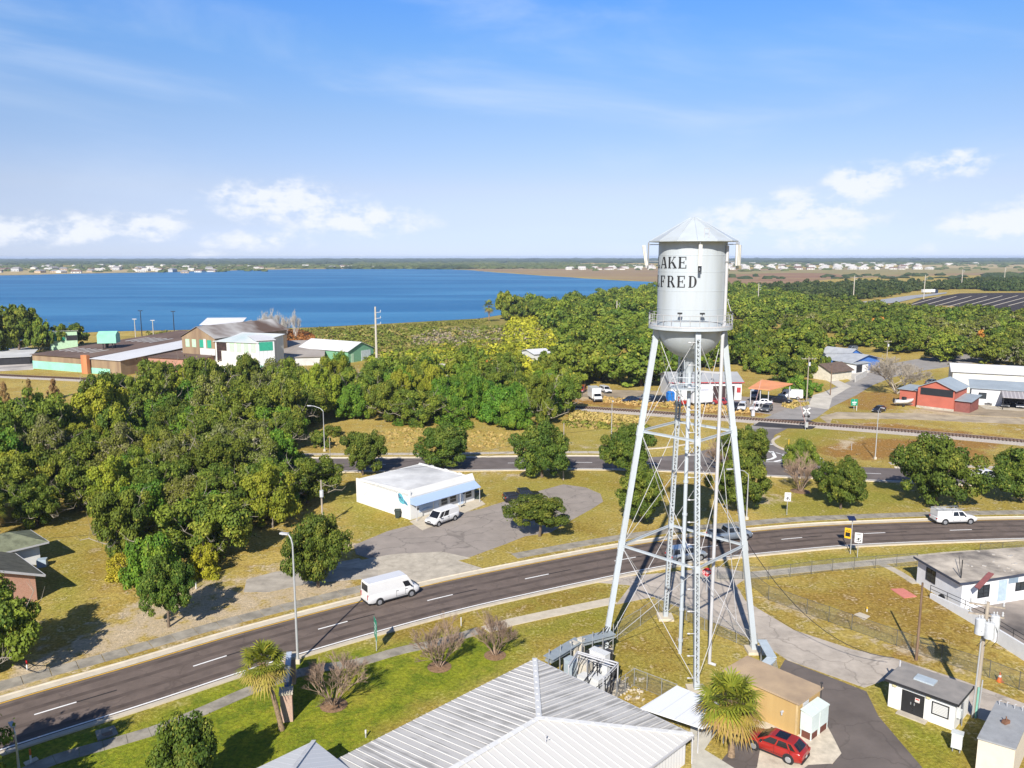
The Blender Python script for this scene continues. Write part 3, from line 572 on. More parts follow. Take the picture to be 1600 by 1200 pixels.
    def word(wd, cx, z0, hh, adv):
        x = cx-adv*(len(wd)-1)/2
        for ch in wd:
            mb = MB()
            for g in glyph[ch]:
                ox = x-.36*hh; T = lambda p: (ox+p[0]*hh, z0+p[1]*hh)
                if g[0] == 'v': _, gx, a, b, w = g; stroke(mb, [T(p) for p in ((gx, a), (gx+w, a), (gx+w, b), (gx, b))])
                elif g[0] == 'h':
                    _, a, b, gz, w = g; lo = gz-w if gz > .9 else (gz if gz < .1 else gz-w/2); k = 4
                    for i in range(k): s, e = a+(b-a)*i/k, a+(b-a)*(i+1)/k; stroke(mb, [T(p) for p in ((s, lo), (e, lo), (e, lo+w), (s, lo+w))])
                elif g[0] == 'l':
                    _, x0, a, x1, b, w = g; k = 5
                    for i in range(k):
                        s, e = i/k, (i+1)/k; stroke(mb, [T(p) for p in ((x0+(x1-x0)*s, a+(b-a)*s), (x0+w+(x1-x0)*s, a+(b-a)*s), (x0+w+(x1-x0)*e, a+(b-a)*e), (x0+(x1-x0)*e, a+(b-a)*e))][::(-1 if b < a else 1)])
                elif g[0] == 'a':
                    _, cx_, cz, rr, w = g; k = 12; rx = rr*(.78 if rr > .4 else 1.1)
                    for i in range(k):
                        A, B = -pi/2+pi*i/k, -pi/2+pi*(i+1)/k; f = lambda q, s: (cx_+(rx-w*s*cos(q)**.6*1. if cos(q) > 0 else rx)*max(cos(q), 0), cz+(rr-.06*s)*sin(q))
                        stroke(mb, [T(p) for p in (f(A, 1), f(A, 0), f(B, 0), f(B, 1))])
            mb.build('letter', blackp, t); x += adv
    word('LAKE', -2.31, 35.03, .95, 1.00); word('ALFRED', -2.33, 33.47, .95, .965)
    # balcony
    bz = 30.12; MB().lathe(C, [(r0-.02, bz), (3.56, bz), (3.56, bz-.22), (3.50, bz-.22), (3.50, bz-.06), (r0-.02, bz-.06)], 64, smooth=False).build('balcony_floor', steelw, t)
    rl_ = MB()
    for hh in (.55, 1.05):
        pr = [(3.53+.028*cos(a), bz+hh+.028*sin(a)) for a in np.linspace(0, 2*pi, 7)]; rl_.lathe(C, pr, 64)
    for i in range(28): a = 2*pi*i/28; rl_.tube((C.x+3.53*cos(a), C.y+3.53*sin(a), bz), (C.x+3.53*cos(a), C.y+3.53*sin(a), bz+1.05), .025, n=5)
    rl_.lathe(C, [(3.55, bz+.02), (3.55, bz+.16)], 64, smooth=False)
    rl_.build('balcony_railing', white, t)
    for a in (va-.25, va+.27, va-1.25, va+1.25):         # floodlights on the rail
        f = MB(); p = Vector((C.x+3.5*cos(a), C.y+3.5*sin(a), bz+1.0)); f.tube(p, p+Vector((0, 0, .18)), .03); f.box(p+Vector((0, 0, .25)), (.36, .2, .14), a+pi/2); f.build('floodlight', dark, t)
    # legs
    for k, d in enumerate(dirs):
        e = Vector((-d.y, d.x, 0)); mb = MB(); P = lambda z, a=0., b=0.: C+d*(rl(z)+a)+e*b+Vector((0, 0, z))
        w, dp = .19, .23
        for b in (-w, w):                     # two channels
            mb.bar(P(.2, 0, b), P(29.9, 0, b), .03, 2*dp, up=d)
            for a in (-dp, dp): mb.bar(P(.2, a, b-(.045 if b > 0 else -.045)), P(29.9, a, b-(.045 if b > 0 else -.045)), .09, .025, up=d)
        z = .5; s = 1                          # lacing bars outside and inside
        while z < 29.4:
            for a in (-dp, dp): mb.bar(P(z, a, -w*s), P(z+.36, a, w*s), .055, .02, up=d)
            z += .36; s = -s
        for z in (.55, 10.25, 20.8, 29.5):      # splice plates
            for b in (-w-.02, w+.02): mb.bar(P(z-.45, 0, b), P(z+.45, 0, b), .025, 2*dp+.1, up=d)
            for a in (-dp-.02, dp+.02): mb.bar(P(z-.3, a, 0), P(z+.3, a, 0), 2*w+.06, .02, up=d)
        leg = mb.build('leg', steelw, t)
        MB().prism([tuple((C+d*(6.92+i)+e*j)[:2]) for i, j in ((-.75, -.75), (.75, -.75), (.75, .75), (-.75, .75))], 0, .28).build('footing', conc_l, leg)
        if k == 3:                              # climbing pegs and cable brackets up the front leg
            for z in np.arange(1.2, 29, 1.85): pg = MB(); pg.tube(P(z, .1, -w), P(z, .1, -w-.42), .035, n=5); pg.tube(P(z, .1, -w-.42), P(z, .1, -w-.62), .085, .05, n=6); pg.build('step_bracket', white, leg)
    # girts and rods
    for z in (10.25, 20.8):
        for k in range(4):
            a = C+dirs[k]*rl(z)+Vector((0, 0, z)); b = C+dirs[(k+1) % 4]*rl(z)+Vector((0, 0, z)); mb = MB()
            for q in (-.09, .09): mb.bar(a+Vector((0, 0, q)), b+Vector((0, 0, q)), .12, .035)
            mb.bar(a, b, .03, .2)
            mb.build('girt', steelw, t)
    lv = [.55, 10.25, 20.8, 29.6]
    for k in range(4):
        d, e = dirs[k], dirs[(k+1) % 4]
        for i in range(3):
            za, zb = lv[i]+.1, lv[i+1]-.15
            MB().tube(C+d*(rl(za)-.1)+Vector((0, 0, za)), C+e*(rl(zb)-.1)+Vector((0, 0, zb)), .028, n=6).build('tie_rod', white, t)
            MB().tube(C+e*(rl(za)-.1)+Vector((0, 0, za)), C+d*(rl(zb)-.1)+Vector((0, 0, zb)), .028, n=6).build('tie_rod', white, t)
    # centre riser, its small platform, the overflow pipe
    R0 = Vector((15.4, 69.1, 0)); mb = MB(); mb.tube(R0, R0+Vector((0, 0, 26)), .17, n=16)
    for z in np.arange(1.2, 25, 3.): mb.tube(R0+Vector((0, 0, z)), R0+Vector((0, 0, z+.18)), .23, n=16)
    mb.build('riser_pipe', steelw, t)
    mb = MB(); c2 = C+Vector((-.35, -.4, 0)); mb.lathe(c2, [(.3, 24.8), (1.35, 24.8), (1.35, 24.68), (.3, 24.68)], 24, smooth=False)
    for hh in (.5, 1.0): mb.lathe(c2, [(1.33, 24.8+hh-.03), (1.33, 24.8+hh+.03), (1.29, 24.8+hh)], 24)
    for i in range(10): a = 2*pi*i/10; mb.tube((c2.x+1.32*cos(a), c2.y+1.32*sin(a), 24.8), (c2.x+1.32*cos(a), c2.y+1.32*sin(a), 25.8), .03, n=5)
    for s in (-1, 1): mb.bar(c2+Vector((1.2*s, 0, 24.7)), c2+Vector((.15*s, 0, 23.9)), .1, .06)
    mb.build('riser_platform', steelw, t)
    for dx in (-.5, .75): MB().tube(C+Vector((dx, -.5, 25.)), C+Vector((dx, -.5, 28.6)), .035).build('stay', steelw, t)
    O = Vector((17.6, 67.05, 0)); mb = MB(); o2 = Vector((C.x+(r0+.13)*cos(va+1.22), C.y+(r0+.13)*sin(va+1.22), 0))
    mb.tube(O+Vector((0, 0, .1)), O+Vector((0, 0, 29.4)), .15, n=14); mb.tube(O+Vector((0, 0, 29.3)), o2+Vector((0, 0, 30.6)), .15, n=14); mb.tube(o2+Vector((0, 0, 30.5)), o2+Vector((0, 0, 36.9)), .13, n=14); mb.tube(O+Vector((0, 0, .15)), O+Vector((.5, -.3, .1)), .14)
    mb.build('overflow_pipe', white, t)
    MB().bar(C+Vector((0, -3.35, 26.6)), O+Vector((0, 0, 26.3)), .12, .14).build('pipe_bracket', white, t)
    mb = MB(); q = C+Vector((5.2, .2, 0)); mb.tube(q+Vector((0, 0, 3)), q+Vector((-2.1, -.2, 20)), .03); mb.build('cable', white, t)
    # aerials hung under the eave
    for a, n_, tilt in ((va-1.42, 2, .28), (va+.16, 1, 0.), (va+1.30, 3, 0.)):
        u = Vector((cos(a), sin(a), 0)); v = Vector((-u.y, u.x, 0))
        an = MB(); 
        for i in range(n_):
            b = C+u*(3.55 if n_ == 1 else 3.75)+v*((i-(n_-1)/2)*.5); top = 37.2; lo = 35.3 if n_ > 1 else 35.2
            an.tube(b+Vector((0, 0, top)), b+Vector((0, 0, lo-.35)), .04, n=6)
            an.tube(b+Vector((0, 0, top-.2)), C+u*2.9+v*((i-(n_-1)/2)*.5)+Vector((0, 0, top-.2)), .03, n=5); an.tube(b+Vector((0, 0, lo+.3)), C+u*2.9+v*((i-(n_-1)/2)*.5)+Vector((0, 0, lo+.3)), .03, n=5)
        an.build('aerial_mount', grey, t)
        for i in range(n_):
            b = C+u*(3.75 if n_ == 1 else 3.86)+v*((i-(n_-1)/2)*.5)+(u*tilt*.2 if i == 0 else u*0); p = MB()
            p.bar(b+u*tilt+Vector((0, 0, 36.95)), b+Vector((0, 0, 35.25)), .27, .14, up=u); p.build('aerial_panel', mat('aerial_cream', (.62,.60,.54), .5, var=.06), t)
        if n_ == 1: MB().bar(C+u*3.5+Vector((0, 0, 35.2)), C+u*3.5+Vector((0, 0, 34.75)), .2, .15, up=u).build('radio_box', dark, t)
    # curved lamp arm at the right end of the balcony
    mb = MB(); a = va+1.35; p = C+Vector((cos(a), sin(a), 0))*3.5; u = Vector((cos(a), sin(a), 0)); pts = [p+u*(.0-.7*sin(x)*.6)+Vector((0, 0, bz+1.0+1.0*sin(x)+x*.2)) for x in np.linspace(0, 2.2, 8)]
    mb.path(pts, .03); mb.build('lamp_arm', white, t)
tower()
# ================================================================ VEGETATION
def leafmat(name, c1, c2, c3, rnd=.16, trans=.14, scale=.35):
    m = bpy.data.materials.new(name); m.use_nodes = True; nt = m.node_tree; N = nt.nodes; L = nt.links
    b = N['Principled BSDF']; b.inputs['Roughness'].default_value = .62; b.inputs['Specular IOR Level'].default_value = .18
    at = N.new('ShaderNodeAttribute'); at.attribute_name = 'tint'; sp = N.new('ShaderNodeSeparateColor'); L.new(at.outputs['Color'], sp.inputs[0])
    m1 = N.new('ShaderNodeMix'); m1.data_type = 'RGBA'; m1.inputs['A'].default_value = (*c1, 1); m1.inputs['B'].default_value = (*c2, 1); L.new(sp.outputs[0], m1.inputs['Factor'])
    m2 = N.new('ShaderNodeMix'); m2.data_type = 'RGBA'; m2.inputs['B'].default_value = (*c3, 1); L.new(m1.outputs['Result'], m2.inputs['A']); L.new(sp.outputs[1], m2.inputs['Factor'])
    oi = N.new('ShaderNodeObjectInfo'); r = N.new('ShaderNodeMapRange'); r.inputs['To Min'].default_value = 1-rnd; r.inputs['To Max'].default_value = 1+rnd; L.new(oi.outputs['Random'], r.inputs[0])
    hs = N.new('ShaderNodeHueSaturation'); L.new(r.outputs[0], hs.inputs['Value']); L.new(m2.outputs['Result'], hs.inputs['Color'])
    r2 = N.new('ShaderNodeMapRange'); r2.inputs['To Min'].default_value = .485; r2.inputs['To Max'].default_value = .515
    wn = N.new('ShaderNodeTexWhiteNoise'); wn.noise_dimensions = '1D'; L.new(oi.outputs['Random'], wn.inputs['W']); L.new(wn.outputs['Value'], r2.inputs[0]); L.new(r2.outputs[0], hs.inputs['Hue'])
    L.new(hs.outputs[0], b.inputs['Base Color'])
    if trans:
        t = N.new('ShaderNodeBsdfTranslucent'); L.new(hs.outputs[0], t.inputs['Color']); mx = N.new('ShaderNodeMixShader'); mx.inputs[0].default_value = trans
        L.new(b.outputs[0], mx.inputs[1]); L.new(t.outputs[0], mx.inputs[2]); L.new(mx.outputs[0], N['Material Output'].inputs['Surface'])
    return m
def leaf_mesh(name, C, Nn, size, tint, material, aspect=.7, rng=None):
    """C centres (n,3), Nn normals, size (n,), tint (n,2) -> one mesh of small bent leaf sprays"""
    rng = rng or np.random; n = len(C); r = rng.randn(n, 3); U = np.cross(Nn, r); U /= np.linalg.norm(U, axis=1, keepdims=True)+1e-9; V = np.cross(Nn, U)
    s = size[:, None]; a = aspect
    V4 = np.stack([C-U*s, C-V*s*a+Nn*s*.15*rng.randn(n, 1), C+U*s, C+V*s*a+Nn*s*.15*rng.randn(n, 1)], 1).reshape(-1, 3)
    me = bpy.data.meshes.new(name); me.vertices.add(4*n); me.vertices.foreach_set('co', V4.astype(np.float32).ravel())
    me.loops.add(4*n); me.loops.foreach_set('vertex_index', np.arange(4*n, dtype=np.int32)); me.polygons.add(n); me.polygons.foreach_set('loop_start', np.arange(0, 4*n, 4, dtype=np.int32)); me.update(calc_edges=True)
    at = me.color_attributes.new('tint', 'BYTE_COLOR', 'POINT'); t4 = np.ones((4*n, 4), np.float32); t4[:, :2] = np.repeat(np.clip(tint, 0, 1), 4, 0); at.data.foreach_set('color', t4.ravel())
    me.materials.append(material); return me
def crown(seed, n, leaf, clumps, shape='oak', material=None, moss=0., name='crown'):
    """unit crown: radius about 1, height about 1, base at z=0. Clumps of leaf sprays hung on an uneven outline."""
    rng = np.random.RandomState(seed); cc = []; rr = []
    ph = rng.rand(6)*6.28
    while len(cc) < clumps:
        d = rng.randn(3); d /= np.linalg.norm(d); a = atan2(d[1], d[0]); lob = 1+.16*sin(2*a+ph[0])+.12*sin(3*a+ph[1])+.10*sin(5*a+ph[2])
        q = rng.rand()**.42
        if shape == 'oak': p = d*q*np.array([.84*lob, .84*lob, .50]); p[2] += .5+.08*sin(3*a+ph[3])
        elif shape == 'dome': p = d*q*np.array([.84*lob, .84*lob, .62]); p[2] = abs(p[2])*1.15+.12
        elif shape == 'tall': p = d*q*np.array([.72*lob, .72*lob, .50]); p[2] += .5
        elif shape == 'cone': h = rng.rand()**1.3; w = (1-h)*.9+.1; p = np.array([d[0]*w*q, d[1]*w*q, h*.9+.05])
        elif shape == 'bush': p = d*q*np.array([.85*lob, .85*lob, .75]); p[2] = abs(p[2])*.95
        cc.append(p); rr.append((.10+.12*rng.rand())*(1.25 if clumps < 40 else 1.))
    cc = np.array(cc); rr = np.array(rr); k = rng.choice(clumps, n, p=rr**2/np.sum(rr**2)); d = rng.randn(n, 3); d /= np.linalg.norm(d, axis=1, keepdims=True)
    d[:, 2] = d[:, 2]*.85+.12; rad = rr[k]*(.55+.5*rng.rand(n)**.5); C = cc[k]+d*rad[:, None]*np.array([1, 1, .75])
    stray = rng.rand(n) < .06; C[stray] += rng.randn(stray.sum(), 3)*.06
    C[:, 2] = np.maximum(C[:, 2], .005)
    Nn = d*.9+rng.randn(n, 3)*.42+np.array([0, 0, .25]); Nn /= np.linalg.norm(Nn, axis=1, keepdims=True)
    ct = rng.rand(clumps); t0 = np.clip(ct[k]*.8+rng.rand(n)*.35-.1, 0, 1); t1 = (rng.rand(clumps)[k] < .16)*.45*rng.rand(n)+(rng.rand(n) < .05)*.6
    sz = leaf*(.6+.8*rng.rand(n))
    if moss:                                      # grey Spanish moss hanging below the clumps
        m_ = rng.rand(n) < moss; C[m_, 2] -= rng.rand(m_.sum())*.16; t1[m_] = 1.
    return leaf_mesh(name, C, Nn, sz, np.stack([t0, t1], 1), material, rng=rng)
def trunk_mesh(seed, h=1., r=.05, spread=.55, limbs=7, top=.8, stems=1, name='trunk', m=None):
    rng = random.Random(seed); mb = MB()
    for s in range(stems):
        b = Vector((rng.uniform(-.03, .03)*stems, rng.uniform(-.03, .03)*stems, -.02)); lean = Vector((rng.uniform(-.1, .1), rng.uniform(-.1, .1), 0))*(2 if stems > 1 else 1)
        f = b+lean*.4+Vector((0, 0, h*.36)); mb.tube(b, f, r*1.2, r*.85, 8)
        for i in range(limbs):
            a = 2*pi*i/limbs+rng.random(); q = f+Vector((cos(a)*spread*.45, sin(a)*spread*.45, h*(.14+.12*rng.random()))); e = q+Vector((cos(a+.4*rng.random())*spread*.5, sin(a)*spread*.5, h*(.10+.2*rng.random())))
            mb.tube(f, q, r*.55, r*.34, 6); mb.tube(q, e, r*.34, r*.1, 5)
        mb.tube(f, f+lean+Vector((0, 0, h*top*.5)), r*.7, r*.2, 6)
    o = mb.build(name, m); return o
bark = mat('bark', (.16,.12,.085), .9, var=.25, scale=6, streak=True)
bark_l = mat('bark_pale', (.30,.26,.21), .9, var=.25, scale=6, streak=True)
LEAF = dict(
 oak=leafmat('leaves_live_oak', (.050,.090,.012), (.155,.195,.020), (.34,.32,.045), rnd=.24),
 street=leafmat('leaves_street_oak', (.050,.088,.012), (.120,.162,.020), (.28,.27,.04), rnd=.08),
 moss=leafmat('leaves_mossy_oak', (.085,.110,.018), (.20,.215,.034), (.27,.25,.15)),
 vine=leafmat('leaves_vine', (.060,.135,.012), (.125,.225,.020), (.26,.29,.03)),
 bright=leafmat('leaves_bright', (.13,.175,.015), (.24,.26,.022), (.38,.34,.03)),
 yellow=leafmat('leaves_yellow', (.26,.26,.018), (.40,.36,.025), (.50,.43,.05)),
 orange=leafmat('leaves_orange', (.42,.22,.04), (.55,.27,.045), (.42,.34,.05)),
 brownl=leafmat('leaves_brown', (.22,.14,.05), (.32,.19,.07), (.34,.27,.10)),
 cam=leafmat('leaves_camphor', (.062,.105,.013), (.155,.200,.022), (.34,.32,.035)),
 distant=leafmat('leaves_distant', (.042,.070,.018), (.075,.105,.024), (.13,.14,.04), rnd=.2),
)
# prototypes: three to five crowns per kind, at two levels of detail
CR = {}
def kinds(key, shape, m, near, mid, moss=0., k=4, leafn=.028, leafm=.048, cl=70):
    CR[key] = [crown(hash_(key)+i, near, leafn, cl, shape, LEAF[m], moss) for i in range(k)], [crown(hash_(key)+50+i, mid, leafm, int(cl*.8), shape, LEAF[m], moss) for i in range(k)]
def hash_(s): return sum(ord(c)*(i+3) for i, c in enumerate(s)) % 9999
kinds('oak', 'oak', 'oak', 24000, 8500, cl=100); kinds('street', 'oak', 'street', 28000, 8500, k=4, leafn=.026, cl=105); kinds('mossy', 'oak', 'moss', 24000, 8500, moss=.10, k=3, leafn=.026, cl=95)
kinds('vine', 'dome', 'vine', 24000, 8500, cl=90, k=3); kinds('bright', 'oak', 'bright', 20000, 7000, k=3, cl=70); kinds('yellow', 'bush', 'yellow', 7000, 3500, k=3, cl=50)
kinds('orange', 'tall', 'orange', 4000, 2500, k=2, cl=30); kinds('brown', 'cone', 'brownl', 4000, 2500, k=2, cl=35); kinds('camphor', 'dome', 'cam', 20000, 8500, k=4, cl=85); kinds('bush', 'bush', 'oak', 5000, 2600, k=3, cl=40)
kinds('vinebush', 'bush', 'vine', 7000, 3500, k=2, cl=50); kinds('distant', 'dome', 'distant', 2500, 1600, k=3, cl=35, leafn=.075, leafm=.08)
TR = []
for i in range(4):
    o = trunk_mesh(30+i, 1., .045, .5, 7, m=bark); TR.append(o.data); bpy.data.objects.remove(o)
TRL = trunk_mesh(77, 1., .03, .5, 6, m=bark_l); _d = TRL.data; bpy.data.objects.remove(TRL); TRL = _d
_rt = random.Random(11)
def limbs_mesh(seed):
    rng = random.Random(seed); mb = MB()
    for i in range(10):
        a = 2*pi*i/10+rng.random()*.6; e = rng.uniform(.1, 1.1); d = Vector((cos(a)*cos(e), sin(a)*cos(e), sin(e)*.75)); p = Vector((0, 0, .12)); r = .017
        for k in range(5):
            q = p+(d+Vector((rng.gauss(0, .25), rng.gauss(0, .25), rng.gauss(0, .2)))).normalized()*.235; mb.tube(p, q, r, r*.8, 5, cap=False)
            if k > 1:
                for _ in range(2): f = q+Vector((rng.gauss(0, .12), rng.gauss(0, .12), rng.uniform(.0, .18))); mb.tube(q, f, r*.6, r*.3, 4, cap=False)
            p = q; r *= .8
    o = mb.build('limbs', mat('limb_pale', (.33,.29,.23), .9, var=.2, scale=5)); me = o.data; bpy.data.objects.remove(o); return me
LIMB = [limbs_mesh(90+i) for i in range(3)]
def tree(kind, loc, r, h, label, group=None, cat='tree', lod=0, base=None, name=None, z0=None, rz=None):
    """tree standing at loc: crown radius r, total height h, crown starting at height base"""
    base = h*.22 if base is None else base
    t = thing(name or ('shrub' if cat in ('bush', 'shrub') else 'tree'), loc, label, cat, group, rz=_rt.random()*6.28 if rz is None else rz)
    c = bpy.data.objects.new('crown', _rt.choice(CR[kind][lod])); COL.objects.link(c); adopt(c, t); c.location = (0, 0, base); c.scale = (r*_rt.uniform(.84, 1.14), r*_rt.uniform(.84, 1.14), (h-base)*_rt.uniform(.94, 1.04)); c.rotation_euler = (_rt.uniform(-.09, .09), _rt.uniform(-.09, .09), 0)
    if kind in ('mossy', 'oak') and lod == 0:
        q = bpy.data.objects.new('limbs', _rt.choice(LIMB)); COL.objects.link(q); adopt(q, t); q.location = (0, 0, base); q.scale = (r, r, (h-base))
    if base > .3 or h > 3:
        k = bpy.data.objects.new('trunk', _rt.choice(TR) if kind != 'bright' else TRL); COL.objects.link(k); adopt(k, t); k.scale = (r*.9, r*.9, h*.92)
    return t
def tpx(kind, px, py, wpx, top, label, group=None, cat='tree', lod=0, basef=.22, **kw):
    """tree whose foot is at photo pixel (px,py), crown wpx wide and reaching up to pixel row top"""
    p = G(px, py); dist = sqrt(p.x**2+p.y**2+CH**2); r = wpx/2/CF*(p.y*_c+CH*_s)*.94; h = max(1.2, HT(px, top, p.y+r*.25))
    return tree(kind, p, r, h, label, group, cat, lod, base=h*basef, **kw)

# ---- single trees one can point at
tpx('street', 495, 918, 118, 806, 'round dark green oak beside the lamp post and the concrete driveway apron', basef=.12)
tpx('street', 843, 838, 116, 776, 'small wide oak on the shop lot edge in front of the black pickup', basef=.30, lod=0)
tpx('street', 567, 742, 78, 668, 'round oak at the kerb left of the white shop roof', basef=.12)
tpx('street', 693, 733, 96, 666, 'oak behind the white shop roof beside the far road', basef=.12)
tpx('street', 845, 746, 108, 664, 'oak between the shop and the bare pole by the far road', basef=.1)
tpx('street', 980, 748, 100, 668, 'oak seen behind the left tower leg beside the far road', basef=.2)
tpx('street', 1000, 815, 98, 730, 'broad oak on the grass behind the left leg of the water tower', basef=.14)
tpx('street', 1160, 742, 86, 662, 'oak behind the right tower leg near the street junction', basef=.2)
tpx('street', 1153, 800, 104, 712, 'large oak on the grass just right of the water tower', basef=.14)
tpx('street', 1314, 795, 92, 712, 'dark compact oak right of the bare crape myrtle', basef=.14)
tpx('street', 1462, 790, 150, 690, 'widest oak on the grass island at the right', basef=.12)
tpx('street', 1592, 783, 118, 704, 'oak cut by the right edge of the view on the grass island', basef=.15)
tpx('street', 262, 980, 108, 872, 'thin light green oak in the sandy grass left of the concrete apron', basef=.25)
tpx('oak', -12, 1050, 175, 905, 'oak cut by the left edge in front of the brick house', basef=.12)
tpx('street', 286, 1268, 130, 1122, 'dark bushy oak at the bottom beside the old sidewalk', basef=.08)
tpx('street', -70, 1290, 220, 1080, 'oak outside the lower left corner casting shade', basef=.1)
tpx('camphor', 1252, 735, 62, 680, 'small pale green tree beside the grey shell patch', basef=.05, cat='tree')

# ---- left wood: outline filled with oaks, vines and yellowing trees
WOODS = []
def inside(x, y, poly):
    c = False
    for i in range(len(poly)):
        ax, ay = poly[i]; bx, by = poly[(i+1) % len(poly)]
        if (ay > y) != (by > y) and x < ax+(y-ay)*(bx-ax)/(by-ay): c = not c
    return c
def wood(poly, spacing, mix, hr, rr, label_of, group, lod=0, seed=1, cat='tree', basef=.08, edge_h=None, keep=None):
    """fill an outline (survey pixels of the ground) with single trees about `spacing` apart"""
    Pg = gpoly(poly); xs = [p[0] for p in Pg]; ys = [p[1] for p in Pg]; rng = random.Random(seed); pts = []; tries = 0
    A = abs(sum(Pg[i][0]*Pg[(i+1) % len(Pg)][1]-Pg[(i+1) % len(Pg)][0]*Pg[i][1] for i in range(len(Pg))))/2
    while tries < A/spacing**2*60:
        tries += 1; x = rng.uniform(min(xs), max(xs)); y = rng.uniform(min(ys), max(ys))
        if not inside(x, y, Pg) or any((x-a)**2+(y-b)**2 < spacing**2 for a, b in pts): continue
        if keep and not keep(x, y): continue
        pts.append((x, y))
    for x, y in pts:
        k = rng.choices([m[0] for m in mix], [m[1] for m in mix])[0]; h = rng.uniform(*hr); r = rng.uniform(*rr)*(.7 if k in ('yellow', 'orange', 'bush') else 1)
        if k in ('yellow', 'bush', 'vinebush'): h *= .62
        q = ('front', 'middle', 'back')[min(2, int(3*(y-min(ys))/(max(ys)-min(ys))))]; sd = ('left', 'centre', 'right')[min(2, int(3*(x-min(xs))/(max(xs)-min(xs))))]; d_, w_ = label_of[k].split(' in the ', 1) if ' in the ' in label_of[k] else (label_of[k], 'trees')
        lab = ('tall ' if h > (hr[0]+hr[1])/2 else 'low ')+('broad ' if r > (rr[0]+rr[1])/2 else 'slim ')+d_+', '+q+' '+sd+' of the '+w_
        tree(k, (x, y, 0), r, h, lab, group, cat, lod, base=h*(basef if k not in ('yellow', 'bush', 'vinebush', 'vine') else .02))
    return len(pts)
lw = 'trees of the wood left of the white shop'
LL = dict(camphor='rounded yellow green tree in the dense wood left of the white shop'.replace('dense ', ''), oak='dark green oak in the wood left of the white shop', mossy='oak with grey moss in the wood left of the white shop', vine='vine covered tree in the wood left of the white shop',
          yellow='yellowing tree in the wood left of the white shop', bright='light green tree in the wood left of the white shop', vinebush='leafy green thicket in the wood left of the white shop')
def clear_of(pairs):
    return lambda x, y: all((x-a)**2+(y-b)**2 > r*r for a, b, r in pairs)
def road_clear(x, y, d=6.5):
    q = Vector((x, y, 0)); return min((q-p).length for p in P2[::3]) > d+3 and min((q-p).length for p in RR[::3]) > 7.
n = 0
def relab(D, new, old='wood left of the white shop'): return {k: v.replace(old, new) for k, v in D.items()}
n += wood([(-60,770),(0,745),(60,735),(130,712),(180,690),(300,680),(420,680),(455,700),(455,735),(430,760),(490,790),(480,812),(400,835),(370,850),(350,880),(320,925),(250,945),(190,915),(165,880),(190,840),(215,812),(150,800),(70,826),(-60,840)],
     5.6, [('oak', 5), ('mossy', 2.5), ('vine', 3), ('yellow', 1.5), ('bright', 2.2), ('vinebush', 1.5), ('camphor', 2)], (6., 9.), (3.9, 5.4), LL, lw, 0, 3, keep=lambda x, y: road_clear(x, y, 2))
n += wood([(-20,735),(40,706),(130,690),(150,662),(230,632),(420,612),(530,600),(575,612),(585,640),(520,655),(440,684),(300,690),(100,712)], 8.0, [('oak', 6), ('mossy', 3), ('vine', 2), ('bright', 2)], (8, 12.), (5., 6.8), relab(LL, 'wood before the packing house'), 'trees of the wood in front of the packing house', 0, 5,
     keep=lambda x, y: road_clear(x, y, 0))
n += wood([(520,655),(600,622),(700,614),(790,614),(870,628),(885,640),(880,655),(840,672),(720,668),(640,668),(600,662)], 7.4, [('vine', 5), ('oak', 4), ('bright', 2.5), ('vinebush', 1.5)], (7.5, 11.5), (4.6, 6.2), relab(LL, 'green wood by the tall concrete pole'), 'trees of the green wood between the concrete pole and the railway', 0, 8, keep=lambda x, y: (Vector((x, y, 0))-Vector(G(588, 585))).length > 22)
n += wood([(600,604),(640,592),(785,588),(860,600),(870,620),(700,616),(600,622)], 11, [('vine', 2), ('oak', 4), ('bright', 2)], (7, 10), (5, 7), relab(LL, 'green wood beyond the railway bend'), 'trees of the green wood beyond the railway bend', 1, 9,
     keep=lambda x, y: road_clear(x, y, 0) and (Vector((x, y, 0))-Vector(G(588, 585))).length > 24)
BK = dict(oak='dark oak in the broad wood beyond the railway', camphor='rounded yellow green tree in the broad wood beyond the railway', mossy='grey green oak in the broad wood beyond the railway', orange='orange autumn tree in the broad wood beyond the railway',
          bright='light green tree in the broad wood beyond the railway', yellow='yellow green tree in the broad wood beyond the railway')
BKW = lambda poly, sp, mix, hr, rr, seed, lab, lod=1, keep=None: wood(poly, sp, mix, hr, rr, relab(BK, lab, 'broad wood beyond the railway'), 'trees of the '+lab, lod, seed, keep=keep)
n += BKW([(868,602),(880,575),(885,545),(1010,520),(1110,530),(1240,545),(1275,560),(1240,585),(1190,578),(1080,575),(1060,590),(1000,605)], 13.5, [('oak', 7), ('camphor', 2)], (9, 13), (7.5, 10), 12, 'oak wood behind the water tower')
n += BKW([(1240,515),(1420,520),(1620,515),(1640,548),(1480,552),(1440,556),(1380,548),(1370,540),(1290,545),(1240,560)], 14, [('oak', 5), ('camphor', 5), ('mossy', 2), ('orange', .6), ('bright', 1)], (8, 11), (7.5, 10), 15, 'wood behind the blue house')
n += BKW([(1468,566),(1480,552),(1640,548),(1720,560),(1700,580),(1520,572)], 11, [('oak', 5), ('mossy', 2)], (8, 11), (6.5, 8.5), 16, 'oaks behind the long white metal building')
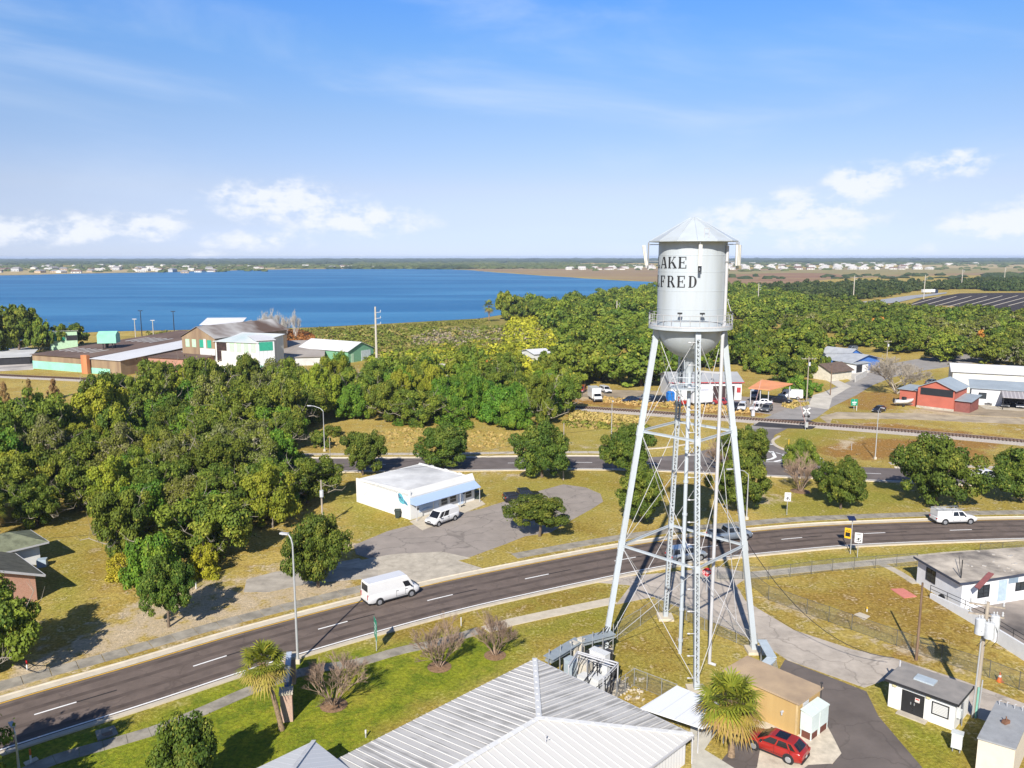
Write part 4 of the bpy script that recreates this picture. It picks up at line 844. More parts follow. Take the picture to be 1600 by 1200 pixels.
def far_wood(name, poly, spacing, hr, rr, key, seed, per=None):
    """far-off trees that read as one mass: one object"""
    Pg = gpoly(poly); rng = random.Random(seed); xs = [p[0] for p in Pg]; ys = [p[1] for p in Pg]; pts = []; cells = {}
    A = abs(sum(Pg[i][0]*Pg[(i+1) % len(Pg)][1]-Pg[(i+1) % len(Pg)][0]*Pg[i][1] for i in range(len(Pg))))/2
    for _ in range(int(A/spacing**2*8*max(1, (max(xs)-min(xs))*(max(ys)-min(ys))/A))):
        x = rng.uniform(min(xs), max(xs)); y = rng.uniform(min(ys), max(ys)); c = (int(x//spacing), int(y//spacing))
        if not inside(x, y, Pg): continue
        if any((x-a)**2+(y-b)**2 < spacing**2 for i in (-1, 0, 1) for j in (-1, 0, 1) for a, b in cells.get((c[0]+i, c[1]+j), [])): continue
        cells.setdefault(c, []).append((x, y)); pts.append((x, y))
    V = []; T = []; srcs = CR[key][1]; base = []
    for me in srcs:
        q = np.empty(len(me.vertices)*3, np.float32); me.vertices.foreach_get('co', q); tt = np.empty(len(me.vertices)*4, np.float32); me.color_attributes['tint'].data.foreach_get('color', tt); base.append((q.reshape(-1, 4, 3), tt.reshape(-1, 4, 4)))
    for x, y in pts:
        q, tt = rng.choice(base); k = per or len(q); q = q[:k]; tt = tt[:k]; a = rng.random()*6.28; r = rng.uniform(*rr); h = rng.uniform(*hr); c_, s_ = cos(a), sin(a); grow = 1. if not per else 1.+(len(base[0][0])/per)**.5*.35-.35
        ctr = q.mean(1, keepdims=True); q = ctr+(q-ctr)*grow
        V.append(np.stack([(q[..., 0]*c_-q[..., 1]*s_)*r+x, (q[..., 0]*s_+q[..., 1]*c_)*r+y, q[..., 2]*h*.95], -1)); t2 = tt.copy(); sh = rng.uniform(-.3, .3); t2[..., 0] = np.clip(t2[..., 0]+sh, 0, 1); T.append(t2)
    V = np.concatenate(V).reshape(-1, 3); T = np.concatenate(T).reshape(-1, 4); m = len(V)//4
    me = bpy.data.meshes.new(name); me.vertices.add(len(V)); me.vertices.foreach_set('co', V.astype(np.float32).ravel()); me.loops.add(4*m); me.loops.foreach_set('vertex_index', np.arange(4*m, dtype=np.int32)); me.polygons.add(m); me.polygons.foreach_set('loop_start', np.arange(0, 4*m, 4, dtype=np.int32)); me.update(calc_edges=True)
    at = me.color_attributes.new('tint', 'BYTE_COLOR', 'POINT'); at.data.foreach_set('color', T.ravel()); me.materials.append(srcs[0].materials[0]); o = bpy.data.objects.new(name, me); COL.objects.link(o); o['kind'] = 'stuff'; return len(pts)
print('far', far_wood('woodland', [(800,492),(1010,462),(1140,457),(1240,475),(1250,510),(1110,522),(1010,512),(885,538),(850,505)], 15, (8, 13), (8, 12), 'oak', 21, 2600))
print('far', far_wood('woodland', [(1150,462),(1240,470),(1340,482),(1420,492),(1620,500),(1700,520),(1420,518),(1240,512)], 15, (7, 11), (8, 12), 'camphor', 22, 2600))
print('far', far_wood('woodland', [(1150,462),(1180,455),(1240,450),(1330,447),(1440,447),(1560,441),(1640,441),(1640,449),(1500,453),(1420,456),(1380,464),(1340,468),(1260,470)], 15, (8, 12), (9, 12), 'distant', 23))
print('far', far_wood('woodland', [(1535,456),(1560,447),(1700,444),(1700,456)], 14, (9, 13), (8, 11), 'distant', 24))
print('TREES', n)
for (x, y, w, tp, k), lb in zip(((1235,600,70,560,'oak'),(1265,590,60,545,'oak'),(1245,622,44,583,'vine'),(1275,612,30,592,'vinebush'),(1205,585,60,548,'camphor'),(1180,580,56,540,'camphor')), ('wide dark tree right behind the orange canopy', 'tall dark tree left of the cream house', 'leafy vine covered tree at the wooden corner pole', 'low green bush between the corner pole and the street', 'yellow green tree behind the left end of the orange canopy', 'yellow green tree behind the repair shop roof')): tpx(k, x, y, w, tp, lb, 'trees between the orange canopy and the street', lod=1, basef=.03)
for (x, y, w, tp, k), lb in zip(((95,545,40,508,'oak'),(30,548,80,478,'oak'),(-10,560,80,485,'oak'),(62,548,40,490,'camphor'),(118,540,50,507,'oak'),(78,545,30,505,'yellow')), ('dark pointed tree behind the pale green open shed', 'tallest broad dark tree on the lake shore at the left', 'broad dark tree cut by the left edge at the lake', 'yellow green tree between the tall left tree and the shed', 'low dark tree above the pale green shed roof', 'small yellow tree beside the pale green shed')): tpx(k, x, y, w, tp, lb, 'lake shore trees left of the packing house', lod=1, basef=.1)
tpx('brown', 8, 632, 24, 597, 'green pointed young cypress at the left edge of the field', lod=1, basef=.1); tpx('brown', 45, 630, 24, 592, 'brown young cypress in the yellow field nearest the left edge', lod=1, basef=.1); tpx('brown', 84, 622, 28, 592, 'wide brown young cypress in the yellow field', lod=1, basef=.1)
tpx('bush', 106, 576, 20, 564, 'small green bush against the mint green wall', cat='bush', lod=1, basef=0)
tpx('camphor', 735, 590, 70, 534, 'big leafy green tree standing before the marsh', lod=1, basef=0)
tpx('orange', 765, 598, 26, 560, 'orange leafed tree between green trees before the marsh', lod=1, basef=.05); tpx('bright', 795, 590, 60, 540, 'tree right of the orange leafed one before the marsh', lod=1, basef=.0)
tpx('oak', 885, 545, 20, 500, 'narrow dark tree amid the yellow marsh bushes', lod=1, basef=0)
for x, y, w, tp in ((790,500,44,457),(812,500,50,463),(838,498,40,464)): tpx('oak', x, y, w, tp, 'dark tree at the corner of the lake shore', 'dark trees at the corner of the lake shore', lod=1, basef=.05)
for x, y, w, tp, k in ((650,668,30,652,'bush'),(625,665,26,650,'vinebush'),(520,680,44,658,'bush'),(500,700,40,672,'oak')): tpx(k, x, y, w, tp, 'low bush at the grassy edge of the green wood', 'bushes at the edge of the green wood', 'bush', lod=1, basef=0)
# marsh shrubs: countless, one mass
def scatter(name, poly, n, hs, leaf, m, per=26, seed=4, stretch=1.):
    rng = np.random.RandomState(seed); Pg = np.array(gpoly(poly)); lo, hi = Pg.min(0), Pg.max(0); Q = rng.rand(n*6, 2)*(hi-lo)+lo; Q = Q[sdf(Q, Pg) > 0][:n]; k = len(Q)
    s = rng.uniform(hs[0], hs[1], k); C = np.repeat(np.column_stack([Q, np.zeros(k)]), per, 0); S = np.repeat(s, per); d = rng.randn(k*per, 3); d /= np.linalg.norm(d, axis=1, keepdims=True); d[:, 2] = np.abs(d[:, 2])
    C = C+d*S[:, None]*np.array([stretch, stretch, .9])*(.6+.4*rng.rand(k*per, 1)); Nn = d+rng.randn(k*per, 3)*.4; Nn /= np.linalg.norm(Nn, axis=1, keepdims=True)
    t = np.stack([np.repeat(rng.rand(k), per), np.repeat((rng.rand(k) < .2)*.8, per)], 1)
    me = leaf_mesh(name, C, Nn, leaf*(.6+.8*rng.rand(k*per)), t, m, rng=rng); o = bpy.data.objects.new(name, me); COL.objects.link(o); o['kind'] = 'stuff'; return o
marshm = leafmat('marsh_scrub', (.13,.165,.026), (.23,.235,.04), (.34,.26,.09)); greym = leafmat('grey_scrub', (.24,.20,.13), (.30,.25,.17), (.36,.31,.22)); rustm = leafmat('rust_scrub', (.28,.11,.03), (.36,.15,.04), (.20,.13,.05)); reedm = leafmat('reed_leaf', (.12,.13,.025), (.19,.18,.035), (.28,.24,.07))
scatter('marsh_scrub', [(470,545),(520,520),(700,515),(880,512),(900,560),(800,572),(600,565),(500,560)], 1500, (1.2, 3), .55, marshm, 30)
scatter('yellow_scrub', [(700,560),(780,545),(800,500),(860,488),(940,496),(975,515),(900,560),(860,585),(780,585)], 700, (2, 4), .6, LEAF['yellow'], 60, seed=5)
scatter('yellow_scrub', [(640,548),(780,536),(900,530),(930,548),(880,566),(700,566)], 420, (1.6, 3.2), .55, LEAF['bright'], 60, seed=16)
scatter('yellow_scrub', [(570,560),(700,550),(740,560),(700,572),(600,575)], 160, (1.5, 3), .5, LEAF['bright'], 60, seed=6)
scatter('grey_scrub', [(640,530),(700,516),(860,518),(870,540),(740,546),(650,542)], 500, (1.2, 2.6), .5, greym, 26, seed=7)
scatter('rust_scrub', [(400,532),(410,518),(470,520),(492,530),(480,538),(430,538)], 150, (1.5, 3.2), .5, rustm, 60, seed=8)
scatter('shore_reeds', [(230,520),(420,517),(600,510),(760,500),(770,506),(600,516),(500,524),(400,530),(230,530)], 900, (.8, 1.8), .4, reedm, 20, seed=9)
scatter('scrub', [(880,658),(1010,668),(1010,674),(890,668)], 120, (.4, 1.), .3, marshm, 30, seed=11)
scatter('dry_grass', [(450,700),(640,668),(800,678),(790,700),(640,700)], 420, (.15, .42), .22, leafmat('dry_grass_blades', (.42,.31,.09), (.50,.38,.14), (.30,.26,.06)), 22, seed=12)
scatter('dry_grass', [(890,643),(1010,655),(1000,662),(890,658)], 380, (.4, .9), .28, bpy.data.materials['dry_grass_blades'], 22, seed=13)
scatter('dry_grass', [(930,620),(1180,640),(1160,648),(930,628)], 300, (.3, .7), .28, bpy.data.materials['dry_grass_blades'], 18, seed=14)
scatter('dry_grass', [(1230,625),(1262,632),(1240,640),(1222,636)], 60, (.4, .9), .28, bpy.data.materials['dry_grass_blades'], 22, seed=15)
# ================================================================ FAR COUNTRY
def lumps(name, bands, m, seed):
    """far-off woodland: canopy humps, one mass"""
    rng = np.random.RandomState(seed); V = []; F = []; k = 0
    ring = 7; tmpl = []
    for lv, (rr, zz) in enumerate(((1., 0.), (1.02, .45), (.62, .85))):
        for i in range(ring): a = 2*pi*(i+.5*lv)/ring; tmpl.append((rr*cos(a), rr*sin(a), zz))
    tmpl.append((0, 0, 1.)); tmpl = np.array(tmpl); fs = []
    for lv in range(2):
        for i in range(ring): j = (i+1) % ring; fs += [(lv*ring+i, lv*ring+j, (lv+1)*ring+j, (lv+1)*ring+i)]
    tops = [(2*ring+i, 2*ring+(i+1) % ring, 3*ring) for i in range(ring)]
    for x0, x1, d0, d1, n, h, r in bands:
        d = rng.uniform(d0, d1, n); a = np.interp(rng.rand(n), [0, 1], [(x0-800)/CF, (x1-800)/CF]); X = a*d; hh = rng.uniform(.6, 1.15, n)*h; R_ = rng.uniform(.6, 1.5, n)*r
        for i in range(n):
            t = tmpl*(1+.25*rng.randn(len(tmpl), 1)); V.append(np.column_stack([X[i]+t[:, 0]*R_[i], d[i]+t[:, 1]*R_[i]*.8, np.maximum(tmpl[:, 2]*hh[i]*(1+.15*rng.randn(len(tmpl))), 0)])); F += [tuple(q+k for q in f) for f in fs+tops]; k += len(tmpl)
    me = bpy.data.meshes.new(name); me.from_pydata(np.concatenate(V).tolist(), [], F); me.materials.append(m); o = bpy.data.objects.new(name, me); COL.objects.link(o); o['kind'] = 'stuff'
fw = mat('far_canopy', (.050,.075,.022), .95, col2=(.11,.12,.035), scale=.02, detail=6)
fw2 = mat('far_canopy_dark', (.028,.045,.016), .95, col2=(.055,.075,.024), scale=.02, detail=6)
# (photo column from, to, distance from, to, how many, height, radius)
lumps('far_woodland', [(-300,1900,6500,11500,2600,15,90),(-300,1900,4300,6500,1100,11,55),(-200,700,3600,4600,500,9,34)], fw2, 31)
lumps('far_woodland', [(-200,560,2450,3600,420,7,13),(-100,420,1900,2450,90,6,9),(560,900,2700,4200,700,9,22),(560,900,2420,2700,300,8,14),(880,1000,2600,3300,120,8,16),(1150,1700,3400,4300,260,8,22),(900,1700,1950,3300,110,6,10)], fw, 32)
lumps('far_woodland', [(660,730,2350,2700,200,9,16),(520,660,2400,2600,60,8,13),(1540,1700,1200,1450,120,9,14),(1140,1500,1250,1550,35,5,8)], fw2, 33)
wallc = [mat('far_house_white', (.62,.60,.55), .8, var=.08), mat('far_house_tan', (.50,.38,.26), .8, var=.1), mat('far_house_grey', (.42,.42,.42), .8, var=.1)]
roofc = [mat('far_roof_grey', (.26,.25,.25), .85, var=.1), mat('far_roof_pale', (.52,.50,.47), .8, var=.1), mat('far_roof_brown', (.20,.13,.10), .85, var=.1)]
HS = []
for i in range(5):                                  # gabled houses: walls and roof in one small mesh each
    mb = MB(); w, d, h = 15+i, 10+(i % 3)*2, 3.2+(i == 3)*2.6
    mb.box((0, 0, h/2), (w, d, h)); mb.cur = 1
    if i % 2: mb.add([(-w/2-.5, -d/2-.5, h), (w/2+.5, -d/2-.5, h), (w/2+.5, d/2+.5, h), (-w/2-.5, d/2+.5, h), (-w/2+3, 0, h+3), (w/2-3, 0, h+3)], [(0, 1, 5, 4), (2, 3, 4, 5), (1, 2, 5), (3, 0, 4), (3, 2, 1, 0)])
    else: mb.add([(-w/2-.5, -d/2-.5, h), (w/2+.5, -d/2-.5, h), (w/2+.5, d/2+.5, h), (-w/2-.5, d/2+.5, h), (-w/2, 0, h+2.8), (w/2, 0, h+2.8)], [(0, 1, 5, 4), (2, 3, 4, 5), (1, 2, 5), (3, 0, 4), (3, 2, 1, 0)])
    mb.cur = 2
    for k in range(3): mb.box((-w/2+2.5+k*(w-5)/2, -d/2-.02, 1.6), (1.6, .1, 1.4))
    o = mb.build('house', [wallc[(0, 1, 0, 2, 0)[i]], roofc[(1, 0, 2, 0, 1)[i]], mat('far_glass', (.05,.06,.08), .3)]); HS.append(o.data); bpy.data.objects.remove(o)
rh = random.Random(5)
def far_houses(n, x0, x1, d0, d1, pick, label, group, rows=0, s=(1., 1.3)):
    for i in range(n):
        if rows: k = i % rows; d = d0+(d1-d0)*k/(rows-1)+rh.uniform(-8, 8); px = x0+(x1-x0)*((i//rows)+rh.uniform(.3, .7))/(n/rows)
        else: d = rh.uniform(d0, d1); px = rh.uniform(x0, x1)
        o = bpy.data.objects.new('house', HS[rh.choice(pick)]); COL.objects.link(o); o.location = ((px-800)/CF*d, d, 0); o.rotation_euler = (0, 0, rh.uniform(-.5, .5)+(rh.random() < .4)*pi/2)
        q = rh.uniform(*s); o.scale = (q, q, q); tag(o, label, 'house', group)
far_houses(38, -20, 340, 1830, 2350, [0,1,2,3,4], 'far small house on the opposite lake shore at the left', 'houses on the far left lake shore')
far_houses(28, 0, 560, 2450, 3300, [0,1,2,4], 'tiny house among trees behind the far left lake shore', 'houses behind the far left lake shore')
far_houses(5, 575, 600, 2480, 2560, [1,1], 'small tan house on the far shore in the middle', 'houses on the middle far shore'); far_houses(3, 632, 650, 2500, 2700, [1], 'red roofed house on the middle far shore', 'red roofed houses on the middle far shore')
far_houses(190, 880, 1440, 2250, 3300, [0,2,4,4], 'pale roofed house in the new estate on the horizon at the right', 'houses of the pale estate at the right', rows=7, s=(.95, 1.25))
far_houses(20, 1040, 1600, 3300, 4100, [0,4], 'tiny pale house beyond the new estate', 'houses beyond the pale estate', s=(1., 1.5))
# ================================================================ BUILDINGS
glass = mat('window_glass', (.03,.04,.05), .12, var=.2, spec=.6)
wwall = mat('white_wall', (.66,.66,.64), .75, var=.05, scale=.5, detail=8)
wroof = mat('white_roof_coating', (.64,.64,.62), .6, col2=(.52,.52,.50), scale=.3, detail=8)
bluew = mat('pale_blue_paint', (.50,.60,.74), .5, var=.06)
brick = None
def stripemat(name, c1, c2, pitch, w=.12, direc=(1, 0, 0), rough=.62, metal=.0, dirt=None, dscale=.35, bumpd=.04):
    """ribbed metal sheet: ribs run across `direc`, slight relief, with weather stains"""
    if name in MATS: return MATS[name]
    m = bpy.data.materials.new(name); m.use_nodes = True; nt = m.node_tree; N = nt.nodes; L = nt.links; b = N['Principled BSDF']; b.inputs['Roughness'].default_value = rough; b.inputs['Metallic'].default_value = metal
    tc = N.new('ShaderNodeTexCoord'); vm = N.new('ShaderNodeVectorMath'); vm.operation = 'DOT_PRODUCT'; L.new(tc.outputs['Object'], vm.inputs[0]); d = Vector(direc).normalized(); vm.inputs[1].default_value = d
    f = N.new('ShaderNodeMath'); f.operation = 'DIVIDE'; L.new(vm.outputs['Value'], f.inputs[0]); f.inputs[1].default_value = pitch
    g = N.new('ShaderNodeMath'); g.operation = 'FRACT'; L.new(f.outputs[0], g.inputs[0]); h = N.new('ShaderNodeMath'); h.operation = 'LESS_THAN'; L.new(g.outputs[0], h.inputs[0]); h.inputs[1].default_value = w
    mx = N.new('ShaderNodeMix'); mx.data_type = 'RGBA'; L.new(h.outputs[0], mx.inputs['Factor']); mx.inputs['A'].default_value = (*c1, 1); mx.inputs['B'].default_value = (*c2, 1); o = mx.outputs['Result']
    if dirt:
        mp = N.new('ShaderNodeVectorMath'); mp.operation = 'SCALE'; mp.inputs['Scale'].default_value = 1; L.new(tc.outputs['Object'], mp.inputs[0])
        nz = N.new('ShaderNodeTexNoise'); nz.inputs['Scale'].default_value = dscale; nz.inputs['Detail'].default_value = 6; L.new(tc.outputs['Object'], nz.inputs['Vector'])
        wv = N.new('ShaderNodeTexNoise'); wv.noise_dimensions = '1D'; wv.inputs['Scale'].default_value = 1.7; wv.inputs['Detail'].default_value = 3; L.new(f.outputs[0], wv.inputs['W'])
        ad = N.new('ShaderNodeMath'); ad.operation = 'ADD'; L.new(nz.outputs[0], ad.inputs[0]); L.new(wv.outputs[0], ad.inputs[1])
        mr = N.new('ShaderNodeMapRange'); mr.interpolation_type = 'SMOOTHSTEP'; mr.inputs['From Min'].default_value = dirt[3]; mr.inputs['From Max'].default_value = dirt[3]+.22; mr.inputs['To Max'].default_value = .9; L.new(ad.outputs[0], mr.inputs[0])
        m2 = N.new('ShaderNodeMix'); m2.data_type = 'RGBA'; L.new(mr.outputs[0], m2.inputs['Factor']); L.new(o, m2.inputs['A']); m2.inputs['B'].default_value = (*dirt[:3], 1); o = m2.outputs['Result']
    L.new(o, b.inputs['Base Color']); bp = N.new('ShaderNodeBump'); bp.inputs['Strength'].default_value = .6; bp.inputs['Distance'].default_value = bumpd; L.new(h.outputs[0], bp.inputs['Height']); L.new(bp.outputs[0], b.inputs['Normal'])
    MATS[name] = m; return m
def brickmat(name, c1, c2, mortar, sc=3.2):
    m = bpy.data.materials.new(name); m.use_nodes = True; nt = m.node_tree; N = nt.nodes; L = nt.links; b = N['Principled BSDF']; b.inputs['Roughness'].default_value = .9
    tc = N.new('ShaderNodeTexCoord'); sx = N.new('ShaderNodeSeparateXYZ'); L.new(tc.outputs['Object'], sx.inputs[0]); ad = N.new('ShaderNodeMath'); ad.operation = 'ADD'; L.new(sx.outputs[0], ad.inputs[0]); L.new(sx.outputs[1], ad.inputs[1])
    cb = N.new('ShaderNodeCombineXYZ'); L.new(ad.outputs[0], cb.inputs[0]); L.new(sx.outputs[2], cb.inputs[1])
    bt = N.new('ShaderNodeTexBrick'); bt.inputs['Scale'].default_value = sc; bt.inputs['Color1'].default_value = (*c1, 1); bt.inputs['Color2'].default_value = (*c2, 1); bt.inputs['Mortar'].default_value = (*mortar, 1); bt.inputs['Mortar Size'].default_value = .018
    L.new(cb.outputs[0], bt.inputs['Vector']); L.new(bt.outputs['Color'], b.inputs['Base Color']); return m
class Fr:                                           # local frame of a building: x along its front, y to the back
    def __init__(s, A, B):
        s.o = Vector((A[0], A[1], 0)); d = Vector((B[0]-A[0], B[1]-A[1], 0)); s.L = d.length; s.x = d.normalized(); s.y = Vector((-s.x.y, s.x.x, 0)); s.rz = atan2(s.x.y, s.x.x)
    def __call__(s, x, y, z=0): return s.o+s.x*x+s.y*y+Vector((0, 0, z))
    def box(s, mb, x0, x1, y0, y1, z0, z1): return mb.box(s((x0+x1)/2, (y0+y1)/2, (z0+z1)/2), (abs(x1-x0), abs(y1-y0), z1-z0), s.rz)
    def poly(s, mb, pts, th=None):                  # face through local points, thickness downwards
        P = [s(*p) for p in pts]; n = len(P)
        if th is None: return mb.add(P, [tuple(range(n))])
        Q = [p-Vector((0, 0, th)) for p in P]; return mb.add(P+Q, [tuple(range(n)), tuple(range(n, 2*n))[::-1]]+[(i+n, (i+1) % n+n, (i+1) % n, i) for i in range(n)])
def window(F, t, x0, x1, y, z0, z1, side='f', frame=None, mull=1, gl=None, bars=0):
    """window set in a wall (side f: faces -y, b: +y, l: faces -x at x=y, r: +x)"""
    fr = frame or mat('white_trim', (.62,.62,.60), .5, var=.05); w = .07; mb = MB()
    def bx(m, a0, a1, d0, d1, c0, c1):
        if side == 'f': F.box(m, a0, a1, y-d1, y-d0, c0, c1)
        elif side == 'b': F.box(m, a0, a1, y+d0, y+d1, c0, c1)
        elif side == 'l': F.box(m, y-d1, y-d0, a0, a1, c0, c1)
        else: F.box(m, y+d0, y+d1, a0, a1, c0, c1)
    bx(mb, x0, x1, 0, .06, z0-w, z0); bx(mb, x0, x1, 0, .06, z1, z1+w); bx(mb, x0-w, x0, 0, .06, z0-w, z1+w); bx(mb, x1, x1+w, 0, .06, z0-w, z1+w)
    for i in range(mull): xm = x0+(x1-x0)*(i+1)/(mull+1); bx(mb, xm-.03, xm+.03, .02, .05, z0, z1)
    for i in range(bars): zm = z0+(z1-z0)*(i+1)/(bars+1); bx(mb, x0, x1, .02, .045, zm-.025, zm+.025)
    wn = mb.build('window', fr, t); g = MB(); bx(g, x0, x1, 0, .018, z0, z1); g.build('pane', gl or glass, wn); return wn
def vx(me): pass

# ---- white shop
def shop():
    F = Fr(G(641, 812.5), G(741, 782)); L, D = F.L, 12.4; t = thing('shop', F(L/2, D/2), 'white flat roofed shop with pale blue awning beside the parking lot', 'shop')
    mb = MB(); F.box(mb, 0, L, 0, D, 0, 3.35); F.poly(mb, [(0, -.02, 3.3), (0, -.02, 4.1), (.02, .25, 4.1), (.02, D, 3.6), (0, D, 3.3)]); 
    F.poly(mb, [(0, .0, 3.35), (.22, .0, 3.35), (.22, .0, 4.1), (0, 0, 4.1)]); F.box(mb, .0, .22, .3, D, 3.35, 3.62); F.box(mb, L-.22, L, .3, D, 3.35, 3.62); F.box(mb, .22, L-.22, D-.2, D, 3.35, 3.45)
    for k in range(3): F.box(mb, L-.24, L-.0, 2.6+3.2*k, 3.2+3.2*k, 3.62, 3.75)
    mb.build('wall', wwall, t)
    rm = mat('shop_roof', (.66,.66,.645), .7, col2=(.36,.36,.36), scale=.16, detail=4)
    mb = MB(); F.poly(mb, [(.22, .25, 3.58), (L-.22, .25, 3.58), (L-.22, D-.2, 3.42), (.22, D-.2, 3.42)], .06); mb.build('roof', rm, t)
    mb = MB(); F.poly(mb, [(-.05, -.05, 3.25), (L+.05, -.05, 3.25), (L+.05, .45, 4.15), (-.05, .45, 4.15)], .08); F.box(mb, -.05, L+.05, -.06, 0, 3.1, 3.3); mb.build('fascia', wroof, t)
    ar = stripemat('awning_ribs', (.30,.40,.58), (.38,.47,.63), .3, .15, F.x); mb = MB(); F.poly(mb, [(-.05, -1.35, 2.35), (L+.05, -1.35, 2.35), (L+.05, -.03, 3.12), (-.05, -.03, 3.12)], .06); F.poly(mb, [(-.03, -1.33, 2.3), (-.03, -.02, 2.3), (-.03, -.02, 3.08)]); F.poly(mb, [(L+.03, -1.33, 2.3), (L+.03, -.02, 3.08), (L+.03, -.02, 2.3)]); mb.build('awning', ar, t)
    for x in (.12, 8.3, L-.12): mb = MB(); mb.tube(F(x, -1.25, 0), F(x, -1.25, 2.4), .05); mb.build('post', white, t)
    for x0, x1 in ((5.7, 6.9), (7.4, 8.6), (10.5, 11.7)): window(F, t, x0, x1, 0, .8, 2.15, mull=0, bars=2)
    bt = mat('banner_blue', (.20,.33,.55), .5, var=.1)
    mb = MB(); F.box(mb, 1.6, 4.1, -.06, -.005, .75, 2.1); sg = mb.build('window_banner', mat('banner_pale', (.42,.53,.68), .5, var=.1), t)
    mb = MB(); F.box(mb, 1.8, 3.9, -.08, -.062, 1.72, 1.95); sub(mb, 'lettering_band', bt, sg); mb = MB(); pts = [(1.9, .95), (2.4, 1.2), (3.0, 1.25), (3.8, 1.1), (3.9, .95), (3.2, 1.02), (2.5, .98)]; P = [F(x, -.075, z) for x, z in pts]; mb.add(P, [tuple(range(len(P)))]); sub(mb, 'swoosh', bt, sg)
    for x0, m_, lb in ((4.35, bluew, None), (9.1, bluew, None)):
        mb = MB(); F.box(mb, x0, x0+.95, -.05, -.0, .05, 2.1); d = mb.build('door', m_, t); h = MB(); F.box(h, x0+.8, x0+.86, -.09, -.05, 1.0, 1.15); sub(h, 'handle', grey, d)
    mb = MB(); F.box(mb, 9.95, 10.3, -.10, -.0, 1.5, 1.7); mb.build('mailbox', dark, t); mb = MB(); F.box(mb, 1.15, 1.45, -.08, -.0, 1.2, 1.4); mb.build('mailbox', dark, t)
    mb = MB(); F.box(mb, 8.7, 9.6, -1.0, -.6, .08, .1); mb.build('doormat', dark, t)
    # painted emblem near the front corner of the side wall: teal shape, dark letters in script
    tl = mat('emblem_teal', (.12,.42,.50), .6, var=.15); em = MB(); P = [(2.55, 3.25), (2.25, 3.42), (1.75, 3.3), (1.35, 2.75), (.65, 2.35), (.45, 2.0), (.7, 1.92), (1.1, 2.1), (1.6, 1.95), (2.2, 2.1), (2.5, 2.5)]
    em.add([F(-.02, y, z) for y, z in P], [tuple(range(len(P)))]); e = em.build('wall_emblem', tl, t)
    ln = MB()
    for a, b in (((2.5,3.25),(2.35,2.7)),((2.5,3.25),(2.2,3.1)),((2.2,3.1),(2.4,2.98)),((2.4,2.98),(2.1,2.8)),((2.1,2.8),(2.35,2.7)),((2.05,3.0),(1.95,2.6)),((1.8,2.95),(1.6,2.85)),((1.6,2.85),(1.75,2.5)),((1.75,2.5),(1.55,2.45)),((1.3,2.5),(.6,2.2)),((.6,2.2),(.55,2.02)),((1.2,2.3),(.75,2.05))): ln.bar(F(-.035, *a), F(-.035, *b), .03, .11, up=F.x)
    sub(ln, 'emblem_lettering', mat('emblem_navy', (.04,.06,.16), .6), e)
    return F
SHOP = shop()

# ---- hall with white ribbed hip roof
def hip(name, C1, C2, depth, h, rise, label, cat, ov=.0, ridge_full=True, walls=True):
    """C1-C2: eave corners of one end (world xy), body runs away from it to the right of C1->C2 turned inward"""
    F = Fr(C2, C1); W = F.L; t = thing(name, F(W/2, depth/2), label, cat); r = h+rise
    # frame: x from C2 to C1, y inward
    a, b, c, d = (0, 0, h), (W, 0, h), (W, depth, h), (0, depth, h); p, q = (W/2, W/2, r), (W/2, depth, r)
    stain = (.27,.26,.24, .96)
    pitch = .62
    me_ = stripemat(name+'_end_sheet', (.48,.465,.44), (.60,.59,.565), pitch, .05, F.x, dirt=stain); mf = stripemat(name+'_side_sheet', (.48,.465,.44), (.61,.60,.575), pitch, .05, F.y, dirt=(.28,.27,.25, .98)); mg = stripemat(name+'_clean_sheet', (.53,.52,.495), (.60,.59,.565), pitch, .05, F.y)
    mb = MB(); F.poly(mb, [a, p, b][::-1], .06); mb.build('roof_slope', me_, t)
    mb = MB(); F.poly(mb, [b, p, q, c][::-1], .06); mb.build('roof_slope', mf, t)
    mb = MB(); F.poly(mb, [a, d, q, p][::-1], .06); mb.build('roof_slope', mg, t)
    # standing ribs as real strips
    rb = MB(); n = int(W/pitch)
    for i in range(1, n):
        x = i*pitch; y = min(x, W-x); z = h+rise*y/(W/2); rb.bar(F(x, .02, h+.02), F(x, y, z+.02), .04, .045)
    for i in range(1, int(depth/pitch)):
        y = i*pitch; k = min(y, W/2); z = h+rise*k/(W/2)
        rb.bar(F(W-.02, y, h+.02), F(W-k, y, z+.02), .04, .045); rb.bar(F(.02, y, h+.02), F(k, y, z+.02), .04, .045)
    rb.build('roof_ribs', mat('rib_white', (.60,.59,.57), .45, var=.05), t)['kind'] = 'stuff'
    cap = MB()
    for u, v in ((a, p), (b, p), (p, q)): cap.bar(F(*u)+Vector((0, 0, .05)), F(*v)+Vector((0, 0, .07)), .42, .035)
    for u, v in ((a, p), (b, p), (p, q)):
        U, V = F(*u), F(*v); nn = int((V-U).length/1.1)
        for i in range(nn): w_ = U.lerp(V, (i+.5)/nn); cap.box((w_.x, w_.y, w_.z+.10), (.16, .1, .05), F.rz+.7)
    cap.build('ridge_cap', mat('cap_white', (.66,.66,.65), .45, var=.08), t)
    if walls:
        mb = MB(); F.box(mb, .35, W-.35, .35, depth, 0, h-.05); mb.build('wall', stripemat(name+'_siding', (.66,.66,.65), (.56,.56,.56), .35, .25, F.y, dirt=(.5,.5,.49,1.2)), t)
    g = MB(); g.bar(F(-.06, -.02, h-.08), F(-.06, depth, h-.08), .12, .12); g.bar(F(-.06, -.06, h-.08), F(W+.06, -.06, h-.08), .12, .12); g.tube(F(-.05, .1, h-.1), F(-.05, .1, .1), .05); g.build('gutter', white, t)
    return F, t
hH = 2.3
c1 = G(835, 1029, hH); c2 = G(1082, 1148, hH)
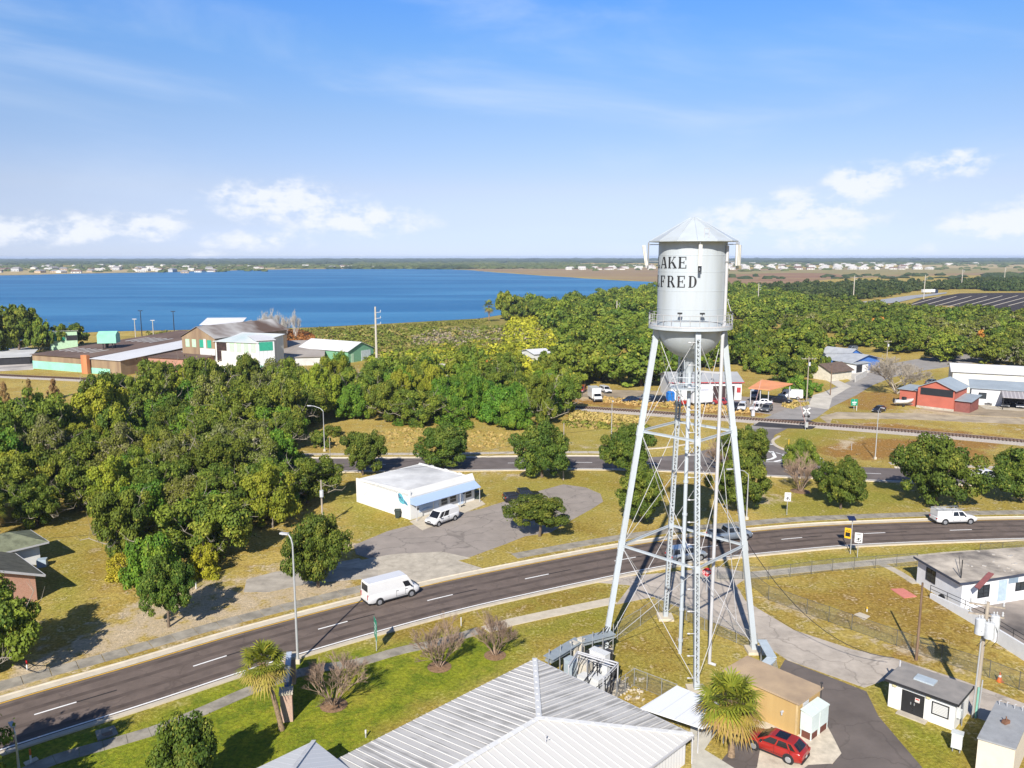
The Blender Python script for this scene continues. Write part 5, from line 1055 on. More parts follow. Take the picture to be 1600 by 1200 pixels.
HF, HALL = hip('town_hall', c1, c2, 42, hH, 1.25, 'large hall under a white ribbed metal hip roof at the bottom', 'building')
mb = MB(); v = HF(5.8, 9.2, hH+.9); mb.tube(v, v+Vector((0, 0, .55)), .05); mb.tube(v+Vector((0, 0, .3)), v+Vector((.25, 0, .3)), .04); mb.build('vent_pipe', white, HALL)
def tip(px, h): return G(px[0], px[1], h)
a1 = G(490, 1157, 3.0); d1 = Vector((HF.x.x, HF.x.y, 0)); A_ = G(415, 1195, 2.3)
def pavilion():
    p = G(490, 1157, 2.7); u = HF.x; v = HF.y   # far eave corner; pyramid roof runs from it
    C_1 = p; t = thing('pavilion', (p.x-3, p.y-4, 0), 'small white hip roofed pavilion cut by the bottom edge', 'pavilion'); s = 7.5
    q = [C_1, C_1-u*s, C_1-u*s+v*s, C_1+v*s]; apex = (q[0]+q[2])/2+Vector((0, 0, 1.4)); ms = [stripemat('pav_a', (.62,.63,.63), (.72,.72,.72), .6, .13, u), stripemat('pav_b', (.62,.63,.63), (.72,.72,.72), .6, .13, v)]
    for i in range(4): m_ = MB(); m_.add([q[i], q[(i+1) % 4], apex], [(0, 1, 2)]); m_.build('roof_slope', ms[i % 2], t)
    m_ = MB()
    for i in range(4): m_.bar(q[i]+Vector((0, 0, .04)), apex+Vector((0, 0, .05)), .3, .03)
    m_.build('ridge_cap', MATS['cap_white'], t)
    for k in q: m_ = MB(); c = k.lerp((q[0]+q[2])/2, .08); m_.box((c.x, c.y, 1.3), (.2, .2, 2.6), HF.rz); m_.build('post', white, t)
pavilion()
# breezeway canopy between hall and lot
def canopy():
    z = 2.1; P = [G(1057, 1071, z), G(1093, 1086, z), G(1120, 1098, z), G(1140, 1122, z), G(1097, 1138, z), G(1000, 1106, z)]; F = Fr(P[0], P[4]); t = thing('canopy', P[0], 'white sheet metal canopy between the hall and the palm', 'canopy')
    mb = MB(); mb.prism([(p.x, p.y) for p in P], z-.1, z); mb.build('roof', stripemat('canopy_sheet', (.64,.66,.69), (.50,.52,.55), 1.3, .03, HF.x), t)
    for k in (0, 2, 3, 4): m_ = MB(); c = P[k].lerp(P[5], .06); m_.tube((c.x, c.y, 0), (c.x, c.y, z-.1), .05); m_.build('post', white, t)
canopy()

# ---- flat roofed outbuilding, tan
tanw = mat('tan_wall', (.47,.32,.13), .85, col2=(.36,.23,.09), scale=.5, streak=True, detail=8); tanr = mat('tan_roof', (.42,.31,.20), .9, col2=(.27,.20,.14), scale=.4, detail=8)
def tanb():
    h = 2.8; A = G(1246.7, 1098, h); B = G(1130, 1046, h); C = G(1275, 1071, h); F = Fr(A, B); d = -3.3
    # x runs to the back left, the roof spreads towards +X side
    L = 6.5; t = thing('utility_building', F(L/2, d/2), 'tan flat roofed block building beside the palm and red car', 'building')
    mb = MB(); F.box(mb, 0, L, d, 0, 0, h-.12); mb.build('wall', tanw, t); mb = MB(); F.box(mb, -.18, L+.1, d-.18, .18, h-.12, h); mb.build('roof', tanr, t)
    mb = MB(); F.box(mb, -.02, .14, .0, .04, 0, h-.12); mb.build('corner_trim', mat('tan_light', (.55,.40,.20), .8), t)
    mb = MB(); mb.tube(F(1.2, .02, 1.55), F(1.2, .2, 1.55), .1); mb.tube(F(1.2, .16, 1.55), F(1.2, .16, 1.3), .06); mb.build('wall_lamp', white, t)
    mb = MB(); F.box(mb, -.06, -.0, -1.5, -.7, 2.1, 2.6); mb.build('louvre', stripemat('louvre_slats', (.6,.6,.6), (.25,.25,.25), .1, .5, (0, 0, 1)), t)
    mb = MB(); mb.tube(F(-.15, d+.1, 1.9), F(-.15, d+.1, 3.2), .03); mb.lathe(F(-.15, d+.1, 3.25), [(0, .1), (.1, .05), (.1, -.05), (0, -.1)][::-1], 10); mb.build('pole_lamp', dark, t)
    cab = mat('cabinet_pale', (.56,.63,.60), .5, var=.06)
    for y0, y1, lb in ((-1.35, -.25, 'pale green electrical cabinet nearest the tan wall corner with dark mesh door'), (-2.75, -1.5, 'pale green electrical cabinet behind the nearer one with dark red grille')):
        c = thing('electrical_cabinet', F(-.6, (y0+y1)/2), lb, 'cabinet'); mb = MB(); F.box(mb, -1.05, -.12, y0, y1, .62, 2.05); F.poly(mb, [(-1.1, y0-.05, 2.05), (-1.1, y1+.05, 2.05), (-.1, y1+.05, 2.25), (-.1, y0-.05, 2.25)][::-1], .08); mb.build('housing', cab, c)
        for a in (-1.0, -.2):
            for b_ in (y0+.05, y1-.05): m_ = MB(); F.box(m_, a-.04, a+.04, b_-.04, b_+.04, 0, .62); m_.build('leg', cab, c)
        m_ = MB(); F.box(m_, -1.02, -.98, y0+.12, y1-.12, .05, .6); F.box(m_, -.95, -.25, y1-.06, y1-.02, .05, .6); m_.build('grille', mat('rust_grille', (.14,.05,.035), .8), c)
tanb()
# ---- control house
def control():
    h = 2.38; A = G(1495, 1100, h); B = G(1386, 1061, h); F = Fr(B, A); L = F.L; D = 3.6; t = thing('control_building', F(L/2, D/2), 'small white block hut with grey flat roof and black double doors', 'building')
    mb = MB(); F.box(mb, .12, L-.12, .15, D-.1, 0, h-.12); mb.build('wall', wwall, t)
    mb = MB(); F.box(mb, -.15, L+.12, -.1, D+.1, h-.10, h); mb.build('roof', mat('grey_roof', (.27,.25,.23), .9, col2=(.19,.18,.17), scale=.8, detail=8), t)
    mb = MB(); F.box(mb, -.16, L+.13, -.13, -.1, h-.2, h+.01); F.box(mb, L+.12, L+.15, -.1, D+.1, h-.2, h+.01); mb.build('fascia', dark, t)
    for x0 in (1.15, 2.0): mb = MB(); F.box(mb, x0, x0+.83, .1, .15, .05, 1.9); d = mb.build('door', mat('black_door', (.022,.022,.024), .6), t); m_ = MB(); F.box(m_, x0+(.68 if x0 < 1.5 else .1), x0+(.74 if x0 < 1.5 else .16), .05, .1, .9, 1.1); sub(m_, 'handle', grey, d)
    mb = MB(); F.box(mb, 2.15, 2.5, .07, .1, 1.25, 1.6); s = mb.build('warning_notice', mat('notice', (.62,.55,.52), .6, var=.1), t); m_ = MB(); F.box(m_, 2.2, 2.45, .06, .07, 1.45, 1.55); sub(m_, 'red_band', mat('red_paint', (.45,.05,.04), .6), s)
    window(F, t, 3.45, 4.55, .15, .85, 1.75, frame=dark, mull=0, gl=stripemat('blind_slats', (.55,.55,.54), (.36,.36,.36), .12, .3, (0, 0, 1)))
    for x in (.55, 3.1): m_ = MB(); F.box(m_, x-.14, x+.14, .0, .14, 1.9, 2.08); m_.build('wall_lamp', mat('lamp_cream', (.60,.55,.32), .5), t)
    m_ = MB(); F.box(m_, 1.5, 3.0, 1.4, 2.4, h, h+.12); m_.build('skylight', mat('sky_panel', (.40,.46,.50), .3), t)
    m_ = MB(); F.box(m_, L-.12, L+.16, .6, 1.1, .9, 1.5); m_.build('meter_box', mat('pale_box', (.58,.61,.60), .5), t); m_ = MB(); m_.tube(F(L, 1.6, 0), F(L, 1.6, 2.2), .05); m_.tube(F(L+.1, 1.3, 0), F(L+.1, 1.3, 1.9), .04); m_.build('conduit', grey, t)
    m_ = MB(); F.box(m_, 1.0, 3.2, -.55, .1, -.02, .1); m_.build('step', conc, t)
    m_ = MB(); m_.tube(F(-.05, 2.8, 0), F(-.05, 2.8, 2.9), .06); m_.build('vent_pipe', white, t)
control()
def beige():
    h = 2.9; A = G(1528, 1152, h); B = G(1586, 1169, h); C = G(1557, 1097, h); F = Fr(A, B); t = thing('utility_building', F(1, 2), 'beige walled building with grey roof cut by the lower right corner', 'building'); D = (C-A).length; L = 6.5
    w_ = mat('beige_wall', (.60,.54,.44), .8, var=.05)
    sh = (C-A); ux = F.x*F.L
    P = [A, B, B+sh, C]; bb = MB(); bb.prism([(p.x, p.y) for p in P], 0, h-.1); bb.build('wall', w_, t); rf = MB(); cc = sum((Vector(p) for p in P), Vector())/4; Q = [p+(p-cc).normalized()*.15 for p in P]; rf.prism([(p.x, p.y) for p in Q], h-.1, h); rf.build('roof', mat('grey_membrane', (.30,.31,.32), .8, var=.1), t)
    for k in range(4): m_ = MB(); p = A.lerp(C, .94)+ux*(.1+.22*k); m_.tube(p, p+Vector((0, 0, .35)), .025); m_.tube(p+Vector((0, 0, .35)), p+Vector((.15, 0, .35)), .025); m_.build('vent_pipe', white, t)
    m_ = MB(); p = (A+B+B+sh+C)/4+Vector((0, 0, .15)); m_.box(p, (.5, .3, .25), .4); m_.tube(p, p+Vector((0, 0, .4)), .04); m_.build('roof_valve', mat('rusty', (.20,.10,.06), .8), t)
beige()
def padbox():
    p = G(1188, 1150); p = G(1490, 1178); t = thing('transformer_box', p, 'pale grey pad mounted box between the hut and the beige building', 'cabinet'); m_ = MB(); m_.box(p+Vector((.25, .2, .95)), (.7, .55, 1.1), -.6); m_.build('housing', mat('pale_box', (.58,.61,.60), .5), t); m_ = MB(); m_.box(p+Vector((.25, .2, 1.54)), (.8, .65, .08), -.6); m_.build('lid', mat('pale_box', (0,0,0)), t)
    for a in (-.2, .2): m_ = MB(); m_.box(p+Vector((.25+a, .2-a*.6, .2)), (.08, .08, .4), -.6); m_.build('leg', grey, t)
padbox()
# ---- white flat roofed house at the right with ramp walls
def whitehouse():
    h = 3.0; A = G(1427, 870, h); B = G(1500, 912, h); F = Fr(A, B); t = thing('office_building', F(5, 5), 'white flat roofed building with weathered gravel roof at the right edge', 'building')
    wl = mat('white_block', (.66,.67,.69), .75, var=.05); P = [G(1427, 870, h), G(1500, 912, h), G(1512, 911, h), G(1700, 882, h), G(1700, 850, h), G(1570, 857, h)]
    cc = sum((Vector(p) for p in P), Vector())/6; Q = [p+(cc-p).normalized()*.5 for p in P]
    m_ = MB(); m_.prism([(p.x, p.y) for p in Q], 0, h-.12); m_.build('wall', wl, t)
    rm = mat('gravel_roof', (.52,.46,.38), .95, col2=(.09,.08,.075), scale=.30, detail=9); m_ = MB(); m_.prism([(p.x, p.y) for p in P], h-.16, h); m_.build('roof', rm, t)
    m_ = MB()
    for a, b in zip(P[:4], P[1:4]): m_.bar(a-Vector((0, 0, .08)), b-Vector((0, 0, .08)), .05, .24)
    m_.build('fascia', mat('navy_trim', (.05,.06,.09), .5), t)
    G0 = Fr(Q[0], Q[1]); window(G0, t, 1.6, 3.0, 0, 1.1, 2.4, frame=dark, mull=1, bars=2)
    G1 = Fr(Q[2], Q[3]); window(G1, t, 1.2, 2.6, 0, 1.1, 2.3, frame=dark, mull=1, bars=2); window(G1, t, 6.3, 7.6, 0, 1.2, 2.0, frame=dark, mull=1)
    for x0 in (5.2, 7.4): m_ = MB(); G1.box(m_, x0, x0+1.3 if x0 < 6 else x0+5, -.05, -.01, 2.1, 2.8); m_.build('grey_panel', mat('panel_bluegrey', (.22,.29,.36), .5), t)
    m_ = MB(); G1.box(m_, 3.9, 5.0, -.06, -.01, .3, 2.6); m_.build('door', mat('pale_blue_door', (.40,.50,.58), .4), t)
    m_ = MB(); p = F(9, 7, h); m_.tube(G(1501, 904, h), G(1501, 904, h)+Vector((0, 0, 2.0)), .05); m_.tube(G(1501, 904, h)+Vector((0, 0, .1)), G(1497, 880, h)+Vector((0, 0, .8)), .03); m_.build('roof_mast', dark, t)
    for k in range(14):
        u = G(random.uniform(1500, 1600), random.uniform(862, 895), h+.03); m_ = MB(); m_.box(u, (random.uniform(.2, .5), random.uniform(.1, .3), .06), random.random()*3); m_.build('roof_debris', mat('debris', (.45,.42,.38), .9), t)
    # reddish sheet awning over the entrance
    m_ = MB(); P3 = [G(1522, 917, 2.9), G(1530, 921, 2.9), G(1553, 897, 3.3), G(1544, 894, 3.3)]; m_.add(P3, [(0, 1, 2, 3)]); m_.add([p-Vector((0, 0, .06)) for p in P3], [(3, 2, 1, 0)]); m_.build('entrance_awning', mat('awning_maroon', (.28,.10,.09), .6), t)
    # long low wall with ramp behind
    w0 = [G(1452, 935), G(1535, 985), G(1553, 1003), G(1640, 1060)]
    r = thing('retaining_wall', w0[0], 'long white block wall with black handrail along the sunken ramp', 'wall'); m_ = MB()
    top = [(1453, 927), (1495, 930), (1545, 962), (1560, 978), (1620, 1018)]
    hs_ = [.55, 1.25, 1.35, 1.5]
    for i in range(3):
        a, b = w0[i], w0[i+1]; d = (b-a).normalized(); nn = Vector((-d.y, d.x, 0)); m_.prism([(a.x, a.y), (b.x, b.y), (b+nn*.22)[:2], (a+nn*.22)[:2]], 0, [hs_[i], hs_[i+1], hs_[i+1], hs_[i]])
    for i in range(1, 3): m_.box(w0[i]+Vector((0, 0, .75)), (.4, .4, 1.6), .3)
    m_.build('wall', wl, r); q = MB()
    for i in range(3):
        a, b = w0[i], w0[i+1]; nn = Vector((.2, .35, 0)); k = max(2, int((b-a).length/2.2))
        for hh in (.35, .75): q.tube(a+nn+Vector((0, 0, hs_[i]+hh)), b+nn+Vector((0, 0, hs_[i+1]+hh)), .03)
        for j in range(k): c = a.lerp(b, j/k)+nn; z = hs_[i]+(hs_[i+1]-hs_[i])*j/k; q.tube(c+Vector((0, 0, z-.3)), c+Vector((0, 0, z+.75)), .03)
    q.build('handrail', dark, r); m_ = MB(); c = G(1470, 940)+Vector((0, -.05, .5)); m_.tube(c, c+Vector((-.1, -.08, 0)), .33, n=16); m_.build('vent_opening', dark, r)
    yard = flat('yard_slab', [(1490,928),(1510,925),(1660,905),(1700,1080),(1640,1052),(1560,995),(1540,980)], .03, mat('stained_concrete', (.36,.31,.27), .95, col2=(.09,.08,.075), scale=.13, detail=8))
whitehouse()
flat('red_slab', [(1391,921),(1411,920.5),(1432,933),(1412,935.5)], .06, mat('faded_red', (.56,.20,.16), .8, var=.08))
flat('manhole_slab', [(1334,961),(1343,958),(1359,964),(1350,970)], .07, conc_l)
# ---- brick house at the left edge
def brickhouse():
    br = brickmat('pink_brick', (.46,.23,.16), (.38,.18,.12), (.50,.40,.32)); rf = mat('green_shingle', (.19,.205,.13), .95, var=.25, scale=1.2, detail=9); rf2 = mat('grey_shingle', (.145,.14,.105), .95, var=.25, scale=1.2, detail=9)
    h = 3.15; A = G(58, 938); B = G(0, 954.5); d = (A-B).normalized(); W = 11.; F = Fr(A-d*W, A); D = 8.; t = thing('brick_house', F(W/2, D/2), 'pink brick house with dark green shingle roof at the left edge', 'house'); r = 2.3; o = .75
    m_ = MB(); m_.add([F(0,0,0),F(W,0,0),F(W,D,0),F(0,D,0),F(0,0,h),F(W,0,h),F(W,D,h),F(0,D,h),F(W/2,0,h+r-.15),F(W/2,D,h+r-.15)], [(1,2,6,5),(3,0,4,7),(0,1,5,8,4),(2,3,7,9,6)]); m_.build('wall', br, t)
    k = r/(W/2); m_ = MB(); F.poly(m_, [(-o,-o,h-k*o),(W/2,-o,h+r),(W/2,D+o,h+r),(-o,D+o,h-k*o)], .15); F.poly(m_, [(W/2,-o,h+r),(W+o,-o,h-k*o),(W+o,D+o,h-k*o),(W/2,D+o,h+r)], .15); m_.build('roof', rf2, t)
    m_ = MB(); m_.bar(F(W/2,-o-.03,h+r-.06), F(W+o,-o-.03,h-k*o-.06), .06, .24); m_.bar(F(-o,-o-.03,h-k*o-.06), F(W/2,-o-.03,h+r-.06), .06, .24); m_.bar(F(W+o+.03,-o,h-k*o-.08), F(W+o+.03,D+o,h-k*o-.08), .06, .2); m_.build('white_trim', white, t)
    window(F, t, W-3.9, W-2.6, 0, .8, 2.4, mull=2, bars=3); window(F, t, W-8.4, W-7.1, 0, .8, 2.4, mull=2, bars=3)
    C = G(76, 846, 2.7); q = C-d*0; F2 = Fr(q-d*10, q); F2.o.z = 0; L2 = F2.L
    m_ = MB(); F2.box(m_, 0, L2-.8, .9, 5.6, 0, 2.7); m_.build('rear_wing_wall', wwall, t)
    a, b, c, e = (-1, 0, 2.7), (L2, 0, 2.7), (L2, 6.4, 2.7), (-1, 6.4, 2.7); p, p2 = (L2-3.2, 3.2, 4.0), (-1, 3.2, 4.0); m_ = MB(); F2.poly(m_, [a, b, p, p2], .1); F2.poly(m_, [b, c, p], .1); F2.poly(m_, [c, e, p2, p], .1); m_.build('rear_wing_roof', rf, t)
    m_ = MB(); m_.bar(F2(-1,-.03,2.62), F2(L2,-.03,2.62), .06, .18); m_.bar(F2(L2+.03,0,2.62), F2(L2+.03,6.4,2.62), .06, .18); m_.build('white_trim', white, t)
    c = G(66, 884); m_ = MB(); m_.box(c+Vector((0, 0, .45)), (1.0, .9, .9), .3); ac = m_.build('air_conditioner', mat('ac_pale', (.36,.44,.50), .5)); tag(ac, 'pale boxed air conditioner standing behind the brick house', 'air conditioner')
    m_ = MB(); m_.tube(F2(3.5, 1.2, 3.0), F2(3.5, 1.2, 4.4), .04); m_.build('vent_pipe', white, t)
    m_ = MB(); q = F2(5, 2.6, 3.7); m_.tube(q, q+Vector((0, 0, .9)), .025)
    for i in range(5): m_.tube(q+Vector((-.8+.4*i, -.4, .9)), q+Vector((-.8+.4*i, .4, .9)), .015)
    m_.tube(q+Vector((-1, 0, .9)), q+Vector((1, 0, .9)), .02); m_.build('tv_aerial', dark, t)
brickhouse()

# ---- packing house by the lake
rustr = mat('rusty_roof', (.095,.062,.05), .9, col2=(.16,.11,.085), scale=.12, detail=9); palew = mat('pale_sheet', (.58,.58,.56), .6, col2=(.42,.42,.41), scale=.15, detail=8); woodw = mat('bare_wood', (.30,.22,.13), .9, col2=(.18,.12,.08), scale=.3, streak=True, detail=8)
mint = mat('mint_paint', (.26,.56,.42), .7, var=.1, scale=.3); dgreen = mat('green_paint', (.03,.30,.20), .6, var=.1); pgreen = mat('pale_green_paint', (.40,.58,.40), .7, var=.08); orng = mat('orange_sheet', (.52,.21,.09), .8, col2=(.38,.14,.06), scale=.6, streak=True)
def shed(name, label, A, B, depth, h0, h1, wallm, roofm, cat='building', ridge=None, low=None, ov=.5, t=None):
    """block with front A-B; roof single pitch h0 (front) to h1 (back), or gabled with ridge along x"""
    F = Fr(A, B); L = F.L; t = t or thing(name, F(L/2, depth/2), label, cat); m_ = MB()
    if ridge is None:
        m_.add([F(0,0,0),F(L,0,0),F(L,depth,0),F(0,depth,0),F(0,0,h0),F(L,0,h0),F(L,depth,h1),F(0,depth,h1)], [(0,1,5,4),(1,2,6,5),(2,3,7,6),(3,0,4,7),(4,5,6,7)]); m_.build('wall', wallm, t)
        m_ = MB(); F.poly(m_, [(-ov,-ov,h0+.12),(L+ov,-ov,h0+.12),(L+ov,depth+ov,h1+.12),(-ov,depth+ov,h1+.12)], .1); m_.build('roof', roofm, t)
    elif ridge == 'x':
        m_.add([F(0,0,0),F(L,0,0),F(L,depth,0),F(0,depth,0),F(0,0,h0),F(L,0,h0),F(L,depth,h0),F(0,depth,h0),F(0,depth/2,h1),F(L,depth/2,h1)], [(0,1,5,4),(2,3,7,6),(3,0,4,8,7),(1,2,6,9,5)]); m_.build('wall', wallm, t)
        m_ = MB(); F.poly(m_, [(-ov,-ov,h0+.0),(L+ov,-ov,h0+.0),(L+ov,depth/2,h1+.12),(-ov,depth/2,h1+.12)], .1); F.poly(m_, [(-ov,depth/2,h1+.12),(L+ov,depth/2,h1+.12),(L+ov,depth+ov,h0),(-ov,depth+ov,h0)], .1); m_.build('roof', roofm, t)
    else:
        m_.add([F(0,0,0),F(L,0,0),F(L,depth,0),F(0,depth,0),F(0,0,h0),F(L,0,h0),F(L,depth,h0),F(0,depth,h0),F(L/2,0,h1),F(L/2,depth,h1)], [(1,2,6,5),(3,0,4,7),(0,1,5,8,4),(2,3,7,9,6)]); m_.build('wall', wallm, t)
        m_ = MB(); F.poly(m_, [(-ov,-ov,h0-.05),(L/2,-ov,h1+.12),(L/2,depth+ov,h1+.12),(-ov,depth+ov,h0-.05)], .1); F.poly(m_, [(L/2,-ov,h1+.12),(L+ov,-ov,h0-.05),(L+ov,depth+ov,h0-.05),(L/2,depth+ov,h1+.12)], .1); m_.build('roof', roofm, t)
    return F, t
def quad(t, name, F, x0, x1, y, z0, z1, m, side='f', d=.08):
    m_ = MB()
    if side == 'f': F.box(m_, x0, x1, y-d, y, z0, z1)
    elif side == 'r': F.box(m_, y, y+d, x0, x1, z0, z1)
    else: F.box(m_, y-d, y, x0, x1, z0, z1)
    return m_.build(name, m, t)
def packing():
    t = thing('packing_house', G(200, 560), 'long derelict packing house with rusty roofs, mint green walls and pale sheets by the lake', 'warehouse')
    # west hall: wood wall over mint green base
    A, B = G(52, 575), G(137, 582); F, _ = shed('', '', A, B, 62, 4.6, 7.2, woodw, rustr, t=t); quad(t, 'mint_wall_base', F, 0, F.L, 0, 0, 2.6, mint); 
    for k in range(6):
        x = 2+k*2.9; m_ = MB(); F.poly(m_, [(x, 8, 5.10), (x+.7, 8, 5.10), (x+.9, 15, 5.40), (x+.2, 15, 5.40)], .05); m_.build('skylight', palew, t)
        if k < 5: m_ = MB(); F.poly(m_, [(x+3, 32, 6.2), (x+3.8, 32, 6.2), (x+4.2, 42, 6.6), (x+3.4, 42, 6.6)], .05); m_.build('skylight', palew, t)
    quad(t, 'orange_bay', F, F.L-.4, F.L+2.2, -.6, 0, 5.8, orng, d=1.2)
    # white roofed hall
    A2, B2 = F(F.L+2.3, -.3), F(F.L+15, -.2); F2, _ = shed('', '', A2, B2, 60, 4.6, 8.0, woodw, mat('white_sheet_roof', (.60,.60,.61), .6, col2=(.50,.50,.51), scale=.1, detail=8), t=t); quad(t, 'mint_wall_base', F2, 0, 8, 0, 0, 1.8, mint)
    # raised mint green hopper box on legs
    c = G(172, 543, 5.6); H_ = Fr(c+Vector((-3.2, -.5, 0)), c+Vector((2.6, .6, 0))); m_ = MB(); a = H_; L = H_.L
    a.box(m_, 0, L, -2.5, 2.5, 7.4, 10.2); m_.add([a(0,-2.5,10.2),a(L,-2.5,10.2),a(L,2.5,10.2),a(0,2.5,10.2),a(0,0,11.3),a(L,0,11.3)], [(0,1,5,4),(2,3,4,5),(3,0,4),(1,2,5)]); hb = m_.build('hopper_box', mint, t)
    m_ = MB()
    for x in (1.5, L-1.5):
        for y in (-1.5, 1.5): m_.tube(a(x, y, 4.9), a(x, y, 7.4), .15)
    m_.tube(a(2, 0, 4.9), a(2.6, 0, 7.4), .4); m_.build('hopper_legs', dark, t)
    # low dark hall to the right
    A3, B3 = F2(F2.L+.5, 10), F2(F2.L+20, 11); F3, _ = shed('', '', A3, B3, 42, 4.6, 6.8, brickmat('old_red_brick', (.38,.17,.10), (.30,.13,.08), (.4,.33,.28), 1.2), rustr, t=t)
    for k in range(5): x = 2+k*4; m_ = MB(); F3.poly(m_, [(x, 6, 5.05), (x+1.6, 6, 5.05), (x+2.6, 12, 5.36), (x+1.0, 12, 5.36)], .05); m_.build('skylight', palew, t)
    # open mint green gable at the far left
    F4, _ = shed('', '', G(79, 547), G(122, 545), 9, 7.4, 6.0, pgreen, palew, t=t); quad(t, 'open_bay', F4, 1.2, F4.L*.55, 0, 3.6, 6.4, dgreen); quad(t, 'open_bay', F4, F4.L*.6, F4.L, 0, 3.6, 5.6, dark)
    # brown gabled packing house
    q = thing('packing_shed', G(330, 570), 'tall brown gabled shed joined to a white gallery with green shutters', 'warehouse')
    Y0 = G(287, 576); F5, _ = shed('', '', Y0, G(338, 580), 34, 10.6, 14.0, woodw, mat('patchy_roof', (.10,.065,.05), .9, col2=(.52,.52,.51), scale=.07, detail=3), ridge='y', t=q)
    L = F5.L
    for x0, m_ in ((.10, pgreen), (.30, pgreen), (.53, dgreen), (.76, dgreen)): quad(q, 'shutter', F5, L*x0+.2, L*x0+L*.12+.2, 0, 7.4, 9.9, m_)
    quad(q, 'white_sheet_wall', F5, L*.55, L, -.02, 0, 7.2, palew, d=.1); quad(q, 'white_mullion', F5, L*.665, L*.74, -.02, 7.2, 10.2, palew)
    # white gallery
    A6 = F5(L+.1, 0); B6 = G(405, 584); F6, _ = shed('', '', A6, B6, 13, 9.6, 11.2, mat('clapboard', (.60,.59,.55), .7, var=.06, streak=True), mat('gallery_roof', (.60,.61,.62), .6, col2=(.40,.50,.50), scale=.12, detail=3), t=q); L6 = F6.L
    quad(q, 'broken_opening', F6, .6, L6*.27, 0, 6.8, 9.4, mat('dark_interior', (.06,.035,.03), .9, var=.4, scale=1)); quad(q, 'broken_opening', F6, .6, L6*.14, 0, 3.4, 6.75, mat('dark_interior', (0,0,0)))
    for k in range(4): x = L6*(.34+.165*k); quad(q, 'shutter', F6, x, x+L6*.11, 0, 6.6, 9.3, pgreen)
    # white tower block at the end
    A7 = F6(L6+.05, -.4); B7 = G(423, 583); m7 = stripemat('ribbed_wall', (.58,.60,.62), (.46,.48,.50), 1.2, .15, (.95, .3, 0)); F7, _ = shed('', '', A7, A7+(B7-A7).normalized()*5.2, 12, 10.4, 10.9, m7, mat('white_sheet_roof', (0,0,0)), t=q); quad(q, 'dark_green_window', F7, .6, 4.7, 0, 7.2, 9.9, dgreen)
    quad(q, 'mint_wall_base', F7, 0, 5.2, 0, 0, 2.6, mint, d=.06)
    # lake side shed on top
    F8, _ = shed('', '', Vector((-118, 306, 0)), Vector((-104.5, 307, 0)), 9, 10.4, 12.3, palew, mat('white_sheet_roof', (0,0,0)), ridge=None, t=q, ov=.8)
    F9 = Fr(F8(F8.L+.1, -1), F8(F8.L+5, -1)); shed('', '', F9(0, 0), F9(5.5, 0), 9, 8.6, 11.6, stripemat('grey_wall', (.34,.36,.38), (.28,.30,.32), 1., .2, (1, 0, 0)), palew, ridge='y', t=q)
    # low sheds to the right and the green gabled store
    shed('storage_shed', 'low weathered grey roofed sheds right of the white tower block', G(430, 572), G(505, 570), 34, 2.8, 5.0, palew, mat('grey_old_roof', (.22,.19,.165), .9, col2=(.36,.33,.30), scale=.1, detail=8))
    g, gt = shed('storage_building', 'green gabled metal building with white roof beside the tall concrete pole', G(468, 560), G(544, 567), 13, 4.0, 6.6, mat('leaf_green_sheet', (.17,.36,.22), .6, var=.08), mat('white_sheet_roof', (0,0,0)), ridge='x'); quad(gt, 'roll_door', g, 6.6, 11.4, g.L, 0, 3.6, mat('roller_white', (.55,.60,.60), .5), side='r'); quad(gt, 'white_door', g, 1.4, 2.8, g.L, 0, 3.0, pgreen, side='r')
    for lb, A, B, D, h0, h1, w_, r_ in (('long low flat sheds with pale roofs at the far left', G(-40, 572), G(47, 568), 18, 2.5, 3.0, dark, palew), ('blue shed with white roof cut by the left edge', G(-30, 546), G(15, 545), 12, 4.4, 5.0, mat('bright_blue', (.03,.13,.42), .6), palew), ('small white metal shed among the trees beyond the railway', G(835, 572), G(862, 570), 10, 4., 5., palew, mat('white_sheet_roof', (0,0,0)))):
        shed('shed', lb, A, B, D, h0, h1, w_, r_, 'shed', ridge='x' if 'small' in lb else None)
packing()
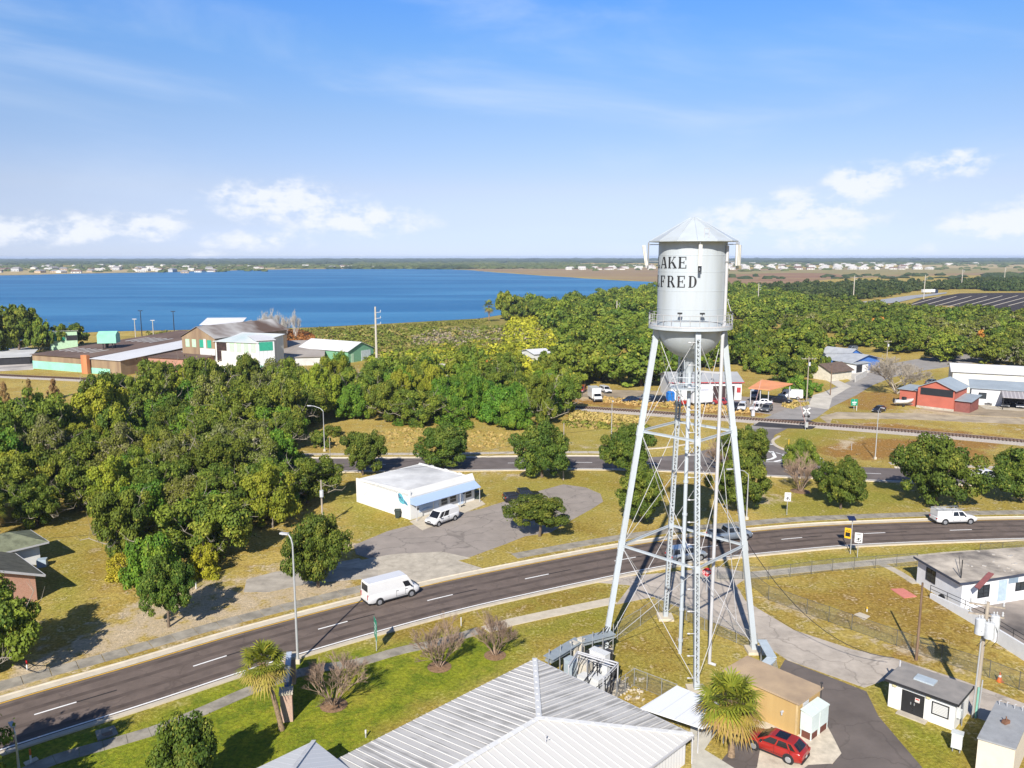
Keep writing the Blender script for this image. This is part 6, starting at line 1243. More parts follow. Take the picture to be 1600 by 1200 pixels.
# ---- buildings beyond the railway, right
def right_side():
    redw = mat('red_barn', (.42,.12,.08), .75, var=.08, scale=.4); blueg = mat('bluegrey_sheet', (.36,.41,.44), .5, metal=.2, var=.1, scale=.3)
    A, B = G(1432, 637), G(1489, 644); F, t = shed('barn', 'red gabled barn with open dark upper front beside the dirt track', A, B, 9.5, 5.0, 6.8, redw, blueg, ridge='y', ov=.5)
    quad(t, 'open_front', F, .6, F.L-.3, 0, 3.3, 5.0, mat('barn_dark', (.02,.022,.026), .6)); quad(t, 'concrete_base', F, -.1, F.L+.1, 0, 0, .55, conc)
    F2, _ = shed('', '', F(-4.6, 1.5), F(-.05, 1.3), 6.5, 3.8, 4.1, redw, blueg, t=t); F3, _ = shed('', '', F(F.L+.05, .8), F(F.L+3.2, .8), 7, 2.6, 3.3, mat('red_brown', (.24,.085,.07), .8), blueg, t=t)
    # long white building
    z = 5.6; A, B = G(1486, 613), G(1680, 625); F, t = shed('warehouse', 'long white metal warehouse with low pitched roof at the right edge', A, B, 15, 5.6, 6.9, mat('cream_sheet', (.62,.60,.54), .6, var=.06), mat('white_sheet_roof', (0,0,0)), ridge='x')
    A, B = G(1516, 632), G(1700, 645); F4, _ = shed('', '', A, B, 6.5, 4.0, 5.2, mat('white_block', (0,0,0)), blueg, t=t); window(F4, t, 1.6, 3.2, 0, 1.6, 3.0, mull=0, frame=dark)
    c = thing('carport', F4(12, -3), 'open carport with grey sheet roof in front of the white warehouse', 'carport'); m_ = MB(); F4.poly(m_, [(6.2, -5.2, 3.0), (30, -5.2, 3.0), (30, -.1, 3.9), (6.2, -.1, 3.9)], .1); m_.build('roof', stripemat('carport_sheet', (.28,.26,.27), (.40,.38,.38), .8, .3, F4.x), c)
    for x in (6.4, 12, 18, 24): m_ = MB(); m_.tube(F4(x, -5., 0), F4(x, -5., 3.), .1); m_.build('post', dark, c)
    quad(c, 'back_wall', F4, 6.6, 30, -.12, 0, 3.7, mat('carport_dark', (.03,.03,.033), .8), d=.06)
    # auto shop with orange canopy
    A, B = G(1055, 633), G(1170, 625); A, B = G(1046, 625), G(1158, 625); F, t = shed('repair_shop', 'white auto repair shop with grey roof and red trim', A, B, 13, 4.6, 6.2, wwall, mat('grey_shop_roof', (.34,.35,.36), .8, var=.1, scale=.2), ridge='x')
    m_ = MB(); m_.bar(F(-.5, -.5, 4.5), F(F.L+.5, -.5, 4.5), .1, .25); m_.build('red_trim', mat('trim_red', (.40,.05,.05), .6), t)
    for x0, w in ((F.L*.60, 3.2), (F.L*.78, 2.2)): quad(t, 'garage_door', F, x0, x0+w, 0, 0, 3.6, mat('bay_dark', (.05,.03,.03), .8))
    quad(t, 'red_sign', F, F.L*.93, F.L*.985, -.05, 1.9, 3.2, mat('trim_red', (0,0,0)))
    A, B = G(1172, 631), G(1212, 635); Q = Fr(A, B); c = thing('canopy', Q(5, 4), 'orange roofed open canopy beside the auto repair shop', 'canopy'); L = Q.L-1.5; m_ = MB(); Q.poly(m_, [(-.5, -.5, 4.0), (L, -.5, 4.0), (L+3, 9, 4.5), (0, 9, 4.9)], .22); m_.build('roof', mat('orange_roof', (.62,.26,.12), .7, var=.08, scale=.3), c)
    for x, y in ((0, 0), (L-.4, 0), (L/2, 0), (L+2.4, 8.5), (0, 8.5)): m_ = MB(); m_.tube(Q(x, y, 0), Q(x, y, 4.0), .12); m_.build('post', white, c)
    # blue house, small brown roofed house
    bl = mat('house_blue', (.06,.17,.48), .7, var=.08); gr = mat('house_grey_roof', (.36,.38,.41), .85, var=.12, scale=.5)
    A, B = G(1300, 578), G(1330, 582); F, t = shed('house', 'blue house with light grey hip roof across the street', A, B, 15, 3.2, 5.0, bl, gr, ridge='x', ov=.9); shed('', '', F(-9, 4), F(1, 4), 12, 3.2, 6.0, bl, gr, ridge='x', t=t)
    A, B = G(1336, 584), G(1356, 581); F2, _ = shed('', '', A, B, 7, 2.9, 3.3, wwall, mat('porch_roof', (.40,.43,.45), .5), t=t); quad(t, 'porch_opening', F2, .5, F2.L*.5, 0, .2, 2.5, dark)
    A, B = G(1298, 596), G(1330, 592); F, t = shed('house', 'small cream house with dark brown roof beside the blue house', A, B, 8, 2.6, 4.6, mat('cream_wall', (.58,.54,.44), .8), mat('brown_shingle', (.14,.10,.08), .9, var=.2), ridge='x', ov=.6)
    A, B = G(1336, 598), G(1354, 588); m_ = MB(); Fw = Fr(A, B); Fw.box(m_, 0, Fw.L, 0, .15, 0, 1.8); o = m_.build('garden_wall', mat('pale_plaster', (.58,.56,.52), .8)); tag(o, 'pale garden wall in front of the blue house porch', 'wall')
right_side()
# ---- brick sign wall in the near lawn
def monument():
    A, B = G(452, 1131), G(463, 1052); A = G(450, 1128); B = G(456, 1062); F = Fr(A, B); L = 6.6; t = thing('monument_sign', A, 'brick pillared blue panel sign seen edge-on behind the leaning palm', 'sign'); bk_ = brickmat('sign_brick', (.42,.26,.18), (.33,.20,.15), (.50,.44,.38), 4)
    for y0 in (0, L-.9): m_ = MB(); F.box(m_, y0, y0+.9, -.35, .55, 0, 2.3); p = m_.build('pillar', bk_, t); m_ = MB(); F.box(m_, y0-.08, y0+.98, -.43, .63, 2.3, 2.5); sub(m_, 'cap', conc_l, p)
    m_ = MB(); F.box(m_, .9, L-.9, -.05, .25, .5, 2.9); m_.build('panel', mat('sign_blue', (.06,.12,.28), .5), t); m_ = MB(); F.box(m_, .85, L-.85, -.12, .32, 2.9, 3.0); m_.build('panel_cap', mat('pale_blue_cap', (.45,.52,.60), .5), t)
monument()
# ================================================================ VEHICLES
def paint(name, c, rough=.28, metal=.0):
    if 'car_'+name in MATS: return MATS['car_'+name]
    m = mat('car_'+name, c, rough, metal=metal, var=.03, scale=.8, spec=.5); m.node_tree.nodes['Principled BSDF'].inputs['Coat Weight'].default_value = .5; m.node_tree.nodes['Principled BSDF'].inputs['Coat Roughness'].default_value = .08; return m
cglass = mat('car_glass', (.012,.014,.018), .06, var=.1, spec=.6); tyre = mat('tyre_rubber', (.02,.02,.02), .9, var=.1); rimm = mat('wheel_rim', (.42,.43,.45), .35, metal=.6, var=.05); plastic = mat('black_plastic', (.025,.025,.027), .6)
headl = mat('headlight_glass', (.60,.62,.66), .1); taill = mat('tail_light_red', (.40,.02,.02), .2); plate = mat('number_plate', (.60,.60,.56), .5)
KINDS = {  # L, W, top line (x from front, z), wheels x, radius, cabin: (belt front x, belt rear x, roof front x, roof rear x, roof z), ground clearance
 'sedan': dict(L=4.6, W=1.80, top=[(0,.62),(.25,.76),(1.25,.93),(3.6,.98),(4.35,.96),(4.6,.80)], wh=(.85,3.55), r=.33, cab=(1.15,4.05,1.95,3.35,1.44), win=[(.10,.47),(.52,.88)]),
 'hatch': dict(L=4.4, W=1.80, top=[(0,.62),(.22,.80),(1.15,.98),(3.6,1.06),(4.2,1.06),(4.4,.88)], wh=(.86,3.46), r=.35, cab=(.98,4.34,1.95,3.55,1.52), win=[(.10,.40),(.44,.74),(.79,.92)]),
 'suv': dict(L=4.8, W=1.92, top=[(0,.78),(.2,.98),(1.25,1.12),(4.0,1.15),(4.65,1.13),(4.8,.90)], wh=(.92,3.82), r=.38, cab=(1.15,4.72,1.8,4.5,1.78), win=[(.08,.36),(.40,.66),(.71,.95)]),
 'pickup': dict(L=5.7, W=1.98, top=[(0,.82),(.2,1.05),(1.45,1.18),(3.55,1.22),(3.6,1.18),(5.5,1.16),(5.7,1.05)], wh=(.98,4.55), r=.40, cab=(1.35,3.62,2.0,3.4,1.86), win=[(.10,.48),(.54,.92)], bed=(3.75,5.55)),
 'smallvan': dict(L=5.1, W=1.93, top=[(0,.78),(.15,.98),(.85,1.12),(4.9,1.15),(5.1,1.10)], wh=(.90,4.10), r=.35, cab=(.75,5.06,1.55,4.98,1.92), win=[(.06,.22),(.26,.48)], van=1),
 'van': dict(L=6.0, W=2.05, top=[(0,.85),(.12,1.08),(.8,1.28),(5.85,1.32),(6.0,1.25)], wh=(1.0,4.75), r=.38, cab=(.62,5.97,1.45,5.92,2.55), win=[(.05,.19)], van=1, wz=(.08,.55)),
}
def loft(mb, st, smooth=True):
    """st: rings of points; closed body with end caps"""
    n = len(st[0]); vs = [p for r in st for p in r]; fs = []
    for i in range(len(st)-1):
        for j in range(n): fs.append((i*n+j, i*n+(j+1) % n, (i+1)*n+(j+1) % n, (i+1)*n+j))
    mb.add(vs, fs, smooth); mb.add([Vector(p) for p in st[0]], [tuple(range(n))[::-1]]); mb.add([Vector(p) for p in st[-1]], [tuple(range(n))])
def vehicle(kind, loc, rz, color, label, group=None, cat='car', name=None, extras=(), roofm=None):
    K = KINDS[kind]; L, W = K['L'], K['W']; w = W/2; t = thing(name or {'van': 'van', 'smallvan': 'van', 'pickup': 'pickup_truck'}.get(kind, 'parked_car'), loc, label, cat, group, rz)
    X = lambda x: L/2-x                                # front of the car looks along +X
    pm = color; zc = .24 if kind in ('sedan', 'hatch') else .32
    xs = sorted(set([0, .06, .2, .5, L-.5, L-.18, L-.05, L]+[p[0] for p in K['top']]+list(np.linspace(.8, L-.8, 8)))); st = []
    tx, tz = zip(*K['top'])
    for x in xs:
        e = min(1, (min(x, L-x)/.45)); ew = w*(1-.13*(1-e)**2); zt = float(np.interp(x, tx, tz)); z0 = zc+.10*(1-e)
        st.append([(X(x), -ew*.86, z0), (X(x), -ew*.98, z0+.12), (X(x), -ew, (z0+zt)/2+.05), (X(x), -ew*.97, zt-.10), (X(x), -ew*.90, zt), (X(x), ew*.90, zt), (X(x), ew*.97, zt-.10), (X(x), ew, (z0+zt)/2+.05), (X(x), ew*.98, z0+.12), (X(x), ew*.86, z0)])
    mb = MB(); loft(mb, st)
    b0, b1, r0, r1, zr = K['cab']; zb0, zb1 = float(np.interp(b0, tx, tz))-.03, float(np.interp(b1, tx, tz))-.03; wb, wr = w*.90, w*(.82 if K.get('van') else .72)
    def cabring(u):                                  # u 0..1 up
        f = lambda a, b: a+(b-a)*u; return f(b0, r0), f(b1, r1), f(wb, wr), f(zb0, zr), f(zb1, zr)
    # cabin body with softened roof edges
    rings = []
    for u, ins in ((0, 0), (.55, -.01), (.92, .0), (1., .07)):
        a, b, ww, z0, z1 = cabring(u); rings.append([(X(a+ins), -ww+ins, z0), (X(a+ins-.06), 0, z0), (X(a+ins), ww-ins, z0), (X(b-ins), ww-ins, z1), (X(b-ins+.03), 0, z1), (X(b-ins), -ww+ins, z1)])
    n = 6; vs = [p for r in rings for p in r]; fs = [(i*n+j, i*n+(j+1) % n, (i+1)*n+(j+1) % n, (i+1)*n+j) for i in range(3) for j in range(n)]+[tuple(range(3*n, 4*n))]
    fs = [f[::-1] for f in fs]; mb.add(vs, fs)
    if 'bed' in K:
        pass
    body = mb.build('body', pm, t, local=True)
    if 'bed' in K:
        q0, q1 = K['bed']; m_ = MB(); m_.box((X((q0+q1)/2), 0, 1.205), (q1-q0, W*.78, .02)); m_.build('truck_bed', plastic, t, local=True)
        m_ = MB()
        for s in (-1, 1): m_.box((X((q0+q1)/2), s*w*.84, 1.23), (q1-q0, .1, .1))
        m_.box((X(q1+.03), 0, 1.2), (.08, W*.78, .14)); m_.build('bed_rail', pm, t, local=True)
    # windows just proud of the cabin
    def side(s, a, b, lo, hi, m_):
        pts = []
        for u, v in ((a, lo), (b, lo), (b, hi), (a, hi)):
            A, B, ww, z0, z1 = cabring(v); x = A+(B-A)*u; pts.append((X(x), s*(ww+.012), z0+(z1-z0)*u))
        m_.add(pts, [(0, 1, 2, 3) if s > 0 else (3, 2, 1, 0)]); m_.add(pts, [(3, 2, 1, 0) if s > 0 else (0, 1, 2, 3)])
    lo, hi = K.get('wz', (.10, .86))
    for s in (-1, 1):
        for a, b in K['win']: m_ = MB(); side(s, a+.0, b, lo, hi, m_); m_.build('side_window', cglass, t, local=True)
    hw = .60 if kind == 'van' else .90
    def endw(front, lo, hi, ws, nm):
        pts = []
        for sgn, v in ((-1, lo), (1, lo), (1, hi), (-1, hi)):
            A, B, ww, z0, z1 = cabring(v); x = A-.035 if front else B+.02; pts.append((X(x), sgn*ww*ws, z0 if front else z1))
        m_ = MB(); mid = [((pts[0][0]+pts[1][0])/2+(.045 if front else -.02), 0, pts[0][2]), ((pts[2][0]+pts[3][0])/2+(.045 if front else -.02), 0, pts[2][2])]
        P = [pts[0], mid[0], pts[1], pts[2], mid[1], pts[3]]; m_.add(P, [(0, 1, 4, 5), (1, 2, 3, 4)]); m_.add(P, [(5, 4, 1, 0), (4, 3, 2, 1)]); m_.build(nm, cglass, t, local=True)
    endw(True, .06, hw, .90, 'windscreen')
    if not (K.get('van') and kind == 'smallvan' and 0): endw(False, .30 if K.get('van') else .12, .86, .80, 'rear_window')
    if 'sunroof' in extras: m_ = MB(); m_.box((X(r0+.75), 0, zr+.012), (.85, W*.5, .02)); m_.build('sunroof', cglass, t, local=True)
    for x in K['wh']:
        for s in (-1, 1):
            r = K['r']; a = MB(); a.tube((X(x), s*(w+.004), r+.04), (X(x), s*(w*.70), r+.04), r+.075, n=20); a.build('wheel_arch', plastic, t, local=True)
            m_ = MB(); m_.tube((X(x), s*(w-.20), r), (X(x), s*(w+.012), r), r, n=20); wh = m_.build('wheel', tyre, t, local=True)
            q = MB(); q.tube((X(x), s*(w+.010), r), (X(x), s*(w+.022), r), r*.66, r*.60, n=12); q.build('rim', rimm, wh, local=True)
    seam = sorted({round(b0+(b1-b0)*a, 2) for a in (K['win'][0][0]-.02, K['win'][0][1]+.02, K['win'][1][1]+.02 if len(K['win']) > 1 else K['win'][0][1]+.22)})
    for s in (-1, 1):
        m_ = MB()
        for x in seam: z1_ = float(np.interp(x, tx, tz))-.04; m_.box((X(x), s*w*.995, (zc+.22+z1_)/2), (.022, .02, z1_-zc-.22))
        z1_ = float(np.interp(L/2, tx, tz)); m_.box((X((seam[0]+seam[-1])/2), s*w*.992, zc+.23), (seam[-1]-seam[0], .02, .022)); m_.build('door_seams', plastic, t, local=True)
        for x in seam[1:]: m_ = MB(); m_.box((X(x-.16), s*(w+.0), z1_-.16), (.18, .05, .035)); m_.build('door_handle', plastic if K.get('van') else pm, t, local=True)
    zf = float(np.interp(.1, tx, tz)); zr_ = float(np.interp(L-.1, tx, tz))
    for s in (-1, 1):
        m_ = MB(); m_.box((X(.06), s*w*.70, zf-.16), (.14, .36, .13)); m_.build('headlight', headl, t, local=True)
        m_ = MB(); m_.box((X(L-.03), s*w*.78, zr_-.18), (.12, .20 if not K.get('van') else .14, .20 if not K.get('van') else .5)); m_.build('tail_light', taill, t, local=True)
        m_ = MB(); m_.box((X(b0+.45), s*(w+.08), float(np.interp(b0+.4, tx, tz))+.08), (.12, .18, .13)); m_.build('wing_mirror', plastic if kind != 'sedan' else pm, t, local=True)
    m_ = MB(); m_.box((X(.015), 0, zc+.16), (.1, W*.80, .22)); m_.box((X(.01), 0, zf-.17), (.1, W*.36, .12)); m_.build('front_bumper', plastic, t, local=True)
    m_ = MB(); m_.box((X(L-.01), 0, zc+.14), (.1, W*.80, .2)); m_.build('rear_bumper', plastic if kind != 'sedan' else pm, t, local=True)
    m_ = MB(); m_.box((X(L+.045), 0, zc+.36), (.015, .3, .14)); m_.build('number_plate', plate, t, local=True)
    for s in (-1, 1): m_ = MB(); m_.box((X(L/2), s*(w*.95), zc+.05), (K['wh'][1]-K['wh'][0]-2.3*K['r'], .06, .12)); m_.build('sill', plastic, t, local=True)
    if 'rack' in extras or 'cap' in extras:
        q0, q1 = K['bed']; m_ = MB(); m_.prism([(X(q0-.1), -w*.86), (X(q1+.1), -w*.86), (X(q1+.1), w*.86), (X(q0-.1), w*.86)], 1.2, 1.95); m_.build('truck_cap', pm, t, local=True)
        m_ = MB()
        for s in (-1, 1): m_.tube((X(1.9), s*w*.7, 2.12), (X(q1+.2), s*w*.7, 2.12), .035)
        for x in (2.3, 3.6, 4.7, 5.6): m_.tube((X(x), -w*.75, 2.12), (X(x), w*.75, 2.12), .03); [m_.tube((X(x), s*w*.75, 1.86), (X(x), s*w*.75, 2.12), .03) for s in (-1, 1)]
        m_.build('ladder_rack', galv, t, local=True)
    return t
def vpx(kind, front, rear, color, label, side=-1, **kw):
    """stand the vehicle so that its near wheels touch the ground at photo pixels front / rear"""
    K = KINDS[kind]; A, B = G(*front), G(*rear); d = (A-B).normalized(); rz = atan2(d.y, d.x); n = Vector((-d.y, d.x, 0))
    if n.y < 0: n = -n
    c = (A+B)/2+n*(K['W']/2-.1)+d*((K['wh'][0]+K['wh'][1])/2-K['L']/2)*-1*-1
    return vehicle(kind, c, rz, color, label, **kw)
wh_, bk, gy, sv, rd, db = paint('white', (.62,.62,.62)), paint('black', (.012,.013,.018)), paint('grey', (.14,.15,.16), metal=.4), paint('silver', (.34,.38,.42), metal=.4), paint('red', (.36,.022,.015), metal=.25), paint('navy', (.02,.035,.08), metal=.3)
vpx('hatch', (1176, 1171), (1232, 1194), rd, 'bright red hatchback with black roof panel parked behind the palm', extras=('sunroof',))
vpx('van', (643, 932), (592, 946), wh_, 'tall white panel van driving along the near highway', cat='van')
vpx('smallvan', (684, 823), (711, 813), wh_, 'white van with black bumper parked in front of the shop', cat='van')
vpx('pickup', (842, 783), (797, 787), bk, 'black pickup truck parked nose right on the shop lot', cat='pickup truck')
vpx('pickup', (1160, 845), (1131, 848), paint('blue_grey', (.22,.26,.31), metal=.4), 'blue grey pickup truck driving behind the right tower leg', cat='pickup truck')
vpx('suv', (1095, 876), (1060, 881), sv, 'silver blue car driving in the near lane behind the tower', cat='car')
vpx('pickup', (1515, 820), (1476, 821), wh_, 'white pickup truck with closed cap and ladder rack on the highway', cat='pickup truck', extras=('cap',))
vpx('sedan', (1560, 748), (1533, 750), wh_, 'white car half hidden by the oak on the far highway at the right', cat='car')
vpx('sedan', (1371, 647), (1386, 642), bk, 'black car parked on the dry grass left of the red barn', cat='car')
lot = 'vehicles parked around the auto repair shop'
vpx('van', (1182, 626), (1190, 619), sv, 'grey blue van under the orange canopy', cat='van', group=lot)
vpx('pickup', (1226, 632), (1206, 629), bk, 'black pickup truck in front of the orange canopy', cat='pickup truck', group=lot)
vpx('van', (1224, 624), (1244, 625), wh_, 'white van parked right of the orange canopy', cat='van', group=lot)
vpx('sedan', (1182, 633), (1200, 634), wh_, 'white car side-on before the grey blue van', cat='car', group=lot)
vpx('suv', (1163, 645), (1167, 637), wh_, 'white car facing the railway, nearest the tower leg', cat='car', group=lot)
vpx('pickup', (1182, 645), (1196, 640), wh_, 'white pickup at the edge of the repair shop lot', cat='pickup truck', group=lot)
vpx('suv', (1198, 647), (1209, 640), gy, 'grey car at the street end of the repair shop lot', cat='car', group=lot)
vpx('pickup', (1148, 643), (1160, 638), bk, 'dark truck parked left of the small white cars', cat='pickup truck', group=lot)
vpx('pickup', (1136, 635), (1115, 633), paint('dark_red', (.28,.03,.03)), 'red pickup truck before the repair shop doors', cat='pickup truck', group=lot)
vpx('sedan', (980, 630), (996, 628), db, 'dark blue car left of the left tower leg beyond the railway', cat='car', group=lot)
vpx('suv', (1019, 631), (1036, 630), bk, 'black car right of the left tower leg beyond the railway', cat='car', group=lot)
vpx('suv', (1000, 627), (1012, 628), gy, 'grey car partly behind the left tower leg beyond the railway', cat='car', group=lot)
vpx('pickup', (893, 614), (877, 614), bk, 'dark pickup truck leftmost beside the wood beyond the railway', cat='pickup truck', group=lot)
vpx('suv', (911, 615), (916, 611), rd, 'small red car left of the white box truck', cat='car', group=lot)
vpx('suv', (945, 615), (937, 612), wh_, 'white car right of the white box truck', cat='car', group=lot)
vpx('suv', (1551, 636), (1549, 629), wh_, 'white car under the carport at the right', cat='car'); vpx('sedan', (1577, 640), (1576, 633), gy, 'grey car under the carport beside the white one', cat='car'); vpx('sedan', (1600, 641), (1599, 635), wh_, 'pale car under the carport cut by the right edge', cat='car')
vpx('sedan', (1470, 600), (1452, 602), gy, 'grey car behind the red barn roof', cat='car'); vpx('suv', (1326, 549), (1341, 548), sv, 'silver car parked behind the blue house', cat='car')
def boxtruck():
    p = G(930, 626); t = thing('box_truck', p, 'white box truck facing the railway left of the tower', 'truck', lot, rz=-pi/2+.15); m_ = MB(); m_.box((-1.2, 0, 2.05), (4.6, 2.35, 2.5)); m_.build('cargo_box', wh_, t, local=True)
    m_ = MB(); m_.prism([(1.15, -1.0), (3.0, -1.0), (3.0, 1.0), (1.15, 1.0)], .5, [1.9, 1.15, 1.15, 1.9]); m_.prism([(1.15, -1.0), (2.0, -1.0), (2.0, 1.0), (1.15, 1.0)], 1.7, 2.2); m_.build('cab', wh_, t, local=True)
    m_ = MB(); m_.add([(2.02, -.85, 2.1), (2.02, .85, 2.1), (2.3, .9, 1.5), (2.3, -.9, 1.5)], [(0, 1, 2, 3), (3, 2, 1, 0)]); m_.build('windscreen', cglass, t, local=True); m_ = MB(); m_.box((3.02, 0, .7), (.1, 1.9, .4)); m_.build('front_bumper', plastic, t, local=True)
    for x in (2.2, -2.3):
        for s in (-1, 1): m_ = MB(); m_.tube((x, s*.75, .42), (x, s*1.08, .42), .42, n=16); m_.build('wheel', tyre, t, local=True)
def trailer():
    p = G(1098, 634); t = thing('box_trailer', p, 'white box trailer seen through the tower legs', 'trailer', lot, rz=.35); m_ = MB(); m_.box((0, 1.2, 2.2), (5.6, 2.4, 2.9)); m_.build('cargo_box', stripemat('trailer_sheet', (.58,.58,.58), (.48,.48,.48), .5, .1, (1, 0, 0)), t, local=True); m_ = MB(); m_.box((-2.85, 1.2, 2.2), (.06, 2.2, 2.7)); m_.build('door', wh_, t, local=True)
    for x in (-.6, .6): m_ = MB(); m_.tube((x, 0, .4), (x, .3, .4), .4, n=14); m_.build('wheel', tyre, t, local=True)
    m_ = MB(); m_.bar((2.8, 1.2, .7), (4.2, 1.2, .6), .12, .12); m_.build('drawbar', dark, t, local=True)
    p = G(1047, 628); t = thing('portable_toilet', p, 'bright blue portable toilet beside the tower leg beyond the railway', 'toilet', lot); m_ = MB(); m_.box((0, 0, 1.2), (1.6, 1.6, 2.4), .3); m_.build('cabin', mat('toilet_blue', (.02,.16,.50), .5), t, local=True); m_ = MB(); m_.lathe((0, 0, 2.4), [(1.0, 0), (.8, .25), (.2, .35), (.001, .36)], 8); m_.build('roof', mat('toilet_blue', (0,0,0)), t, local=True); m_ = MB(); m_.box((-.25, -.82, 1.1), (.9, .05, 1.9), .3); m_.build('door', mat('toilet_door', (.03,.2,.55), .5), t, local=True)
    p = G(1065, 636); t = thing('tractor', p, 'old red farm machine standing behind the tower legs', 'machine', lot); m_ = MB(); m_.box((0, 0, 1.2), (2.2, 1.3, .9)); m_.box((-.8, 0, 2.0), (1.0, 1.2, 1.2)); m_.build('body', rd, t, local=True)
    for x, r in ((-.9, .75), (.9, .45)):
        for s in (-1, 1): m_ = MB(); m_.tube((x, s*.7, r), (x, s*.95, r), r, n=16); m_.build('wheel', tyre, t, local=True)
    m_ = MB(); m_.tube((.7, 0, 1.6), (.7, 0, 2.4), .06); m_.build('exhaust', dark, t, local=True)
boxtruck(); trailer()
def boat():
    p = G(1411, 635); t = thing('boat', p, 'small white boat on a trailer left of the red barn', 'boat', rz=.1); m_ = MB(); st = []
    for x, w, z0, z1 in ((-2.4, .9, .75, 1.5), (-1, 1.0, .65, 1.5), (.6, .95, .65, 1.6), (1.8, .6, .8, 1.75), (2.5, .08, 1.3, 1.85)): st.append([(x, -w*.5, z0), (x, -w, z1), (x, -w*.85, z1+.02), (x, w*.85, z1+.02), (x, w, z1), (x, w*.5, z0)])
    loft(m_, st); m_.build('hull', wh_, t, local=True); m_ = MB(); m_.box((.1, 0, 1.9), (.8, .8, .7)); m_.build('console', plastic, t, local=True); m_ = MB(); m_.box((-2.5, 0, 1.5), (.35, .35, 1.)); m_.build('outboard_motor', dark, t, local=True)
    for s in (-1, 1): m_ = MB(); m_.tube((-.6, s*.95, .35), (-.6, s*1.15, .35), .35, n=14); m_.build('wheel', tyre, t, local=True)
    m_ = MB(); m_.bar((-2, 0, .5), (3.4, 0, .5), .15, .15); m_.build('trailer_frame', galv, t, local=True)
boat()
# ================================================================ STREET FURNITURE, POLES, FENCES, PALMS
alu = mat('aluminium', (.50,.51,.52), .4, metal=.4, var=.06); wood = mat('pole_wood', (.20,.13,.085), .9, var=.25, scale=4, streak=True); woodp = mat('pole_wood_pale', (.36,.31,.25), .9, var=.2, scale=4, streak=True); cpole = mat('pole_concrete', (.46,.42,.35), .8, var=.1, scale=2)
def lamp(px, py, topx, topy, label, arm=1.6, adir=None, group=None, r=.10):
    p = G(px, py); h = HT(topx, topy, p.y); t = thing('street_lamp', p, label, 'street lamp', group); a = Vector(adir).normalized() if adir else Vector((-.6, .8, 0))
    m_ = MB(); m_.tube(p, p+Vector((0, 0, h-1.0)), r, r*.6, 12); pts = [p+Vector((0, 0, h-1.0)), p+a*arm*.25+Vector((0, 0, h-.45)), p+a*arm*.7+Vector((0, 0, h-.12)), p+a*arm+Vector((0, 0, h-.05))]
    for i in range(3): m_.tube(pts[i], pts[i+1], r*.6, r*.5, 8)
    m_.build('pole', alu, t); m_ = MB(); m_.box(p+Vector((0, 0, .2)), (.42, .42, .4)); m_.build('base', conc_l, t); e = pts[3]; m_ = MB(); m_.bar(e-a*.1, e+a*.7, .30, .14); m_.lathe(e+a*.42-Vector((0, 0, .06)), [(.001, -.1), (.16, -.04), (.17, 0)], 12); m_.build('lamp_head', white, t)
lamp(465, 1036, 440, 834, 'tall white street lamp beside the leaning palm at the near highway', .5, (-.9, .3, 0), r=.12)
lamp(73, 712, 60, 645, 'street lamp standing among the trees at the left', 2.0, (-1, .1, 0)); lamp(507, 705, 488, 634, 'street lamp at the far highway left of the shop', 2.4, (-1, .2, 0)); lamp(955, 690, 957, 625, 'street lamp on the dry grass just left of the tower, beyond the far road', .8, (0, -1, 0))
lamp(1367, 718, 1373, 636, 'street lamp on the far kerb in front of the black car', .6, (.3, -1, 0)); lamp(1166, 812, 1131, 731, 'street lamp behind the right tower leg with its arm to the left', 2.6, (-1, -.2, 0)) 
p = G(28, 1215); lamp(30, 1212, 29, 1137, 'short lamp post at the lower left corner with two small heads', .4, (-.5, .5, 0))
def pole(px, py, top, label, m=None, r=.14, cross=(), trans=False, name='utility_pole', arms=1.2, lod=0):
    p = G(px, py); h = HT(px, top, p.y); t = thing(name, p, label, 'utility pole'); m_ = MB(); m_.tube(p, p+Vector((0, 0, h)), r, r*.65, 12); m_.build('pole', m or wood, t)
    for z in cross:
        c = p+Vector((0, 0, h-z)); m_ = MB(); m_.bar(c-Vector((arms, .0, 0)), c+Vector((arms, .0, 0)), .12, .12); a = m_.build('crossarm', m or wood, t)
        for k in (-1, -.5, .5, 1): q = MB(); q.lathe(c+Vector((arms*k*.95, 0, .06)), [(.05, 0), (.07, .08), (.03, .16), (.07, .2), (.001, .26)], 8); q.build('insulator', mat('insulator_grey', (.45,.46,.47), .3), a)
    if trans: m_ = MB(); m_.tube(p+Vector((.1, -.35, h-2.2)), p+Vector((.1, -.35, h-1.3)), .26, n=14); m_.build('transformer', mat('transformer_grey', (.50,.52,.54), .4), t)
    return p, h
pole(504, 824, 750, 'wooden utility pole with white transformer beside the round oak', woodp, .16, (), True); pole(517, 752, 682, 'slim pole on the grass left of the shop', woodp, .08); pole(880, 750, 661, 'bare grey pole right of the oak at the far road', woodp, .12)
pole(1260, 628, 558, 'wooden pole with crossarm at the side street corner', woodp, .16, (.5,), True, arms=1.8); pole(1297, 618, 570, 'short wooden pole on the far side of the street', wood, .14)
pole(1385, 566, 532, 'wooden pole with white transformer behind the dead tree', woodp, .15, (.5,), True); pole(1456, 546, 516, 'wooden pole with white transformer in the right wood', woodp, .15, (.4,), True)
